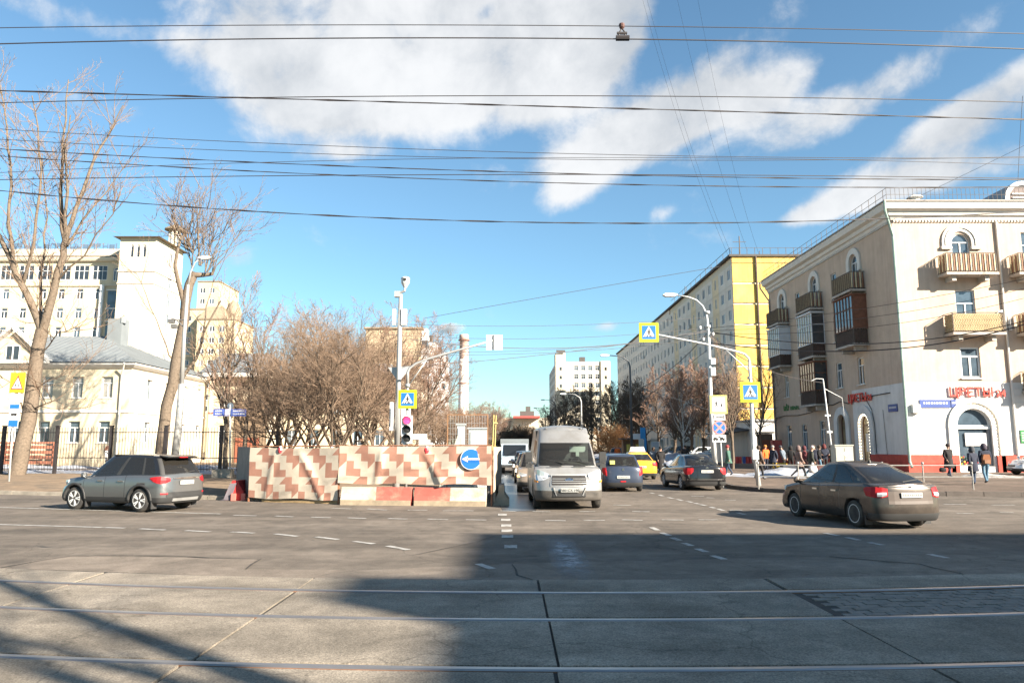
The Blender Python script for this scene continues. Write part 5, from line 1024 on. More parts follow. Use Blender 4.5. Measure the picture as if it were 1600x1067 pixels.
# children, no stopping and tow-away signs on a thin post
ns = thing("parking_sign_post", "thin post carrying yellow children sign, round no stopping sign and tow truck plate", "road sign", ((1124 - 800) / FPX * 31, 31, .14))
def Ln(px, py, Y=31, o=ns): return at(px, py, Y) - Vector(o.location)
mb = MB(); mb.tube([(0, 0, 0), Ln(1122, 618)], .035, 8); mb.build("post", whitepole, ns, True)
c = Ln(1122, 632) + Vector((0, -.05, 0)); mb = MB(); poly_plate(mb, c, rect(-.36, -.39, .36, .39), 0, 0, .03); cs_ = mb.build("children_sign", mat("sign_pale_yellow", (.80, .78, .22), .5, var=.05), ns)
mb = MB(); poly_plate(mb, c, rect(-.27, -.3, .27, .3), .03); mb.build("sign_field", whitep, cs_); mb = MB(); walker(mb, (c[0] - .10, c[1], c[2] + .02), .46, .036, 0); mb.build("pictogram", blackp, cs_); mb = MB(); walker(mb, (c[0] + .12, c[1], c[2] - .04), .38, .036, 0, -1); mb.build("pictogram", blackp, cs_)
c = Ln(1122, 652) + Vector((0, -.05, 0)); mb = MB(); poly_plate(mb, c, rect(-.28, -.13, .28, .13), 0, 0, .025); pl = mb.build("distance_plate", whitep, ns); mb = MB(); [poly_plate(mb, c, [(x - .015, -.08), (x + .015, -.08), (x + .015, .03), (x + .04, .03), (x, .09), (x - .04, .03), (x - .015, .03)], .026) for x in (-.2, .2)]; [poly_plate(mb, c, rect(-.12 + .06 * i, -.03, -.08 + .06 * i, .03), .026) for i in range(5)]; mb.build("plate_print", blackp, pl)
c = Ln(1123, 668) + Vector((0, -.05, 0)); mb = MB(); poly_plate(mb, c, circ(.30), 0, 0, .03); n1 = mb.build("no_stopping_sign", mat("sign_red_rim", (.70, .30, .28), .5, var=.05), ns)
mb = MB(); poly_plate(mb, c, circ(.245), .03); f1_ = mb.build("sign_field", sb, n1); mb = MB()
for a in (R(45), R(-45)): poly_plate(mb, c, [(x * math.cos(a) - z_ * math.sin(a), x * math.sin(a) + z_ * math.cos(a)) for x, z_ in rect(-.25, -.035, .25, .035)], .037 + (.006 if a > 0 else 0))
mb.build("cross_bars", MATS["sign_red_rim"], n1)
c = Ln(1123, 685) + Vector((0, -.05, 0)); mb = MB(); poly_plate(mb, c, rect(-.29, -.15, .29, .15), 0, 0, .025); pl = mb.build("tow_plate", whitep, ns); mb = MB()
for x in (-.16, .12): poly_plate(mb, c, [(x - .09, -.05), (x + .12, -.05), (x + .12, .0), (x + .07, .0), (x + .04, .05), (x - .05, .05), (x - .09, 0)], .026); [poly_plate(mb, c, circ(.03, 8, x + d, -.06), .033) for d in (-.04, .07)]
poly_plate(mb, c, [(-.06, .05), (.0, .09), (.2, .0), (.2, -.02), (0, .06), (-.05, .03)], .04); mb.build("plate_print", blackp, pl)
# other lamps down the street
def far_lamp(px, py0, py1, Y, ax, label, dark=False):
    x = (px - 800) / FPX * Y / ray(px, py1)[1]; zt = at(px, py1, Y).z; o = thing("street_lamp", label, "street lamp", (x, Y, .1)); mb = MB()
    mb.tube([(0, 0, 0), (0, 0, zt - .8), (ax * .2, 0, zt - .2), (ax * .9, 0, zt + .25), (ax * 2.1, 0, zt + .35)], [.16, .1, .08, .06, .05], 8); mb.build("post", greypole if not dark else mat("pole_dark", (.13, .14, .15), .6, .3), o, True); lamp_head(o, (ax * 2.1, 0, zt + .35), 1.3, ax)
far_lamp(984, 700, 562, 75, -1, "grey lamp post with curved arm in front of the panel block", True); far_lamp(908, 680, 620, 105, -1, "slim white lamp post rising behind the silver van"); far_lamp(868, 690, 628, 150, -1, "distant lamp post by the white office block", True); far_lamp(852, 690, 640, 190, -1, "most distant lamp post at the end of the street", True)
# grey lamp post on the left
Yg = 41.0; g = thing("street_lamp", "stout grey lamp post beside the pollarded tree with a floodlight bracket", "street lamp", ((279 - 800) / FPX * Yg, Yg, .1))
def Lg(px, py, Y=Yg, o=g): return at(px, py, Y) - Vector(o.location)
mb = MB(); mb.tube([(0, 0, 0), Lg(281, 640), Lg(284, 600)], [.20, .19, .17], 12); mb.tube([Lg(284, 600), Lg(288, 520), Lg(294, 445)], [.13, .11, .08], 10); mb.tube([Lg(294, 446), Lg(298, 425), Lg(305, 410), Lg(314, 404)], [.06, .05, .045, .04], 8); mb.build("post", greypole, g, True); lamp_head(g, Lg(311, 403), 1.0, 1)
mb = MB(); mb.tube([Lg(288, 512), Lg(276, 500), Lg(268, 498)], .04, 6); mb.tube([Lg(288, 500), Lg(268, 500)], .03, 6); [mb.box(Lg(x, y), (.3, .25, .22)) for x, y in ((268, 502), (272, 510))]; mb.build("floodlight", mat("flood_dark", (.12, .12, .12), .5), g)
# bus stop post, lean a little
bp = gpt(14, 752, .12); bs = thing("bus_stop_post", "leaning white post with orange children warning sign and blue white bus stop panel", "road sign", bp); Yb = bp.y
def Lb(px, py, Y=Yb, o=bs): return at(px, py, Y) - Vector(o.location)
mb = MB(); mb.tube([(0, 0, 0), Lb(20, 665), Lb(27, 580)], .045, 8); mb.build("post", whitepole, bs, True)
c = Lb(29, 598) + Vector((0, -.06, 0)); mb = MB(); poly_plate(mb, c, rect(-.36, -.5, .36, .5), 0, 0, .03); cs_ = mb.build("warning_sign", so, bs)
mb = MB(); poly_plate(mb, c, [(-.31, -.34), (.31, -.34), (.02, .38)], .03); t_ = mb.build("warning_triangle", sr, cs_); mb = MB(); poly_plate(mb, c, [(-.24, -.29), (.24, -.29), (.02, .25)], .037); mb.build("sign_field", whitep, cs_); mb = MB(); walker(mb, (c[0] - .06, c[1], c[2] - .13), .34, .044, 0); mb.build("pictogram", blackp, cs_); mb = MB(); walker(mb, (c[0] + .10, c[1], c[2] - .15), .28, .044, 0, -1); mb.build("pictogram", blackp, cs_)
c = Lb(26.5, 622) + Vector((0, -.06, 0)); mb = MB(); poly_plate(mb, c, rect(-.30, -.2, .30, .2), 0, 0, .025); pl = mb.build("distance_plate", whitep, bs); mb = MB(); [poly_plate(mb, c, [(x - .02, -.06), (x + .02, -.06), (x, .08)], .026) for x in (-.22, .22)]; [poly_plate(mb, c, rect(-.1 + .07 * i, -.03, -.06 + .07 * i, .02), .026) for i in range(3)]; mb.build("plate_print", mat("print_grey", (.3, .3, .35), .6), pl)
c = Lb(23.5, 649) + Vector((0, -.06, 0)); mb = MB(); poly_plate(mb, c, rect(-.24, -.55, .24, .55), 0, 0, .03); pn = mb.build("bus_panel", whitep, bs); mb = MB(); poly_plate(mb, c, rect(-.23, .34, .23, .54), .031); poly_plate(mb, c, rect(-.23, -.54, .23, -.24), .031); mb.build("panel_bands", sb, pn); mb = MB(); poly_plate(mb, c, rect(-.14, .0, .14, .1), .031); [poly_plate(mb, c, circ(.03, 8, x, 0), .033) for x in (-.08, .08)]; mb.build("bus_pictogram", blackp, pn)
# street name post
sp = gpt(359, 746, .12); st = thing("street_name_post", "white post with blue street direction plates and a small round emblem on top", "road sign", sp); Ys = sp.y
def Lz(px, py, Y=Ys, o=st): return at(px, py, Y) - Vector(o.location)
mb = MB(); mb.tube([(0, 0, 0), Lz(360, 632)], .05, 8); mb.build("post", whitepole, st, True); mb = MB(); mb.lathe([(.17, -.03), (.17, .03)], 14, Lz(360, 634), 'Y'); mb.build("emblem", mat("emblem_dark", (.10, .13, .17), .5), st)
nb = mat("plate_blue", (.10, .16, .52), .5, var=.06); npale = mat("plate_pale", (.62, .60, .80), .5, var=.05)
for x0, x1, m_ in ((333.5, 351.5, nb), (361, 385.5, nb), (352, 359, npale)):
    a = Lz(x0, 650); b = Lz(x1, 639); mb = MB(); mb.box(((a.x + b.x) / 2, -.06, (a.z + b.z) / 2), (b.x - a.x, .03, b.z - a.z)); p = mb.build("direction_plate", m_, st); mb = MB(); w = b.x - a.x
    if m_ is nb:
        for k in range(2):
            u = a.x + .12
            while u < b.x - .12: l = rnd.uniform(.04, .1); mb.box((u + l / 2, -.08, a.z + .12 + .16 * k), (l, .01, .07)); u += l + .03
        mb.build("plate_print", whitep, p)
mb = MB(); c = Lz(329.5, 647); mb.prism([(-.1, 0), (.1, 0), (.14, .1), (0, .06), (-.14, .1)], -.02, .02, frame=lambda a, b, h_: (c.x + a, -.06 + h_, c.z + b)); mb.build("metro_mark", sr, st)
# leaning pole and cabinet by the corner house
lq = thing("leaning_pole", "white leaning pole with wires beside the grey street cabinet", "pole", (at(1303, 720, 42).x, 42, .14)); e_ = at(1286, 592, 42) - Vector(lq.location)
mb = MB(); mb.tube([(0, 0, 0), e_ * .5, e_], [.055, .045, .038], 8); mb.build("pole", whitepole, lq, True); mb = MB(); mb.tube([e_, e_ + Vector((-.4, 0, .02)), e_ + Vector((-.7, 0, -.12))], .025, 5); [mb.box(e_ * t, (.3, .1, .1)) for t in (.45, .62)]; mb.tube([e_ * .9, Vector((e_.x * .9 + 1.0, 0, e_.z * .80)), Vector((e_.x * .9 + 1.05, 0, e_.z * .62))], .014, 5); mb.build("bracket", whitepole, lq)
cbm = mat("cabinet_grey", (.36, .36, .31), .6, .1, var=.08); cab = thing("street_cabinet", "tall grey green metal cabinet in front of the lit arched shop window", "utility cabinet", (at(1316, 715, 41.5).x, 41.5, .14))
mb = MB(); mb.box((0, 0, .85), (1.0, .6, 1.7)); mb.box((0, 0, 1.73), (1.08, .68, .06)); mb.build("cabinet", cbm, cab); mb = MB(); mb.box((-.245, -.31, .85), (.46, .03, 1.5)); mb.box((.245, -.31, .85), (.46, .03, 1.5)); dd = mb.build("door", cbm, cab); mb = MB(); mb.lathe([(.11, 0), (.11, -.01)], 10, (.05, -.326, 1.25), 'Y'); mb.box((.05, -.33, .95), (.06, .01, .06)); mb.build("sticker", mat("sticker_pale", (.55, .75, .6), .6), cab)
# kerb railing
railm = mat("railing_grey", (.33, .32, .30), .5, .4, var=.2, scale=6)
rl = thing("kerb_railing", "low grey tube railing along the pavement corner behind the brown saloon", "railing", (9.9, 29.8, .14)); RP = [(9.9, 29.8), (11.4, 29.5), (13.0, 29.3), (14.6, 29.2), (16.2, 29.2), (18.2, 29.3)]
for i, (x, y) in enumerate(RP):
    q = Vector((x - 9.9, y - 29.8, 0)); mb = MB(); mb.tube([q, q + Vector((0, 0, 1.02))], .026, 7); mb.lathe([(.03, .98), (.055, 1.02), (.045, 1.08), (.0, 1.1)], 8, q); mb.build("post", railm, rl)
    if i:
        a = Vector((RP[i - 1][0] - 9.9, RP[i - 1][1] - 29.8, 0))
        for z in (.5, .95): mb = MB(); mb.tube([a + Vector((.03, 0, z)), q + Vector((-.03, 0, z))], .024, 6); mb.build("rail", railm, rl)
# ------------------------------------------------------------------ works hoarding
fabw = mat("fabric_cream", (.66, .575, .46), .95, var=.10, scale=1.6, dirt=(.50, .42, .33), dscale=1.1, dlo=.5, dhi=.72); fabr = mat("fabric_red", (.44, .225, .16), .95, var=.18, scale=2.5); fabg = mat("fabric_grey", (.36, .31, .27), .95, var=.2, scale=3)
rustpost = mat("rust_post", (.33, .15, .08), .85, .2, var=.3); redpl = mat("barrier_red", (.56, .05, .05), .55, var=.12); barw = mat("barrier_white", (.66, .60, .50), .85, var=.12, scale=3, dirt=(.44, .34, .24), dscale=1.6, dlo=.5, dhi=.7); barr = mat("concrete_red", (.56, .13, .10), .85, var=.15, scale=3, dirt=(.45, .28, .2), dscale=1.8, dlo=.52, dhi=.7)
H0, H1, H2 = gpt(388, 783.5), gpt(528, 787.5), gpt(768, 791)
hd = thing("works_hoarding", "construction hoarding of cream mesh fabric with broken red brown pattern", "hoarding", H0)
def fabric(a, b, z0, z1, phase, seed, mir=False, folds=1.):
    a = Vector(a) - H0; b = Vector(b) - H0; L_ = (b - a).length; d = (b - a) / L_; nrm = Vector((d.y, -d.x, 0)); cw, ch_ = .245, .235; S_ = 3; nc = int(math.ceil(L_ / cw * S_)); nr = int(round((z1 - z0) / ch_ * S_)); rg = random.Random(seed); ks = [(rg.uniform(1.2, 5), rg.uniform(-2.5, 2.5), rg.uniform(0, 6)) for _ in range(6)]
    vs = []
    for j in range(nr + 1):
        for i in range(nc + 1):
            u = min(L_, i * cw / S_); z = z1 - (z1 - z0) * j / nr
            w = sum(math.sin(k0 * u + k1 * z + k2) for k0, k1, k2 in ks) * .012 * folds * min(1, .25 + j / 5) + (.05 * math.exp(-((u - .55 * L_ - (z1 - z) * .6) / .12) ** 2) + .04 * math.exp(-((u - .30 * L_ + (z1 - z) * .2) / .09) ** 2)) * folds * min(1, j / 4)
            q = a + d * u + nrm * (w + .03); sag = -.025 * math.sin(math.pi * u / L_) ** 2 * (1 - j / nr) + .02 * math.sin(u * 3.1 + seed) * (j / nr)
            vs.append((q.x, q.y, z + sag))
    fs = []; ms = []
    def dark(cx, cy, lowr):
        c = (cx + phase) % 4; r_ = cy % 4
        if mir: c = 3 - c
        if (r_, c) in ((0, 1), (1, 1), (1, 2), (2, 3), (3, 3), (3, 0)): return True
        if (r_, c) == (0, 0): return lowr != mir
        if (r_, c) == (2, 2): return (not lowr) != mir
        return False
    for j in range(nr):
        for i in range(nc):
            cx, cy = i // S_, j // S_; sx, sj = i % S_, j % S_; q = [j * (nc + 1) + i, (j + 1) * (nc + 1) + i, (j + 1) * (nc + 1) + i + 1, j * (nc + 1) + i + 1]
            dg = sx - (S_ - 1 - sj)
            if dg == 0: fs += [(q[0], q[1], q[3]), (q[1], q[2], q[3])]; ms += [int(dark(cx, cy, False)), int(dark(cx, cy, True))]
            else: fs.append(tuple(q)); ms.append(int(dark(cx, cy, dg > 0)))
    mb = MB(); mb.v = vs; mb.f = [list(x) for x in fs]; mb.m = ms; return mb.build("fabric_sheet", [fabw, fabr], hd, True)
fabric(H0, H1, .13, 1.80, 3, 2); fabric(H1, H2, .66, 1.86, 2, 8, False, 1.6)
for q, hh in ((H0, 1.86), (H1, 1.88), (H2, 1.9)): mb = MB(); mb.beam(q - H0 + Vector((0, .03, 0)), q - H0 + Vector((0, .03, hh)), .05, .05); mb.build("post", rustpost, hd)
mb = MB(); mb.tube([H0 - H0 + Vector((0, .03, 1.84)), H1 - H0 + Vector((0, .03, 1.86)), H2 - H0 + Vector((0, .03, 1.88))], .02, 5); mb.build("top_rail", rustpost, hd)
for a, b in ((H0, gpt(368, 769)), (H2 + Vector((.06, .0, 0)), Vector((-.42, 26.2, 0)))):
    mb = MB(); P = [a.lerp(b, i / 14) - H0 + Vector((.05 * math.sin(i * 1.9), .02 * math.sin(i * 2.3), 0)) for i in range(15)]
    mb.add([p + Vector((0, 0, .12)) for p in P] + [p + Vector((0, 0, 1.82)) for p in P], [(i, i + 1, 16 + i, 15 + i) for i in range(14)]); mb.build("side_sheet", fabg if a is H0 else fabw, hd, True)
for c, (pa, pb) in enumerate(((531, 642), (646, 760))):
    a = gpt(pa, 788.6 + (pa - 531) * .011); b = gpt(pb, 788.6 + (pb - 531) * .011); n = b - a; L_ = n.length; o = thing("concrete_barrier", ("concrete road block, white half first then red, under the fabric hoarding", "concrete road block, red half first then white, below the blue arrow sign")[c], "road block", a, math.atan2(n.y, n.x))
    prof = [(-.0, 0), (.0, .17), (.05, .3), (.09, .56), (.24, .56), (.3, .3), (.34, .16), (.34, 0)]
    for k, m_ in enumerate((barw, barr) if c == 0 else (barr, barw)):
        mb = MB(); mb.prism(prof, L_ / 2 * k + (.002 if k else .01), L_ / 2 * (k + 1) - (.01 if k else 0), frame=lambda p, q, h_: (h_, p, q)); mb.build("painted_half", m_, o)
    mb = MB(); mb.box((L_ / 2, .16, .08), (L_ - .04, .40, .16)); mb.build("foot", mat("barrier_foot", (.42, .34, .24), .95, var=.25, scale=4), o)
for i, (x, y) in enumerate(((-.34, 23.5), (-.62, 25.3))): o = thing("concrete_barrier", ("grey road block end at the street corner of the hoarding", "grey road block along the street side of the hoarding")[i], "road block", (x, y, 0)); mb = MB(); mb.prism([(-.25, 0), (-.25, .15), (-.1, .35), (-.08, .62), (.08, .62), (.1, .35), (.25, .15), (.25, 0)], 0, 1.5, frame=lambda p, q, h_: (p, h_, q)); mb.build("block", kerbm, o)
o = thing("timber_plank", "weathered timber plank lying under the left fabric panel", "plank", H0 + Vector((1.9, -.52, 0)), math.atan2((H1 - H0).y, (H1 - H0).x)); mb = MB(); mb.box((0, 0, .05), (2.9, .16, .09)); mb.build("plank", mat("old_timber", (.36, .25, .13), .9, var=.3, scale=4), o)
# blue arrow sign tied to the fabric
c0 = at(736, 717, 23.25); ar = thing("arrow_sign", "round blue sign with white arrow on the end of the hoarding", "road sign", c0); z0 = Vector((0, 0, 0))
mb = MB(); poly_plate(mb, z0, circ(.335), 0, 0, .03); mb.build("rim", whitep, ar); mb = MB(); poly_plate(mb, z0, circ(.308), .031); mb.build("disc", sb, ar); mb = MB(); poly_plate(mb, z0, rect(-.12, -.028, .305, .028), .038); poly_plate(mb, z0, [(-.29, 0), (-.1, .1), (-.1, -.1)], .038); mb.build("arrow", whitep, ar)
# red lamps strung on top of the hoarding
for i, px in enumerate((440, 621, 672, 524)):
    t = (px - 388) / 380; q = H0.lerp(H2, t); o = thing("warning_lamp", ("small red warning lamp on the full height fabric panel", "red warning lamp under the traffic light on the hoarding", "red warning lamp halfway between traffic light and arrow sign", "red warning lamp beside the middle post of the hoarding")[i], "lamp", (q.x, q.y - .12, 1.72), 0, "red lamps on the hoarding"); mb = MB(); mb.lathe([(.02, .1), (.07, .07), (.085, 0), (.07, -.09), (0, -.12)], 10); mb.build("lens", mat("lamp_red", (.6, .05, .06), .3, var=.1), o); mb = MB(); mb.lathe([(.05, .08), (.05, .13)], 8); mb.build("cap", whitep, o)
# red plastic barrier leaning over at the far end
o = thing("plastic_barrier", "collapsed red plastic water barrier with grey sheet at the end of the hoarding", "barrier", gpt(371, 781)); mb = MB(); mb.prism([(-.32, 0), (-.3, .3), (-.14, .55), (-.1, .68), (.1, .68), (.14, .55), (.3, .3), (.32, 0)], -.3, .5, frame=lambda p, q, h_: (p, h_, q)); mb.build("shell", redpl, o)
mb = MB(); mb.add([(-.36, -.32, .05), (-.16, -.34, .58), (.06, -.32, .6), (-.1, -.36, .02), (-.5, -.3, .02)], [(0, 1, 2, 3), (4, 0, 3)]); mb.build("sheet", mat("sheet_grey", (.17, .15, .17), .9, var=.2), o); mb = MB(); [mb.box((x, -.36, .13), (.14, .14, .24)) for x in (0.0, .34)]; mb.build("foot", mat("barrier_pink", (.75, .22, .18), .6), o)
# site things behind the hoarding
def cab_thing(name, label, cat, px0, px1, py0, py1, Y, dep, m):
    a = at(px0, py1, Y); b = at(px1, py0, Y); o = thing(name, label, cat, ((a.x + b.x) / 2, Y + dep / 2, .1)); w = b.x - a.x; h_ = b.z - .1; mb = MB(); mb.box((0, 0, h_ / 2), (w, dep, h_)); mb.build("body", m, o); mb = MB(); mb.box((0, 0, h_ + .03), (w + .1, dep + .1, .06)); mb.build("lid", m, o); mb = MB(); mb.box((0, -dep / 2 - .012, h_ * .52), (w * .8, .03, h_ * .86)); mb.build("door", m, o); return o
sheet = mat("site_grey", (.38, .41, .42), .7, .1, var=.1)
cab_thing("site_cabinet", "pale grey metal cabinet standing behind the arrow sign", "cabinet", 732, 760, 670, 700, 30, .8, sheet); cab_thing("site_cabinet", "small grey box on a stand behind the wire frame", "cabinet", 714, 726, 664, 684, 33, .4, sheet)
o = thing("sand_heap", "pointed heap under pale sheeting behind the hoarding", "heap", (at(716, 700, 29).x, 29, .1)); mb = MB(); mb.add([(-.75, -.6, 0), (.7, -.7, 0), (.8, .6, 0), (-.7, .7, 0), (.02, .0, at(0, 679, 29).z)], [(0, 1, 4), (1, 2, 4), (2, 3, 4), (3, 0, 4)]); mb.build("cover", mat("tarpaulin", (.42, .41, .34), .8, var=.15), o)
o = thing("wire_gate", "rusty wire mesh gate frame rising above the hoarding", "gate", (at(699, 700, 27.5).x, 27.5, .1)); W_ = at(762, 700, 27.5).x - o.location.x; hh = at(0, 647, 27.5).z - .1
mb = MB(); [mb.box((x, 0, hh / 2), (.035, .035, hh)) for x in (0, W_)]; mb.box((W_ / 2, 0, hh - .02), (W_ - .04, .03, .03)); mb.build("frame", mat("rust_orange", (.30, .16, .08), .8, .1, var=.2), o)
mb = MB(); [mb.beam((x * .1 + .1, 0, 0), (x * .1 + .1, 0, hh - .05), .008, .008) for x in range(int(W_ / .1) - 1)]; [mb.beam((.03, .01, z * .2), (W_ - .03, .01, z * .2), .008, .008) for z in range(1, int(hh / .2))]; q = mb.build("mesh_wires", galv, o); q['kind'] = 'stuff'
o = thing("scaffold_ladder", "narrow yellow framed panel leaning at the street end of the hoarding", "panel", (at(768, 700, 26).x, 26, .1)); hh = at(0, 652, 26).z; mb = MB(); [mb.beam((x, y, 0), (x + .1, y + .1, hh), .035, .035) for x, y in ((-.03, 0), (.04, .4))]; [mb.beam((-.05 + .12 * t, .1 * t, hh * t), (.08 + .12 * t, .5 + .1 * t, hh * t), .04, .04) for t in (.3, .6, .9)]; mb.build("frame", mat("frame_yellow", (.50, .38, .14), .7, var=.15), o)
# ------------------------------------------------------------------ overhead wires
wirem = mat("wire_dark", (.035, .03, .032), .6, .2, var=.2)
def wire(pts, Ya, Yb, wpx, label, ext=True, tw=False, n=28):
    xs = [p[0] for p in pts]; ys = [p[1] for p in pts]; deg = min(2, len(pts) - 1); co = np.polyfit(xs, ys, deg if len(pts) < 4 else 3)
    x0, x1 = (min(xs) - 220, max(xs) + 220) if ext else (xs[0], xs[-1]); P = []
    for i in range(n + 1):
        t = i / n; x = x0 + (x1 - x0) * t; P.append(at(x, np.polyval(co, x), Ya + (Yb - Ya) * t))
    wpx *= .72; o = P[0].copy(); mb = MB(); Q = [p - o for p in P]; rad = [wpx / 2 / FPX * p.y * (1 + (.35 * math.sin(i * 1.7) if tw else 0)) for i, p in enumerate(P)]
    if tw:
        for s in (0, math.pi): mb.tube([q + Vector((0, math.cos(i * 1.3 + s), math.sin(i * 1.3 + s))) * rad[i] * .6 for i, q in enumerate(Q)], [r_ * .7 for r_ in rad], 4, cap=False)
    else: mb.tube(Q, rad, 4, cap=False)
    w = mb.build("overhead_wire", wirem); w.location = o; tag(w, label, "wire", "overhead wires"); return w
top_lab = ["topmost thin wire carrying the hanger across the whole sky", "thick contact wire just under the topmost wire", "straight wire crossing the twisted cable near the top", "twisted cable sloping down to the street's far side below the contact wire",
           "uppermost thin wire of the middle bundle", "second thin wire of the middle bundle", "thick cable sloping through the middle bundle", "lower sloping cable of the middle bundle", "level wire at the bottom of the middle bundle", "lone dark cable sagging below all the others", "faint wire rising from the left into the middle bundle"]
for k, (a, b, c, Y, w, tw) in enumerate([(44, 40, 53, 6.7, 1.9, 0), (69, 60, 77, 6.7, 2.8, 0), (161, 150, 160, 9.3, 2.1, 0), (142, 165, 187, 11, 2.9, 1), (202, 238, 247, 17, 1.4, 0), (218, 248, 245, 18, 1.4, 0), (233, 269, 281, 15, 2.2, 1), (244, 284, 292, 15.5, 2.0, 1), (281, 273, 279, 9.3, 1.9, 0), (298, 347, 331, 14, 2.6, 1), (270, 247, 258, 16, 1.2, 0)]):
    wire([(0, a), (800, b), (1600, c)], Y, Y, w, top_lab[k], tw=bool(tw), n=64 if tw else 30)
hg = thing("wire_hanger", "dark hanger clamp joining the two topmost wires", "wire clamp", at(972, 60, 6.7)); mb = MB(); hh = (at(0, 41, 6.7) - at(0, 60, 6.7)).z
mb.tube([(-.06, 0, 0), (.07, 0, 0)], .028, 8); mb.tube([(-.03, 0, .02), (-.025, 0, hh * .45), (0, 0, hh * .8)], .008, 5); mb.tube([(.03, 0, .02), (.03, 0, hh * .45), (.0, 0, hh * .8)], .008, 5); mb.beam((-.05, 0, hh * .4), (.05, 0, hh * .4), .02, .02); mb.build("clamp", wirem, hg); mb = MB(); mb.lathe([(.01, hh * .72), (.025, hh * .85), (.03, hh), (.028, hh * 1.15), (.0, hh * 1.25)], 10); mb.build("insulator", mat("insulator_brown", (.12, .06, .05), .4), hg)
for pts, Ya, Yb, w, lab in [([(1107, 513), (1350, 482), (1600, 436)], 37, 30, 1.2, "highest of three thin wires from the lamp post to the right"), ([(1107, 517), (1350, 497), (1600, 451)], 37, 30, 1.2, "middle of three thin wires from the lamp post to the right"), ([(1107, 521), (1350, 512), (1600, 466)], 37, 30, 1.2, "lowest of three thin wires from the lamp post to the right"),
    ([(1112, 519), (1230, 534), (1400, 535), (1640, 490)], 37, 28, 2.2, "thick black cable crossing the beige house, upper of the pair"), ([(1112, 536), (1230, 547), (1400, 545), (1640, 494)], 37, 28, 2.8, "thick black cable crossing the beige house, lower of the pair"),
    ([(1108, 520), (1172, 566), (1240, 590), (1287, 598)], 37, 42, 1.8, "cable from the lamp post down to the leaning pole"), ([(1107, 518), (1040, 583), (980, 615)], 37, 75, 1.6, "sagging cable from the lamp post to the next lamp"), ([(1107, 545), (1050, 590), (985, 640)], 37, 75, 1.2, "lower thin cable from the lamp post to the next lamp"), ([(1110, 642), (1040, 618), (985, 604)], 37, 75, 1.6, "cable rising from the lamp post to the far grey lamp"),
    ([(630, 572), (860, 553), (1105, 516)], 27.5, 37, 1.5, "long cable from the camera pole to the lamp post"), ([(640, 530), (870, 544), (1105, 518)], 30, 37, 1.7, "thick sagging cable over the chimney"), ([(600, 505), (850, 509), (1103, 496)], 32, 37, 1.0, "thin upper wire over the street"), ([(600, 522), (850, 529), (1103, 512)], 32, 37, 1.0, "thin second wire over the street"), ([(600, 548), (850, 547), (1103, 524)], 32, 37, 1.0, "thin third wire over the street"), ([(620, 556), (860, 551), (1000, 541), (1104, 527)], 32, 37, 1.1, "thin fourth wire over the street"),
    ([(665, 497), (900, 455), (1128, 416)], 60, 94, 1.2, "thin wire rising to the panel block roof")]:
    wire(pts, Ya, Yb, w, lab, ext=False)
for k, (a, b) in enumerate((((996, -30), (1138, 400)), ((1003, -30), (1146, 404)), ((1052, -30), (1168, 392)), ((1085, -30), (1186, 398)))):
    wire([a, ((a[0] + b[0]) / 2 - 6, (a[1] + b[1]) / 2 + 8), b], 60, 96, .5, ("first", "second", "third", "fourth")[k] + " from the left of the hair thin wires dropping to the panel block roof", ext=False)
wire([(1598, 150), (1593, 230), (1590, 296)], 48, 50, .9, "thin wire dropping to the round dormer", ext=False); wire([(1600, 228), (1530, 262), (1440, 305)], 40, 52, .8, "thin slanting wire above the beige house roof", ext=False)

# ------------------------------------------------------------------ vehicles
def paintm(name, col, metal=.3, rough=.28, dirt=None): return mat(name, col, rough, metal, var=.05, scale=1.2, coat=.55 if not dirt else .15, spec=.5, dirt=dirt, dscale=1.3, dlo=.40, dhi=.72)
trimb = mat("car_black_plastic", (.03, .03, .03), .6, var=.15); tyrem = mat("tyre", (.035, .033, .032), .85, var=.2, dirt=(.10, .09, .075), dscale=4, dlo=.45, dhi=.7); alloy = mat("alloy", (.66, .66, .65), .4, .1, var=.05); alloyd = mat("alloy_dark", (.045, .045, .05), .4, .5, var=.05)
cglass = mat("car_glass", (.014, .017, .02), .05, 0, var=0, spec=.5); tailm = mat("tail_lamp", (.42, .013, .018), .5, 0, var=.1, scale=8, coat=.0, spec=.25); headm = mat("head_lamp", (.62, .64, .66), .1, .3, var=.1, scale=12, coat=.8); amber = mat("indicator", (.8, .3, .04), .3); chrome = mat("chrome", (.75, .75, .75), .12, 1.0, var=0); platem = mat("plate_white", (.55, .55, .52), .5, var=.08); brakel = mat("brake_lit", (.9, .03, .02), .3, var=0, emit=.5); headlit = mat("head_lit", (1, .95, .85), .3, var=0, emit=3.0)

def see_through(name, tint, gloss=.03):
    m = bpy.data.materials.new(name); m.use_nodes = True; nt = m.node_tree; N = nt.nodes; N.clear(); out = N.new("ShaderNodeOutputMaterial"); tr = N.new("ShaderNodeBsdfTransparent"); tr.inputs[0].default_value = (*tint, 1); gl = N.new("ShaderNodeBsdfGlossy"); gl.inputs['Roughness'].default_value = gloss; gl.inputs[0].default_value = (.9, .9, .9, 1); fr = N.new("ShaderNodeFresnel"); fr.inputs[0].default_value = 1.5
    df = N.new("ShaderNodeBsdfDiffuse"); df.inputs[0].default_value = (.22, .20, .17, 1); md = N.new("ShaderNodeMixShader"); md.inputs[0].default_value = .07; nt.links.new(tr.outputs[0], md.inputs[1]); nt.links.new(df.outputs[0], md.inputs[2])
    mx = N.new("ShaderNodeMixShader"); nt.links.new(fr.outputs[0], mx.inputs[0]); nt.links.new(md.outputs[0], mx.inputs[1]); nt.links.new(gl.outputs[0], mx.inputs[2]); nt.links.new(mx.outputs[0], out.inputs[0]); MATS[name] = m; return m
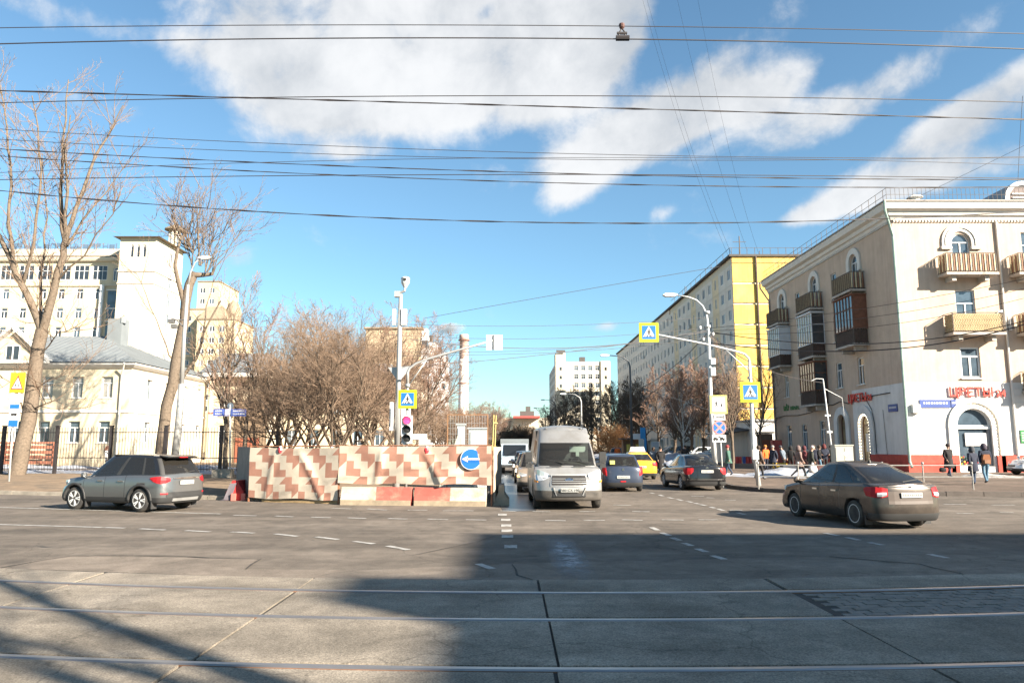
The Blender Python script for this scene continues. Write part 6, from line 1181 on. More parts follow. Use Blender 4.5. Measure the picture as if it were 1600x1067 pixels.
wglass = see_through("window_glass", (.55, .62, .60)); tglass = see_through("tinted_glass", (.12, .13, .14)); seatm = mat("seat_cloth", (.05, .05, .052), .9, var=.2)

def pl_interp(pts, x):
    if x <= pts[0][0]: return pts[0][1]
    for (a, b), (c, d) in zip(pts[:-1], pts[1:]):
        if x <= c: t = (x - a) / (c - a); t2 = t * t * (3 - 2 * t) * .5 + t * .5; return b + (d - b) * t2
    return pts[-1][1]
XF = [0, .18, .36, .52, .66, .77, .86, .925, .965, .99, 1.0]
class Car:
    def __init__(s, name, label, cat, loc, rz, sp, paint, group=None, zs=0.):
        s.sp = sp; s.t = thing(name, label, cat, (loc[0], loc[1], zs), rz, group); s.paint = paint
        L, W = sp['L'], sp['W'] / 2; s.W = W; s.yr, s.yf = -L / 2, L / 2; s.YR, s.YF = s.yr + sp['cr'], s.yf - sp['cf']; s.z0 = sp.get('z0', .2)
        s.nr, s.nf = sp.get('nr', 3.2), sp.get('nf', 2.8); s.rings = sp['rings']                          # (t, wfac, dr, df)
        wr, wf, Ra, zc = sp['wr'], sp['wf'], sp['Ra'], sp['R']; s.R_ = zc
        sy = {s.YR, s.YF}
        for yw in (wr, wf):
            for i in range(13): a = math.pi * i / 12; sy.add(round(yw + Ra * math.cos(a), 4))
        for y in sp['seams']: sy.add(y - .009); sy.add(y + .009)
        n = 14
        for i in range(n + 1): sy.add(s.YR + (s.YF - s.YR) * i / n)
        s.sy = sorted(y for y in sy if s.YR - 1e-6 <= y <= s.YF + 1e-6)
        out = []
        for y in s.sy:
            if not out or y - out[-1] > .004: out.append(y)
        s.sy = out; s.lower(); s.upper(); s.wheels()
    def zb(s, y): return pl_interp(s.sp['belt'], y)
    def par(s, t):
        r_ = s.rings
        for a, b in zip(r_[:-1], r_[1:]):
            if t <= b[0] + 1e-9: q = (t - a[0]) / (b[0] - a[0]) if b[0] > a[0] else 0; return [a[i] + (b[i] - a[i]) * q for i in range(1, 4)]
        return list(r_[-1][1:])
    def plan(s, y): return 1 - s.sp.get('taper', .03) * abs(2 * y / s.sp['L']) ** 3
    def P(s, kind, p, z=None, t=None, side=1):            # a point on the lower body
        if kind == 's': y0 = p
        elif kind == 'r': y0 = s.yr
        else: y0 = s.yf
        zb = s.zb(y0)
        if t is None: t = (z - s.z0) / (zb - s.z0)
        w, dr, df = s.par(max(0, min(1, t))); w *= s.W; z = s.z0 + (zb - s.z0) * t
        if kind == 's': return Vector((side * w * s.plan(p), p, z))
        if kind == 'r': yr = s.yr + dr; cr = s.YR - yr; x = w * s.plan(s.YR) * p; return Vector((side * x, yr + cr * (1 - (1 - min(1, p) ** s.nr) ** (1 / s.nr)), z))
        yf = s.yf - df; cf = yf - s.YF; x = w * s.plan(s.YF) * p; return Vector((side * x, yf - cf * (1 - (1 - min(1, p) ** s.nf) ** (1 / s.nf)), z))
    def half(s): return [('r', x) for x in XF[:-1]] + [('s', y) for y in s.sy] + [('f', x) for x in XF[:-1][::-1]]
    def arch(s, y):
        z = 0
        for yw in (s.sp['wr'], s.sp['wf']):
            d = abs(y - yw)
            if d < s.sp['Ra']: z = max(z, s.R_ + math.sqrt(s.sp['Ra'] ** 2 - d * d))
        return z
    def emit_parts(s, V, faces, mats, name0):
        V = np.array([tuple(v) for v in V]); key = {}; weld = np.empty(len(V), int)
        for i, v in enumerate(np.round(V, 4)): weld[i] = key.setdefault(tuple(v), i)
        N = np.zeros_like(V); parts = {}
        for part, mi, f in faces:
            g = []
            for i in f:
                w = weld[i]
                if not g or (w != g[-1]): g.append(w)
            if len(g) > 1 and g[0] == g[-1]: g.pop()
            if len(set(g)) < 3: continue
            n = np.zeros(3)
            for i in range(1, len(g) - 1): n += np.cross(V[g[i]] - V[g[0]], V[g[i + 1]] - V[g[0]])
            if np.linalg.norm(n) < 1e-9: continue
            for i in g: N[i] += n
            parts.setdefault(part, []).append((g, mi))
        ln = np.linalg.norm(N, axis=1); ln[ln == 0] = 1; N = N / ln[:, None]; res = {}
        for part, fs in parts.items():
            used = sorted({i for g, _ in fs for i in g}); idx = {u: k for k, u in enumerate(used)}
            me = bpy.data.meshes.new(part); me.from_pydata([tuple(V[u]) for u in used], [], [[idx[i] for i in g] for g, _ in fs])
            ms = sorted({m_ for _, m_ in fs}); [me.materials.append(mats[m_]) for m_ in ms]
            me.polygons.foreach_set('material_index', [ms.index(m_) for _, m_ in fs]); me.polygons.foreach_set('use_smooth', [True] * len(fs)); me.update()
            me.normals_split_custom_set_from_vertices([tuple(N[u]) for u in used])
            res.setdefault(part, link(part.split('|')[0], me, s.t))
        return res
    def lower(s):
        H = s.half(); V = []; rows = []; sp = s.sp
        for t, *_ in s.rings:
            row = []
            for kind, p in H:
                q = s.P(kind, p, t=t)
                if kind == 's':
                    a = s.arch(p); zbl = s.zb(p)
                    if a > q.z: tt = min(1, (a - s.z0) / (zbl - s.z0)); q = s.P('s', p, t=tt)
                row.append(q)
            rows.append(row)
        nh = len(H); faces = []
        def vid(k, j, sd): return (k * nh + j) * 2 + sd
        for row in rows:
            for q in row: V += [q, Vector((-q.x, q.y, q.z))]
        clad = sp.get('clad', -1); seams = sp['seams']; bump = sp.get('bumper', 0)
        for k in range(len(rows) - 1):
            for j in range(nh - 1):
                (ka, pa), (kb, pb) = H[j], H[j + 1]; part = 'body'; mi = 0
                tz = (rows[k][j].z + rows[k + 1][j].z) / 2
                if ka == 's' and kb == 's':
                    m_ = (pa + pb) / 2
                    if any(abs(m_ - y) < .0095 for y in seams) and s.rings[k][0] > .10: mi = 1
                    elif len(seams) >= 2 and s.rings[k][0] > .10:
                        for a, b in zip(seams[:-1], seams[1:]):
                            if a < m_ < b: part = 'door|%.1f' % a
                    if sp.get('archtrim'):
                        zm = tz if s.arch(m_) == 0 else max(tz, s.arch(m_))
                        if min(math.hypot(m_ - yw, max(0, tz - s.R_)) for yw in (sp['wr'], sp['wf'])) < sp['Ra'] + .075: mi = 1; part = 'body'
                if k < clad: mi = 1; part = 'body' if ka != 's' or '|' not in part else part
                if ka != 's' and sp.get('bump_dark') and tz < sp['bump_dark']: mi = 1
                for sd in (0, 1):
                    f = [vid(k, j, sd), vid(k, j + 1, sd), vid(k + 1, j + 1, sd), vid(k + 1, j, sd)]
                    pr = part + ('|%d' % sd if '|' in part else ''); faces.append((pr, mi, f if sd == 0 else f[::-1]))
        # floor with wheel tunnels, then bonnet and deck
        for row, up, mi in ((rows[0], False, 1), (rows[-1], True, 0)):
            cols = [1, .72, .4, 0, -.4, -.72, -1]; b0 = len(V)
            for q in row:
                for c in cols: V.append(Vector((q.x * c, q.y, q.z + (.045 * (1 - c * c) * min(1, q.x / .5) if up else 0))))
            nc = len(cols)
            for j in range(nh - 1):
                for i in range(nc - 1):
                    f = [b0 + j * nc + i, b0 + (j + 1) * nc + i, b0 + (j + 1) * nc + i + 1, b0 + j * nc + i + 1]
                    m2 = mi
                    if up and s.sp['cabin']['rb'] + .1 < (row[j].y + row[j + 1].y) / 2 < s.sp['cabin']['fb'] - .12: m2 = 1
                    if up and sp.get('bonnet') and abs((row[j].y + row[j + 1].y) / 2 - sp['bonnet']) < .02: m2 = 1
                    faces.append(('body' if up else 'underbody', m2, f if up else f[::-1]))
        s.parts = s.emit_parts(V, faces, [s.paint, sp.get('trim') or trimb], 'body')
    def upper(s):
        sp = s.sp; g = sp['cabin']; n = 3.4; rows = []; fr = g.get('rows', [0, .07, .35, .65, .9, 1.0]); S_ = g['s']
        H = [('r', x) for x in XF[:-1]] + [('s', v) for v in S_] + [('f', x) for x in XF[:-1][::-1]]
        for h in fr:
            e = h ** 1.25; w = (g['wb'] + (g['wt'] - g['wb']) * (h * .55 + e * .45)); yr = g['rb'] + (g['rt'] - g['rb']) * h + g.get('rbow', 0) * math.sin(math.pi * h); yf = g['fb'] + (g['ft'] - g['fb']) * h + g.get('fbow', 0) * math.sin(math.pi * h)
            cr = g.get('cr', .3); cf = g.get('cf', .35); YR, YF = yr + cr, yf - cf; row = []
            for kind, p in H:
                if kind == 's': y = YR + (YF - YR) * p; x = w * (1 - .03 * (2 * p - 1) ** 2)
                elif kind == 'r': x = w * .97 * p; y = yr + cr * (1 - (1 - p ** n) ** (1 / n))
                else: x = w * .97 * p; y = yf - cf * (1 - (1 - p ** n) ** (1 / n))
                zb = s.zb(y) + (.03 if kind != 's' else 0) * (1 - p if kind != 's' else 0); zt = pl_interp(g['roof'], y); row.append(Vector((x, y, zb - .02 + (zt - zb + .02) * h)))
            rows.append(row)
        nh = len(H); V = []; faces = []
        for row in rows:
            for q in row: V += [q, Vector((-q.x, q.y, q.z))]
        def vid(k, j, sd): return (k * nh + j) * 2 + sd
        K = len(rows) - 1
        for k in range(K):
            mid = (fr[k] + fr[k + 1]) / 2; hglass = g.get('glass', (.07, .9))
            for j in range(nh - 1):
                (ka, pa), (kb, pb) = H[j], H[j + 1]; part, mi = 'cabin', 0
                if hglass[0] < mid < hglass[1]:
                    if ka == 'r' and kb == 'r' and pb <= g.get('rw', .9) and g.get('rear', True): part, mi = 'rear_window', g.get('tint', 2)
                    elif ka == 'f' and kb == 'f' and pa <= .94: part, mi = 'windscreen', 2
                    elif ka == 's' and kb == 's':
                        m_ = (pa + pb) / 2
                        for wi, (a, b) in enumerate(g['wins']):
                            if a < m_ < b: part, mi = 'side_window|%d' % wi, (g.get('tint', 2) if wi < len(g['wins']) - 1 else 2)
                        if mi == 0 and g.get('black_pillars') and g['wins'][0][0] < m_ < g['wins'][-1][1]: mi = 1
                if g.get('dark_d') and ka == 'r' and kb == 'r' and mid < .9 and mi == 0: mi = 1
                if g.get('black_cabin') and mi == 0: mi = 3
                for sd in (0, 1):
                    f = [vid(k, j, sd), vid(k, j + 1, sd), vid(k + 1, j + 1, sd), vid(k + 1, j, sd)]
                    pr = part + ('|%d' % sd if '|' in part else ''); faces.append((pr, mi, f if sd == 0 else f[::-1]))
        cols = [1, .75, .4, 0, -.4, -.75, -1]; b0 = len(V); nc = len(cols)
        for q in rows[-1]:
            for c in cols: V.append(Vector((q.x * c, q.y, q.z + g.get('crown', .05) * (1 - c * c) * min(1, q.x / .45))))
        for j in range(nh - 1):
            for i in range(nc - 1): faces.append(('cabin', 3 if g.get('roofdark') else 0, [b0 + j * nc + i, b0 + (j + 1) * nc + i, b0 + (j + 1) * nc + i + 1, b0 + j * nc + i + 1]))
        s.emit_parts(V, faces, [s.paint, trimb, wglass, (sp.get("roofmat") or s.paint), tglass], 'cabin'); s.rows = rows
        w = g['wb']; yf = g['ft'] - .18
        for y, xs, wd in ((yf, (-.36, .36), .46), (yf - .92, (-.4, 0, .4), .40)):
            if y < g['rt'] + .1: continue
            for x in xs:
                zb = s.zb(y); mb = MB(); mb.prism([(-wd / 2, zb - .25), (wd / 2, zb - .25), (wd / 2 - .05, zb + .14), (-wd / 2 + .05, zb + .14)], y - .08, y + .03, frame=lambda p, q, h: (x + p, h, q)); mb.prism([(-.13, zb + .17), (.13, zb + .17), (.11, zb + .34), (-.11, zb + .34)], y - .07, y + .02, frame=lambda p, q, h: (x + p, h, q)); mb.build("seat", seatm, s.t)
        mb = MB(); zd = s.zb(g['fb'] - .3) + .02; mb.box((0, g['fb'] - .42, zd), (2 * w - .2, .5, .06)); mb.build("dashboard", seatm, s.t); mb = MB(); mb.tube([(-.36 + .17 * math.cos(a * .5236), yf + .48 - .05 * math.sin(a * .5236), zd + .08 + .15 * math.sin(a * .5236)) for a in range(13)], .015, 5); mb.build("steering_wheel", seatm, s.t)
    def wheels(s):
        sp = s.sp; Rw = sp['R']; tw = sp.get('tw', .2); style = sp.get('rim', 'star')
        key = (Rw, tw, style)
        if key not in WHEELS:
            t = MB(); t.lathe([(Rw * .66, -tw / 2), (Rw * .93, -tw / 2), (Rw, -tw * .34), (Rw, tw * .34), (Rw * .93, tw / 2), (Rw * .66, tw / 2)], 28, axis='X')
            r_ = MB(); r_.lathe([(Rw * .68, tw * .36), (Rw * .68, tw * .49), (Rw * .60, tw * .46), (Rw * .58, tw * (.25 if style != 'cap' else .40)), (.02, tw * (.22 if style != 'cap' else .44))], 24, axis='X', mi=1 if style != 'cap' else 0, cap=False)
            nsp = {'star': 5, 'cap': 7, 'steel': 0, 'multi': 8}[style]
            for i in range(nsp):
                a = 6.2832 * i / nsp
                for da in ((-.16, .16) if style == 'star' else (0,)):
                    r_.beam((tw * .42, math.cos(a + da * .5) * Rw * .12, math.sin(a + da * .5) * Rw * .12), (tw * .45, math.cos(a + da) * Rw * .62, math.sin(a + da) * Rw * .62), Rw * (.11 if style == 'star' else .07 if style == 'cap' else .15), .03, 0 if style != 'cap' else 1)
            r_.lathe([(Rw * .16, tw * .40), (Rw * .13, tw * .47), (.01, tw * .48)], 12, axis='X', mi=0)
            if style != 'steel': r_.lathe([(Rw * .68, tw * .47), (Rw * .68, tw * .51), (Rw * .60, tw * .49)], 24, axis='X', mi=0, cap=False)
            WHEELS[key] = (t.mesh("tyre", tyrem, True), r_.mesh("rim", [alloy, alloyd]))
        tm, rm = WHEELS[key]
        for yw in (sp['wr'], sp['wf']):
            for sd in (1, -1):
                w = bpy.data.objects.new("wheel", tm); COL.objects.link(w); w.parent = s.t; w.location = (sd * (s.W * s.plan(yw) - tw / 2 - .015), yw, Rw); w.rotation_euler = (0, 0, 0 if sd > 0 else math.pi); rr = link("rim", rm, w)
    def lamp(s, name, path, m, sides=(1, -1), off=.014):   # path: (kind, p, z0, z1)
        for sd in sides:
            A = [s.P(k, p, z=a, side=sd) for k, p, a, b in path]; B = [s.P(k, p, z=b, side=sd) for k, p, a, b in path]; n = len(path); mb = MB(); V = []
            M_ = [(a + b) / 2 for a, b in zip(A, B)]
            for i in range(n):
                d = M_[min(i + 1, n - 1)] - M_[max(i - 1, 0)]; nr = Vector((d.y, -d.x, 0)).normalized()
                if nr.dot(M_[i]) < 0: nr = -nr
                V.append((A[i], A[i] + nr * off, (s.P(path[i][0], path[i][1], z=(path[i][2] + path[i][3]) / 2, side=sd)) + nr * (off * 1.5), B[i] + nr * off, B[i]))
            vs = [v for c in V for v in c]; mb.add(vs, [(i * 5 + j, (i + 1) * 5 + j, (i + 1) * 5 + j + 1, i * 5 + j + 1) for i in range(n - 1) for j in range(4)] + [(0, 1, 2, 3, 4), tuple((n - 1) * 5 + j for j in (4, 3, 2, 1, 0))]); mb.build(name, m, s.t)
    def strip(s, name, kind, x0, x1, z0, z1, m, off=.02):  # a flat piece on nose or tail, from x0 to x1
        mb = MB(); n = 8; pts = []
        for i in range(n + 1):
            x = x0 + (x1 - x0) * i / n; pf = abs(x) / s.W; a = s.P(kind, min(.999, pf), z=z0, side=1 if x >= 0 else -1); b = s.P(kind, min(.999, pf), z=z1, side=1 if x >= 0 else -1); d = off if kind == 'f' else -off; pts.append([a] + [s.P(kind, min(.999, pf), z=z0 + (z1 - z0) * q / 4, side=1 if x >= 0 else -1) + Vector((0, d, 0)) for q in range(5)] + [b])
        vs = [v for c in pts for v in c]; mb.add(vs, [(i * 7 + j, (i + 1) * 7 + j, (i + 1) * 7 + j + 1, i * 7 + j + 1) for i in range(n) for j in range(6)] + [tuple(range(7)), tuple(n * 7 + j for j in range(6, -1, -1))]); return mb.build(name, m, s.t)
    def arch_trim(s, m, w=.07):
        for yw in (s.sp['wr'], s.sp['wf']):
            for sd in (1, -1):
                mb = MB(); vs = []; n = 16; Ra = s.sp['Ra']
                for i in range(n + 1):
                    a = math.pi * i / n
                    for r_, o in ((Ra, -.02), (Ra, .022), (Ra + w, .018), (Ra + w, -.01)): q = s.P('s', yw + r_ * math.cos(a), z=max(s.z0, s.R_ + r_ * math.sin(a)), side=sd); vs.append(q + Vector((sd * o, 0, 0)))
                mb.add(vs, [(i * 4 + j, (i + 1) * 4 + j, (i + 1) * 4 + j + 1, i * 4 + j + 1) for i in range(n) for j in range(3)]); mb.build("arch_trim", m, s.t, True)
    def plate(s, kind, z, txt=None, w=.52, yoff=.03):
        q = s.P(kind, 0, z=z); sg = -1 if kind == 'r' else 1; mb = MB(); mb.box((0, q.y + sg * yoff, z), (w, .015, .115)); p = mb.build("number_plate", platem, s.t)
        t = MB()
        if txt:
            me = text_mesh(txt, .075, .004); me.materials.append(blackp); me_o = link("plate_characters", me, p, loc=(0, q.y + sg * (yoff + .011), z - .038)); me_o.rotation_euler = (R(90), 0, math.pi if sg > 0 else 0)
        else:
            u = -w * .42
            while u < w * .4: l = rnd.uniform(.02, .045); t.box((u + l / 2, q.y + sg * (yoff + .009), z), (l, .004, rnd.uniform(.04, .065))); u += l + .022
            t.build("plate_characters", mat("plate_print", (.25, .25, .25), .6, var=0), p)
    def handle(s, ys, z):
        for sd in (1, -1):
            for y in ys: q = s.P('s', y, z=z, side=sd); mb = MB(); mb.box((q.x + sd * .015, y, z), (.035, .2, .035)); mb.build("door_handle", s.sp.get('hm', s.paint), s.t)
    def mirror(s, y, z, m=None, size=(.2, .12, .15), out=.1):
        for sd in (1, -1):
            x = sd * (s.sp['cabin']['wb'] + out); mb = MB(); mb.lathe([(.01, -size[1] / 2), (size[2] * .5, -size[1] * .4), (size[2] * .55, size[1] * .3), (size[2] * .4, size[1] / 2), (.01, size[1] / 2)], 10, (x, y, z), 'Y'); mb.box((x - sd * .09, y + .01, z - .05), (.14, .05, .04)); mb.build("mirror", m or s.paint, s.t)
    def wiper(s, kind, z, y): mb = MB(); mb.beam((-.05, y, z), (.35, y, z + .06), .02, .02); mb.build("wiper", trimb, s.t)
WHEELS = {}
RG = [(0, .93, .10, .12), (.07, .975, .05, .05), (.22, .995, .0, .0), (.42, 1.0, .0, .0), (.58, 1.0, .02, .02), (.75, .995, .03, .05), (.9, .975, .04, .10), (1.0, .945, .07, .17)]
SG = [0, .02, .16, .18, .2, .35, .5, .52, .545, .57, .7, .85, .97, 1.0]
SUV = dict(L=4.18, W=1.78, cr=.42, cf=.55, z0=.24, rings=RG, wr=-1.22, wf=1.28, Ra=.385, R=.335, seams=[-.66, .12, 1.0 - .06], belt=[(-2.1, 1.04), (-1, 1.03), (.6, .97), (1.1, .96), (1.75, .88), (2.1, .70)], clad=2, bump_dark=.42, bonnet=.98, rim='star', tw=.215,
    cabin=dict(wb=.80, wt=.62, rb=-1.98, rt=-1.62, fb=1.02, ft=.28, rbow=-.03, fbow=.05, roof=[(-1.7, 1.555), (-.6, 1.60), (.3, 1.575), (.8, 1.5)], s=[0, .03, .2, .235, .26, .42, .57, .60, .63, .8, .97, 1.0], wins=[(.03, .2), (.235, .57), (.63, .97)], black_pillars=True, crown=.03, cr=.22, cf=.3, dark_d=True, roofdark=True, black_cabin=True, tint=4), roofmat=None)
SEDAN = dict(L=4.48, W=1.71, cr=.40, cf=.55, z0=.20, rings=RG, wr=-1.32, wf=1.28, Ra=.355, R=.31, seams=[-.78, .06, .92], belt=[(-2.25, .985), (-1.7, 1.02), (-.8, .985), (.4, .93), (1.0, .92), (1.8, .80), (2.25, .62)], bonnet=1.0, rim='cap', tw=.19, bump_dark=.34,
    cabin=dict(wb=.775, wt=.56, rb=-1.98, rt=-.92, fb=1.22, ft=.22, rbow=-.10, fbow=.06, roof=[(-1.2, 1.40), (-.4, 1.468), (.2, 1.45), (.7, 1.36)], s=[0, .03, .10, .14, .155, .3, .46, .485, .51, .7, .95, 1.0], wins=[(.03, .14), (.155, .46), (.51, .95)], black_pillars=True, crown=.035, cr=.3, cf=.35, rw=.93))
OCT = dict(SEDAN, L=4.57, W=1.77, rim='multi'); OCT['cabin'] = dict(SEDAN['cabin'], rt=-1.0, rb=-1.86)
HATCH = dict(L=3.72, W=1.69, cr=.42, cf=.5, z0=.2, rings=RG, wr=-1.15, wf=1.2, Ra=.345, R=.30, seams=[-.62, .12, .9], belt=[(-1.86, 1.0), (-.8, .99), (.5, .93), (1.0, .9), (1.86, .64)], bonnet=.92, rim='multi', tw=.18, bump_dark=.36,
    cabin=dict(wb=.75, wt=.585, rb=-1.76, rt=-1.38, fb=1.0, ft=.32, rbow=-.05, fbow=.05, roof=[(-1.5, 1.45), (-.6, 1.50), (.3, 1.47)], s=[0, .04, .2, .24, .26, .4, .56, .59, .62, .8, .96, 1.0], wins=[(.26, .56), (.62, .96)], black_pillars=True, crown=.035, cr=.24, cf=.3, rw=.9))
VRG = [(0, .95, .06, .10), (.06, .98, .02, .04), (.2, 1.0, .0, .0), (.42, 1.0, .0, .0), (.6, 1.0, .0, .02), (.8, .99, .0, .08), (.93, .97, .01, .16), (1.0, .94, .02, .26)]
VAN = dict(L=5.53, W=2.05, cr=.30, cf=.62, nf=2.6, z0=.27, rings=VRG, wr=-1.55, wf=1.75, Ra=.42, R=.355, seams=[.45, 1.42], belt=[(-2.8, 1.34), (.6, 1.34), (1.4, 1.31), (1.9, 1.23), (2.3, 1.14), (2.76, .98)], bonnet=None, rim='steel', tw=.22, bump_dark=.62, taper=.02, trim=mat('van_bumper', (.085, .076, .066), .7, var=.25, scale=3),
    cabin=dict(wb=.965, wt=.80, rb=-2.72, rt=-2.66, fb=2.02, ft=1.0, fbow=.1, roof=[(-2.7, 2.40), (-.5, 2.44), (.6, 2.42), (1.0, 2.34), (1.25, 2.30), (2.1, 2.24)], rows=[0, .05, .2, .35, .5, .60, .66, .8, .92, 1.0], glass=(.05, .66), s=[0, .05, .3, .6, .66, .70, .8, .9, .97, 1.0], wins=[(.70, .97)], rear=False, crown=.10, cr=.2, cf=.42))
dirty = (.20, .165, .125)
# grey off-roader turning across the road
P0_ = gpt(172, 796); car = Car("parked_suv", "grey suv with black roof and rear glass driving past the fence", "car", (P0_.x + .42, 22.4, 0), R(70), dict(SUV, roofmat=paintm("roof_black", (.02, .02, .022)), hm=chrome), paintm("paint_grey", (.16, .165, .165), .65, .3))
car.t.name = "grey_suv"; car.arch_trim(trimb)
car.lamp("tail_lamp", [('s', -1.58, .93, .97), ('s', -1.70, .86, .99), ('r', .985, .82, 1.0), ('r', .93, .80, 1.0), ('r', .80, .82, .98), ('r', .66, .87, .95)], tailm)
car.lamp("reflector", [('r', .93, .50, .545), ('r', .84, .50, .545), ('r', .74, .50, .545)], tailm)
car.strip("tailgate_trim", 'r', -.5, .5, .93, .96, chrome); car.strip("bumper_insert", 'r', -.7, .7, .42, .56, trimb, .012); car.strip("skid_plate", 'r', -.5, .5, .30, .385, mat("skid_silver", (.45, .45, .44), .4, .5), .03); car.plate('r', .82); car.handle([-.5, .28], .86); car.mirror(.92, 1.02); car.wiper('r', 1.08, -2.0)
mb = MB(); [mb.beam((sd * .575, -1.35, 1.575), (sd * .60, .1, 1.60), .035, .035) for sd in (1, -1)]; mb.build("roof_rail", trimb, car.t)
mb = MB(); mb.prism([(-1.88, 1.52), (-1.55, 1.57), (-1.55, 1.60), (-1.9, 1.555)], -.56, .56, frame=lambda p, q, h: (h, p, q)); sp_ = mb.build("spoiler", paintm("roof_black", (.02, .02, .022)), car.t); mb = MB(); mb.box((0, -1.9, 1.535), (.3, .02, .025)); mb.build("brake_lamp", tailm, sp_)
mb = MB(); [mb.box((sd * .76, yy, .25), (.2, .03, .3)) for sd in (1, -1) for yy in (-1.66, .84)]; mb.build("mud_flap", trimb, car.t)
car.lamp("head_lamp", [('f', .6, .74, .82), ('f', .8, .72, .84), ('f', .95, .73, .86), ('s', 1.55, .78, .87)], headm)
# brown saloon on the right
car = Car("brown_saloon", "dusty brown liftback saloon turning into the street past the kerb railing", "car", (8.62, 18.9, 0), R(9), dict(SEDAN, hm=chrome), paintm("paint_brown", (.052, .044, .039), .45, .26, (.115, .095, .078)))
car.lamp("tail_lamp", [('s', -1.75, .86, .92), ('s', -1.83, .75, .95), ('r', .985, .73, .955), ('r', .93, .72, .955), ('r', .80, .72, .95), ('r', .66, .75, .92)], tailm); car.lamp("reverse_lamp", [('r', .90, .745, .83), ('r', .80, .745, .84), ('r', .69, .77, .84)], headm, off=.026)
car.strip("tailgate_edge", 'r', -.75, .75, .955, .975, trimb); car.strip("plate_recess", 'r', -.56, .56, .58, .86, mat("recess_brown_dark", (.07, .05, .04), .5), .006); car.plate('r', .78); car.handle([-.6, .22], .80); car.mirror(1.02, .98); car.wiper('r', 1.06, -2.02)
mb = MB(); mb.lathe([(.06, 0), (.055, .025), (.01, .03)], 12, (0, -2.19, .90), 'Y'); mb.build("emblem", chrome, car.t); mb = MB(); mb.prism([(-.86, 1.46), (-.74, 1.47), (-.84, 1.53)], -.015, .015, frame=lambda p, q, h: (h, p, q)); mb.build("antenna", trimb, car.t)
car.lamp("head_lamp", [('f', .6, .66, .74), ('f', .8, .64, .76), ('f', .95, .66, .8), ('s', 1.7, .7, .8)], headm)
mb = MB(); [mb.box((sd * .74, yy, .22), (.18, .03, .25)) for sd in (1, -1) for yy in (-1.72,)]; mb.build("mud_flap", trimb, car.t)
# black saloon ahead of the crossing post
car = Car("black_saloon", "black saloon with red tail lamps leaving beside the lamp post", "car", (7.95, 33.0, 0), R(4), OCT, paintm("paint_black", (.012, .012, .013), .2, .15))
car.lamp("tail_lamp", [('s', -1.78, .86, .9), ('s', -1.86, .72, .93), ('r', .985, .68, .94), ('r', .93, .66, .94), ('r', .78, .68, .94), ('r', .66, .80, .93)], tailm); car.plate('r', .80); car.strip("chrome_strip", 'r', -.84, .84, .46, .48, chrome); car.handle([-.6, .22], .80); car.mirror(1.02, .98)
mb = MB(); mb.lathe([(.06, 0), (.055, .025), (.01, .03)], 12, (0, -2.24, .93), 'Y'); mb.build("emblem", chrome, car.t)
# dark blue hatchback
car = Car("blue_hatchback", "dark blue grey hatchback driving away beside the silver van", "car", (4.55, 31.9, 0), R(-1), HATCH, paintm("paint_slate", (.035, .05, .085), .4, .28, (.06, .068, .09)))
car.lamp("tail_lamp", [('s', -1.40, .9, 1.0), ('r', .985, .78, 1.02), ('r', .94, .72, 1.02), ('r', .86, .66, .98), ('r', .79, .64, .80)], tailm); car.plate('r', .60); car.mirror(.9, 1.0); car.strip("fog_lamp", 'r', -.12, .1, .40, .45, tailm); car.wiper('r', 1.06, -1.80)
mb = MB(); mb.lathe([(.05, 0), (.045, .02), (.01, .025)], 10, (0, -1.84, .90), 'Y'); mb.build("emblem", chrome, car.t); mb = MB(); mb.box((-.42, -1.70, 1.18), (.2, .02, .16), 0, 0, Matrix.Rotation(R(-20), 3, 'X')); mb.build("window_sticker", mat("sticker_yellow", (.45, .45, .12), .6), car.t)
# silver van facing us
vp = paintm("paint_silver", (.29, .29, .288), .4, .32, (.22, .208, .19)); van = Car("silver_van", "dusty silver high roof delivery van waiting at the junction facing the viewer", "van", (1.62, 24.4, 0), R(180) + R(1.2), VAN, vp)
t = van
satin = mat("satin_silver", (.42, .42, .41), .45, .5, var=.05)
van.strip("grille_frame", 'f', -.56, .56, .70, 1.04, satin, .02); van.strip("grille", 'f', -.52, .52, .73, 1.01, mat("grille_dark", (.03, .027, .025), .7, 0), .032)
for z in (.79, .85, .91, .965): van.strip("grille_bar", 'f', -.51, .51, z - .007, z + .007, satin, .045)
q = van.P('f', 0, z=.885); mb = MB(); mb.add([(x * 1.0, q.y + .055, .885 + z) for x, z in [(.115 * math.cos(a * .2618), .048 * math.sin(a * .2618)) for a in range(24)]] + [(x, q.y + .03, .885 + z) for x, z in [(.12 * math.cos(a * .2618), .052 * math.sin(a * .2618)) for a in range(24)]], [tuple(range(24))] + [(a, 24 + a, 24 + (a + 1) % 24, (a + 1) % 24) for a in range(24)]); em = mb.build("emblem", mat("emblem_blue", (.10, .16, .30), .25, .4, var=0), t.t)
mb = MB(); [mb.beam((.118 * math.cos(a * .2618), q.y + .056, .885 + .05 * math.sin(a * .2618)), (.118 * math.cos((a + 1) * .2618), q.y + .056, .885 + .05 * math.sin((a + 1) * .2618)), .012, .012) for a in range(24)]; mb.build("emblem_ring", chrome, em)
me = text_mesh("Ford", .06, .006); me.materials.append(chrome); o = link("emblem_lettering", me, em, loc=(0, q.y + .06, .862)); o.rotation_euler = (R(90), 0, math.pi)
van.lamp("head_lamp", [('f', .60, .93, 1.04), ('f', .74, .86, 1.10), ('f', .88, .84, 1.15), ('f', .955, .86, 1.17), ('f', .99, .92, 1.18), ('s', 2.1, 1.05, 1.19)], headm); van.lamp("indicator", [('f', .90, .80, .85), ('f', .96, .80, .86), ('f', .99, .82, .87)], amber)
van.strip("lower_intake", 'f', -.48, .48, .40, .50, trimb, .02); van.plate('f', .59, "В801СХ 190"); mb = MB()
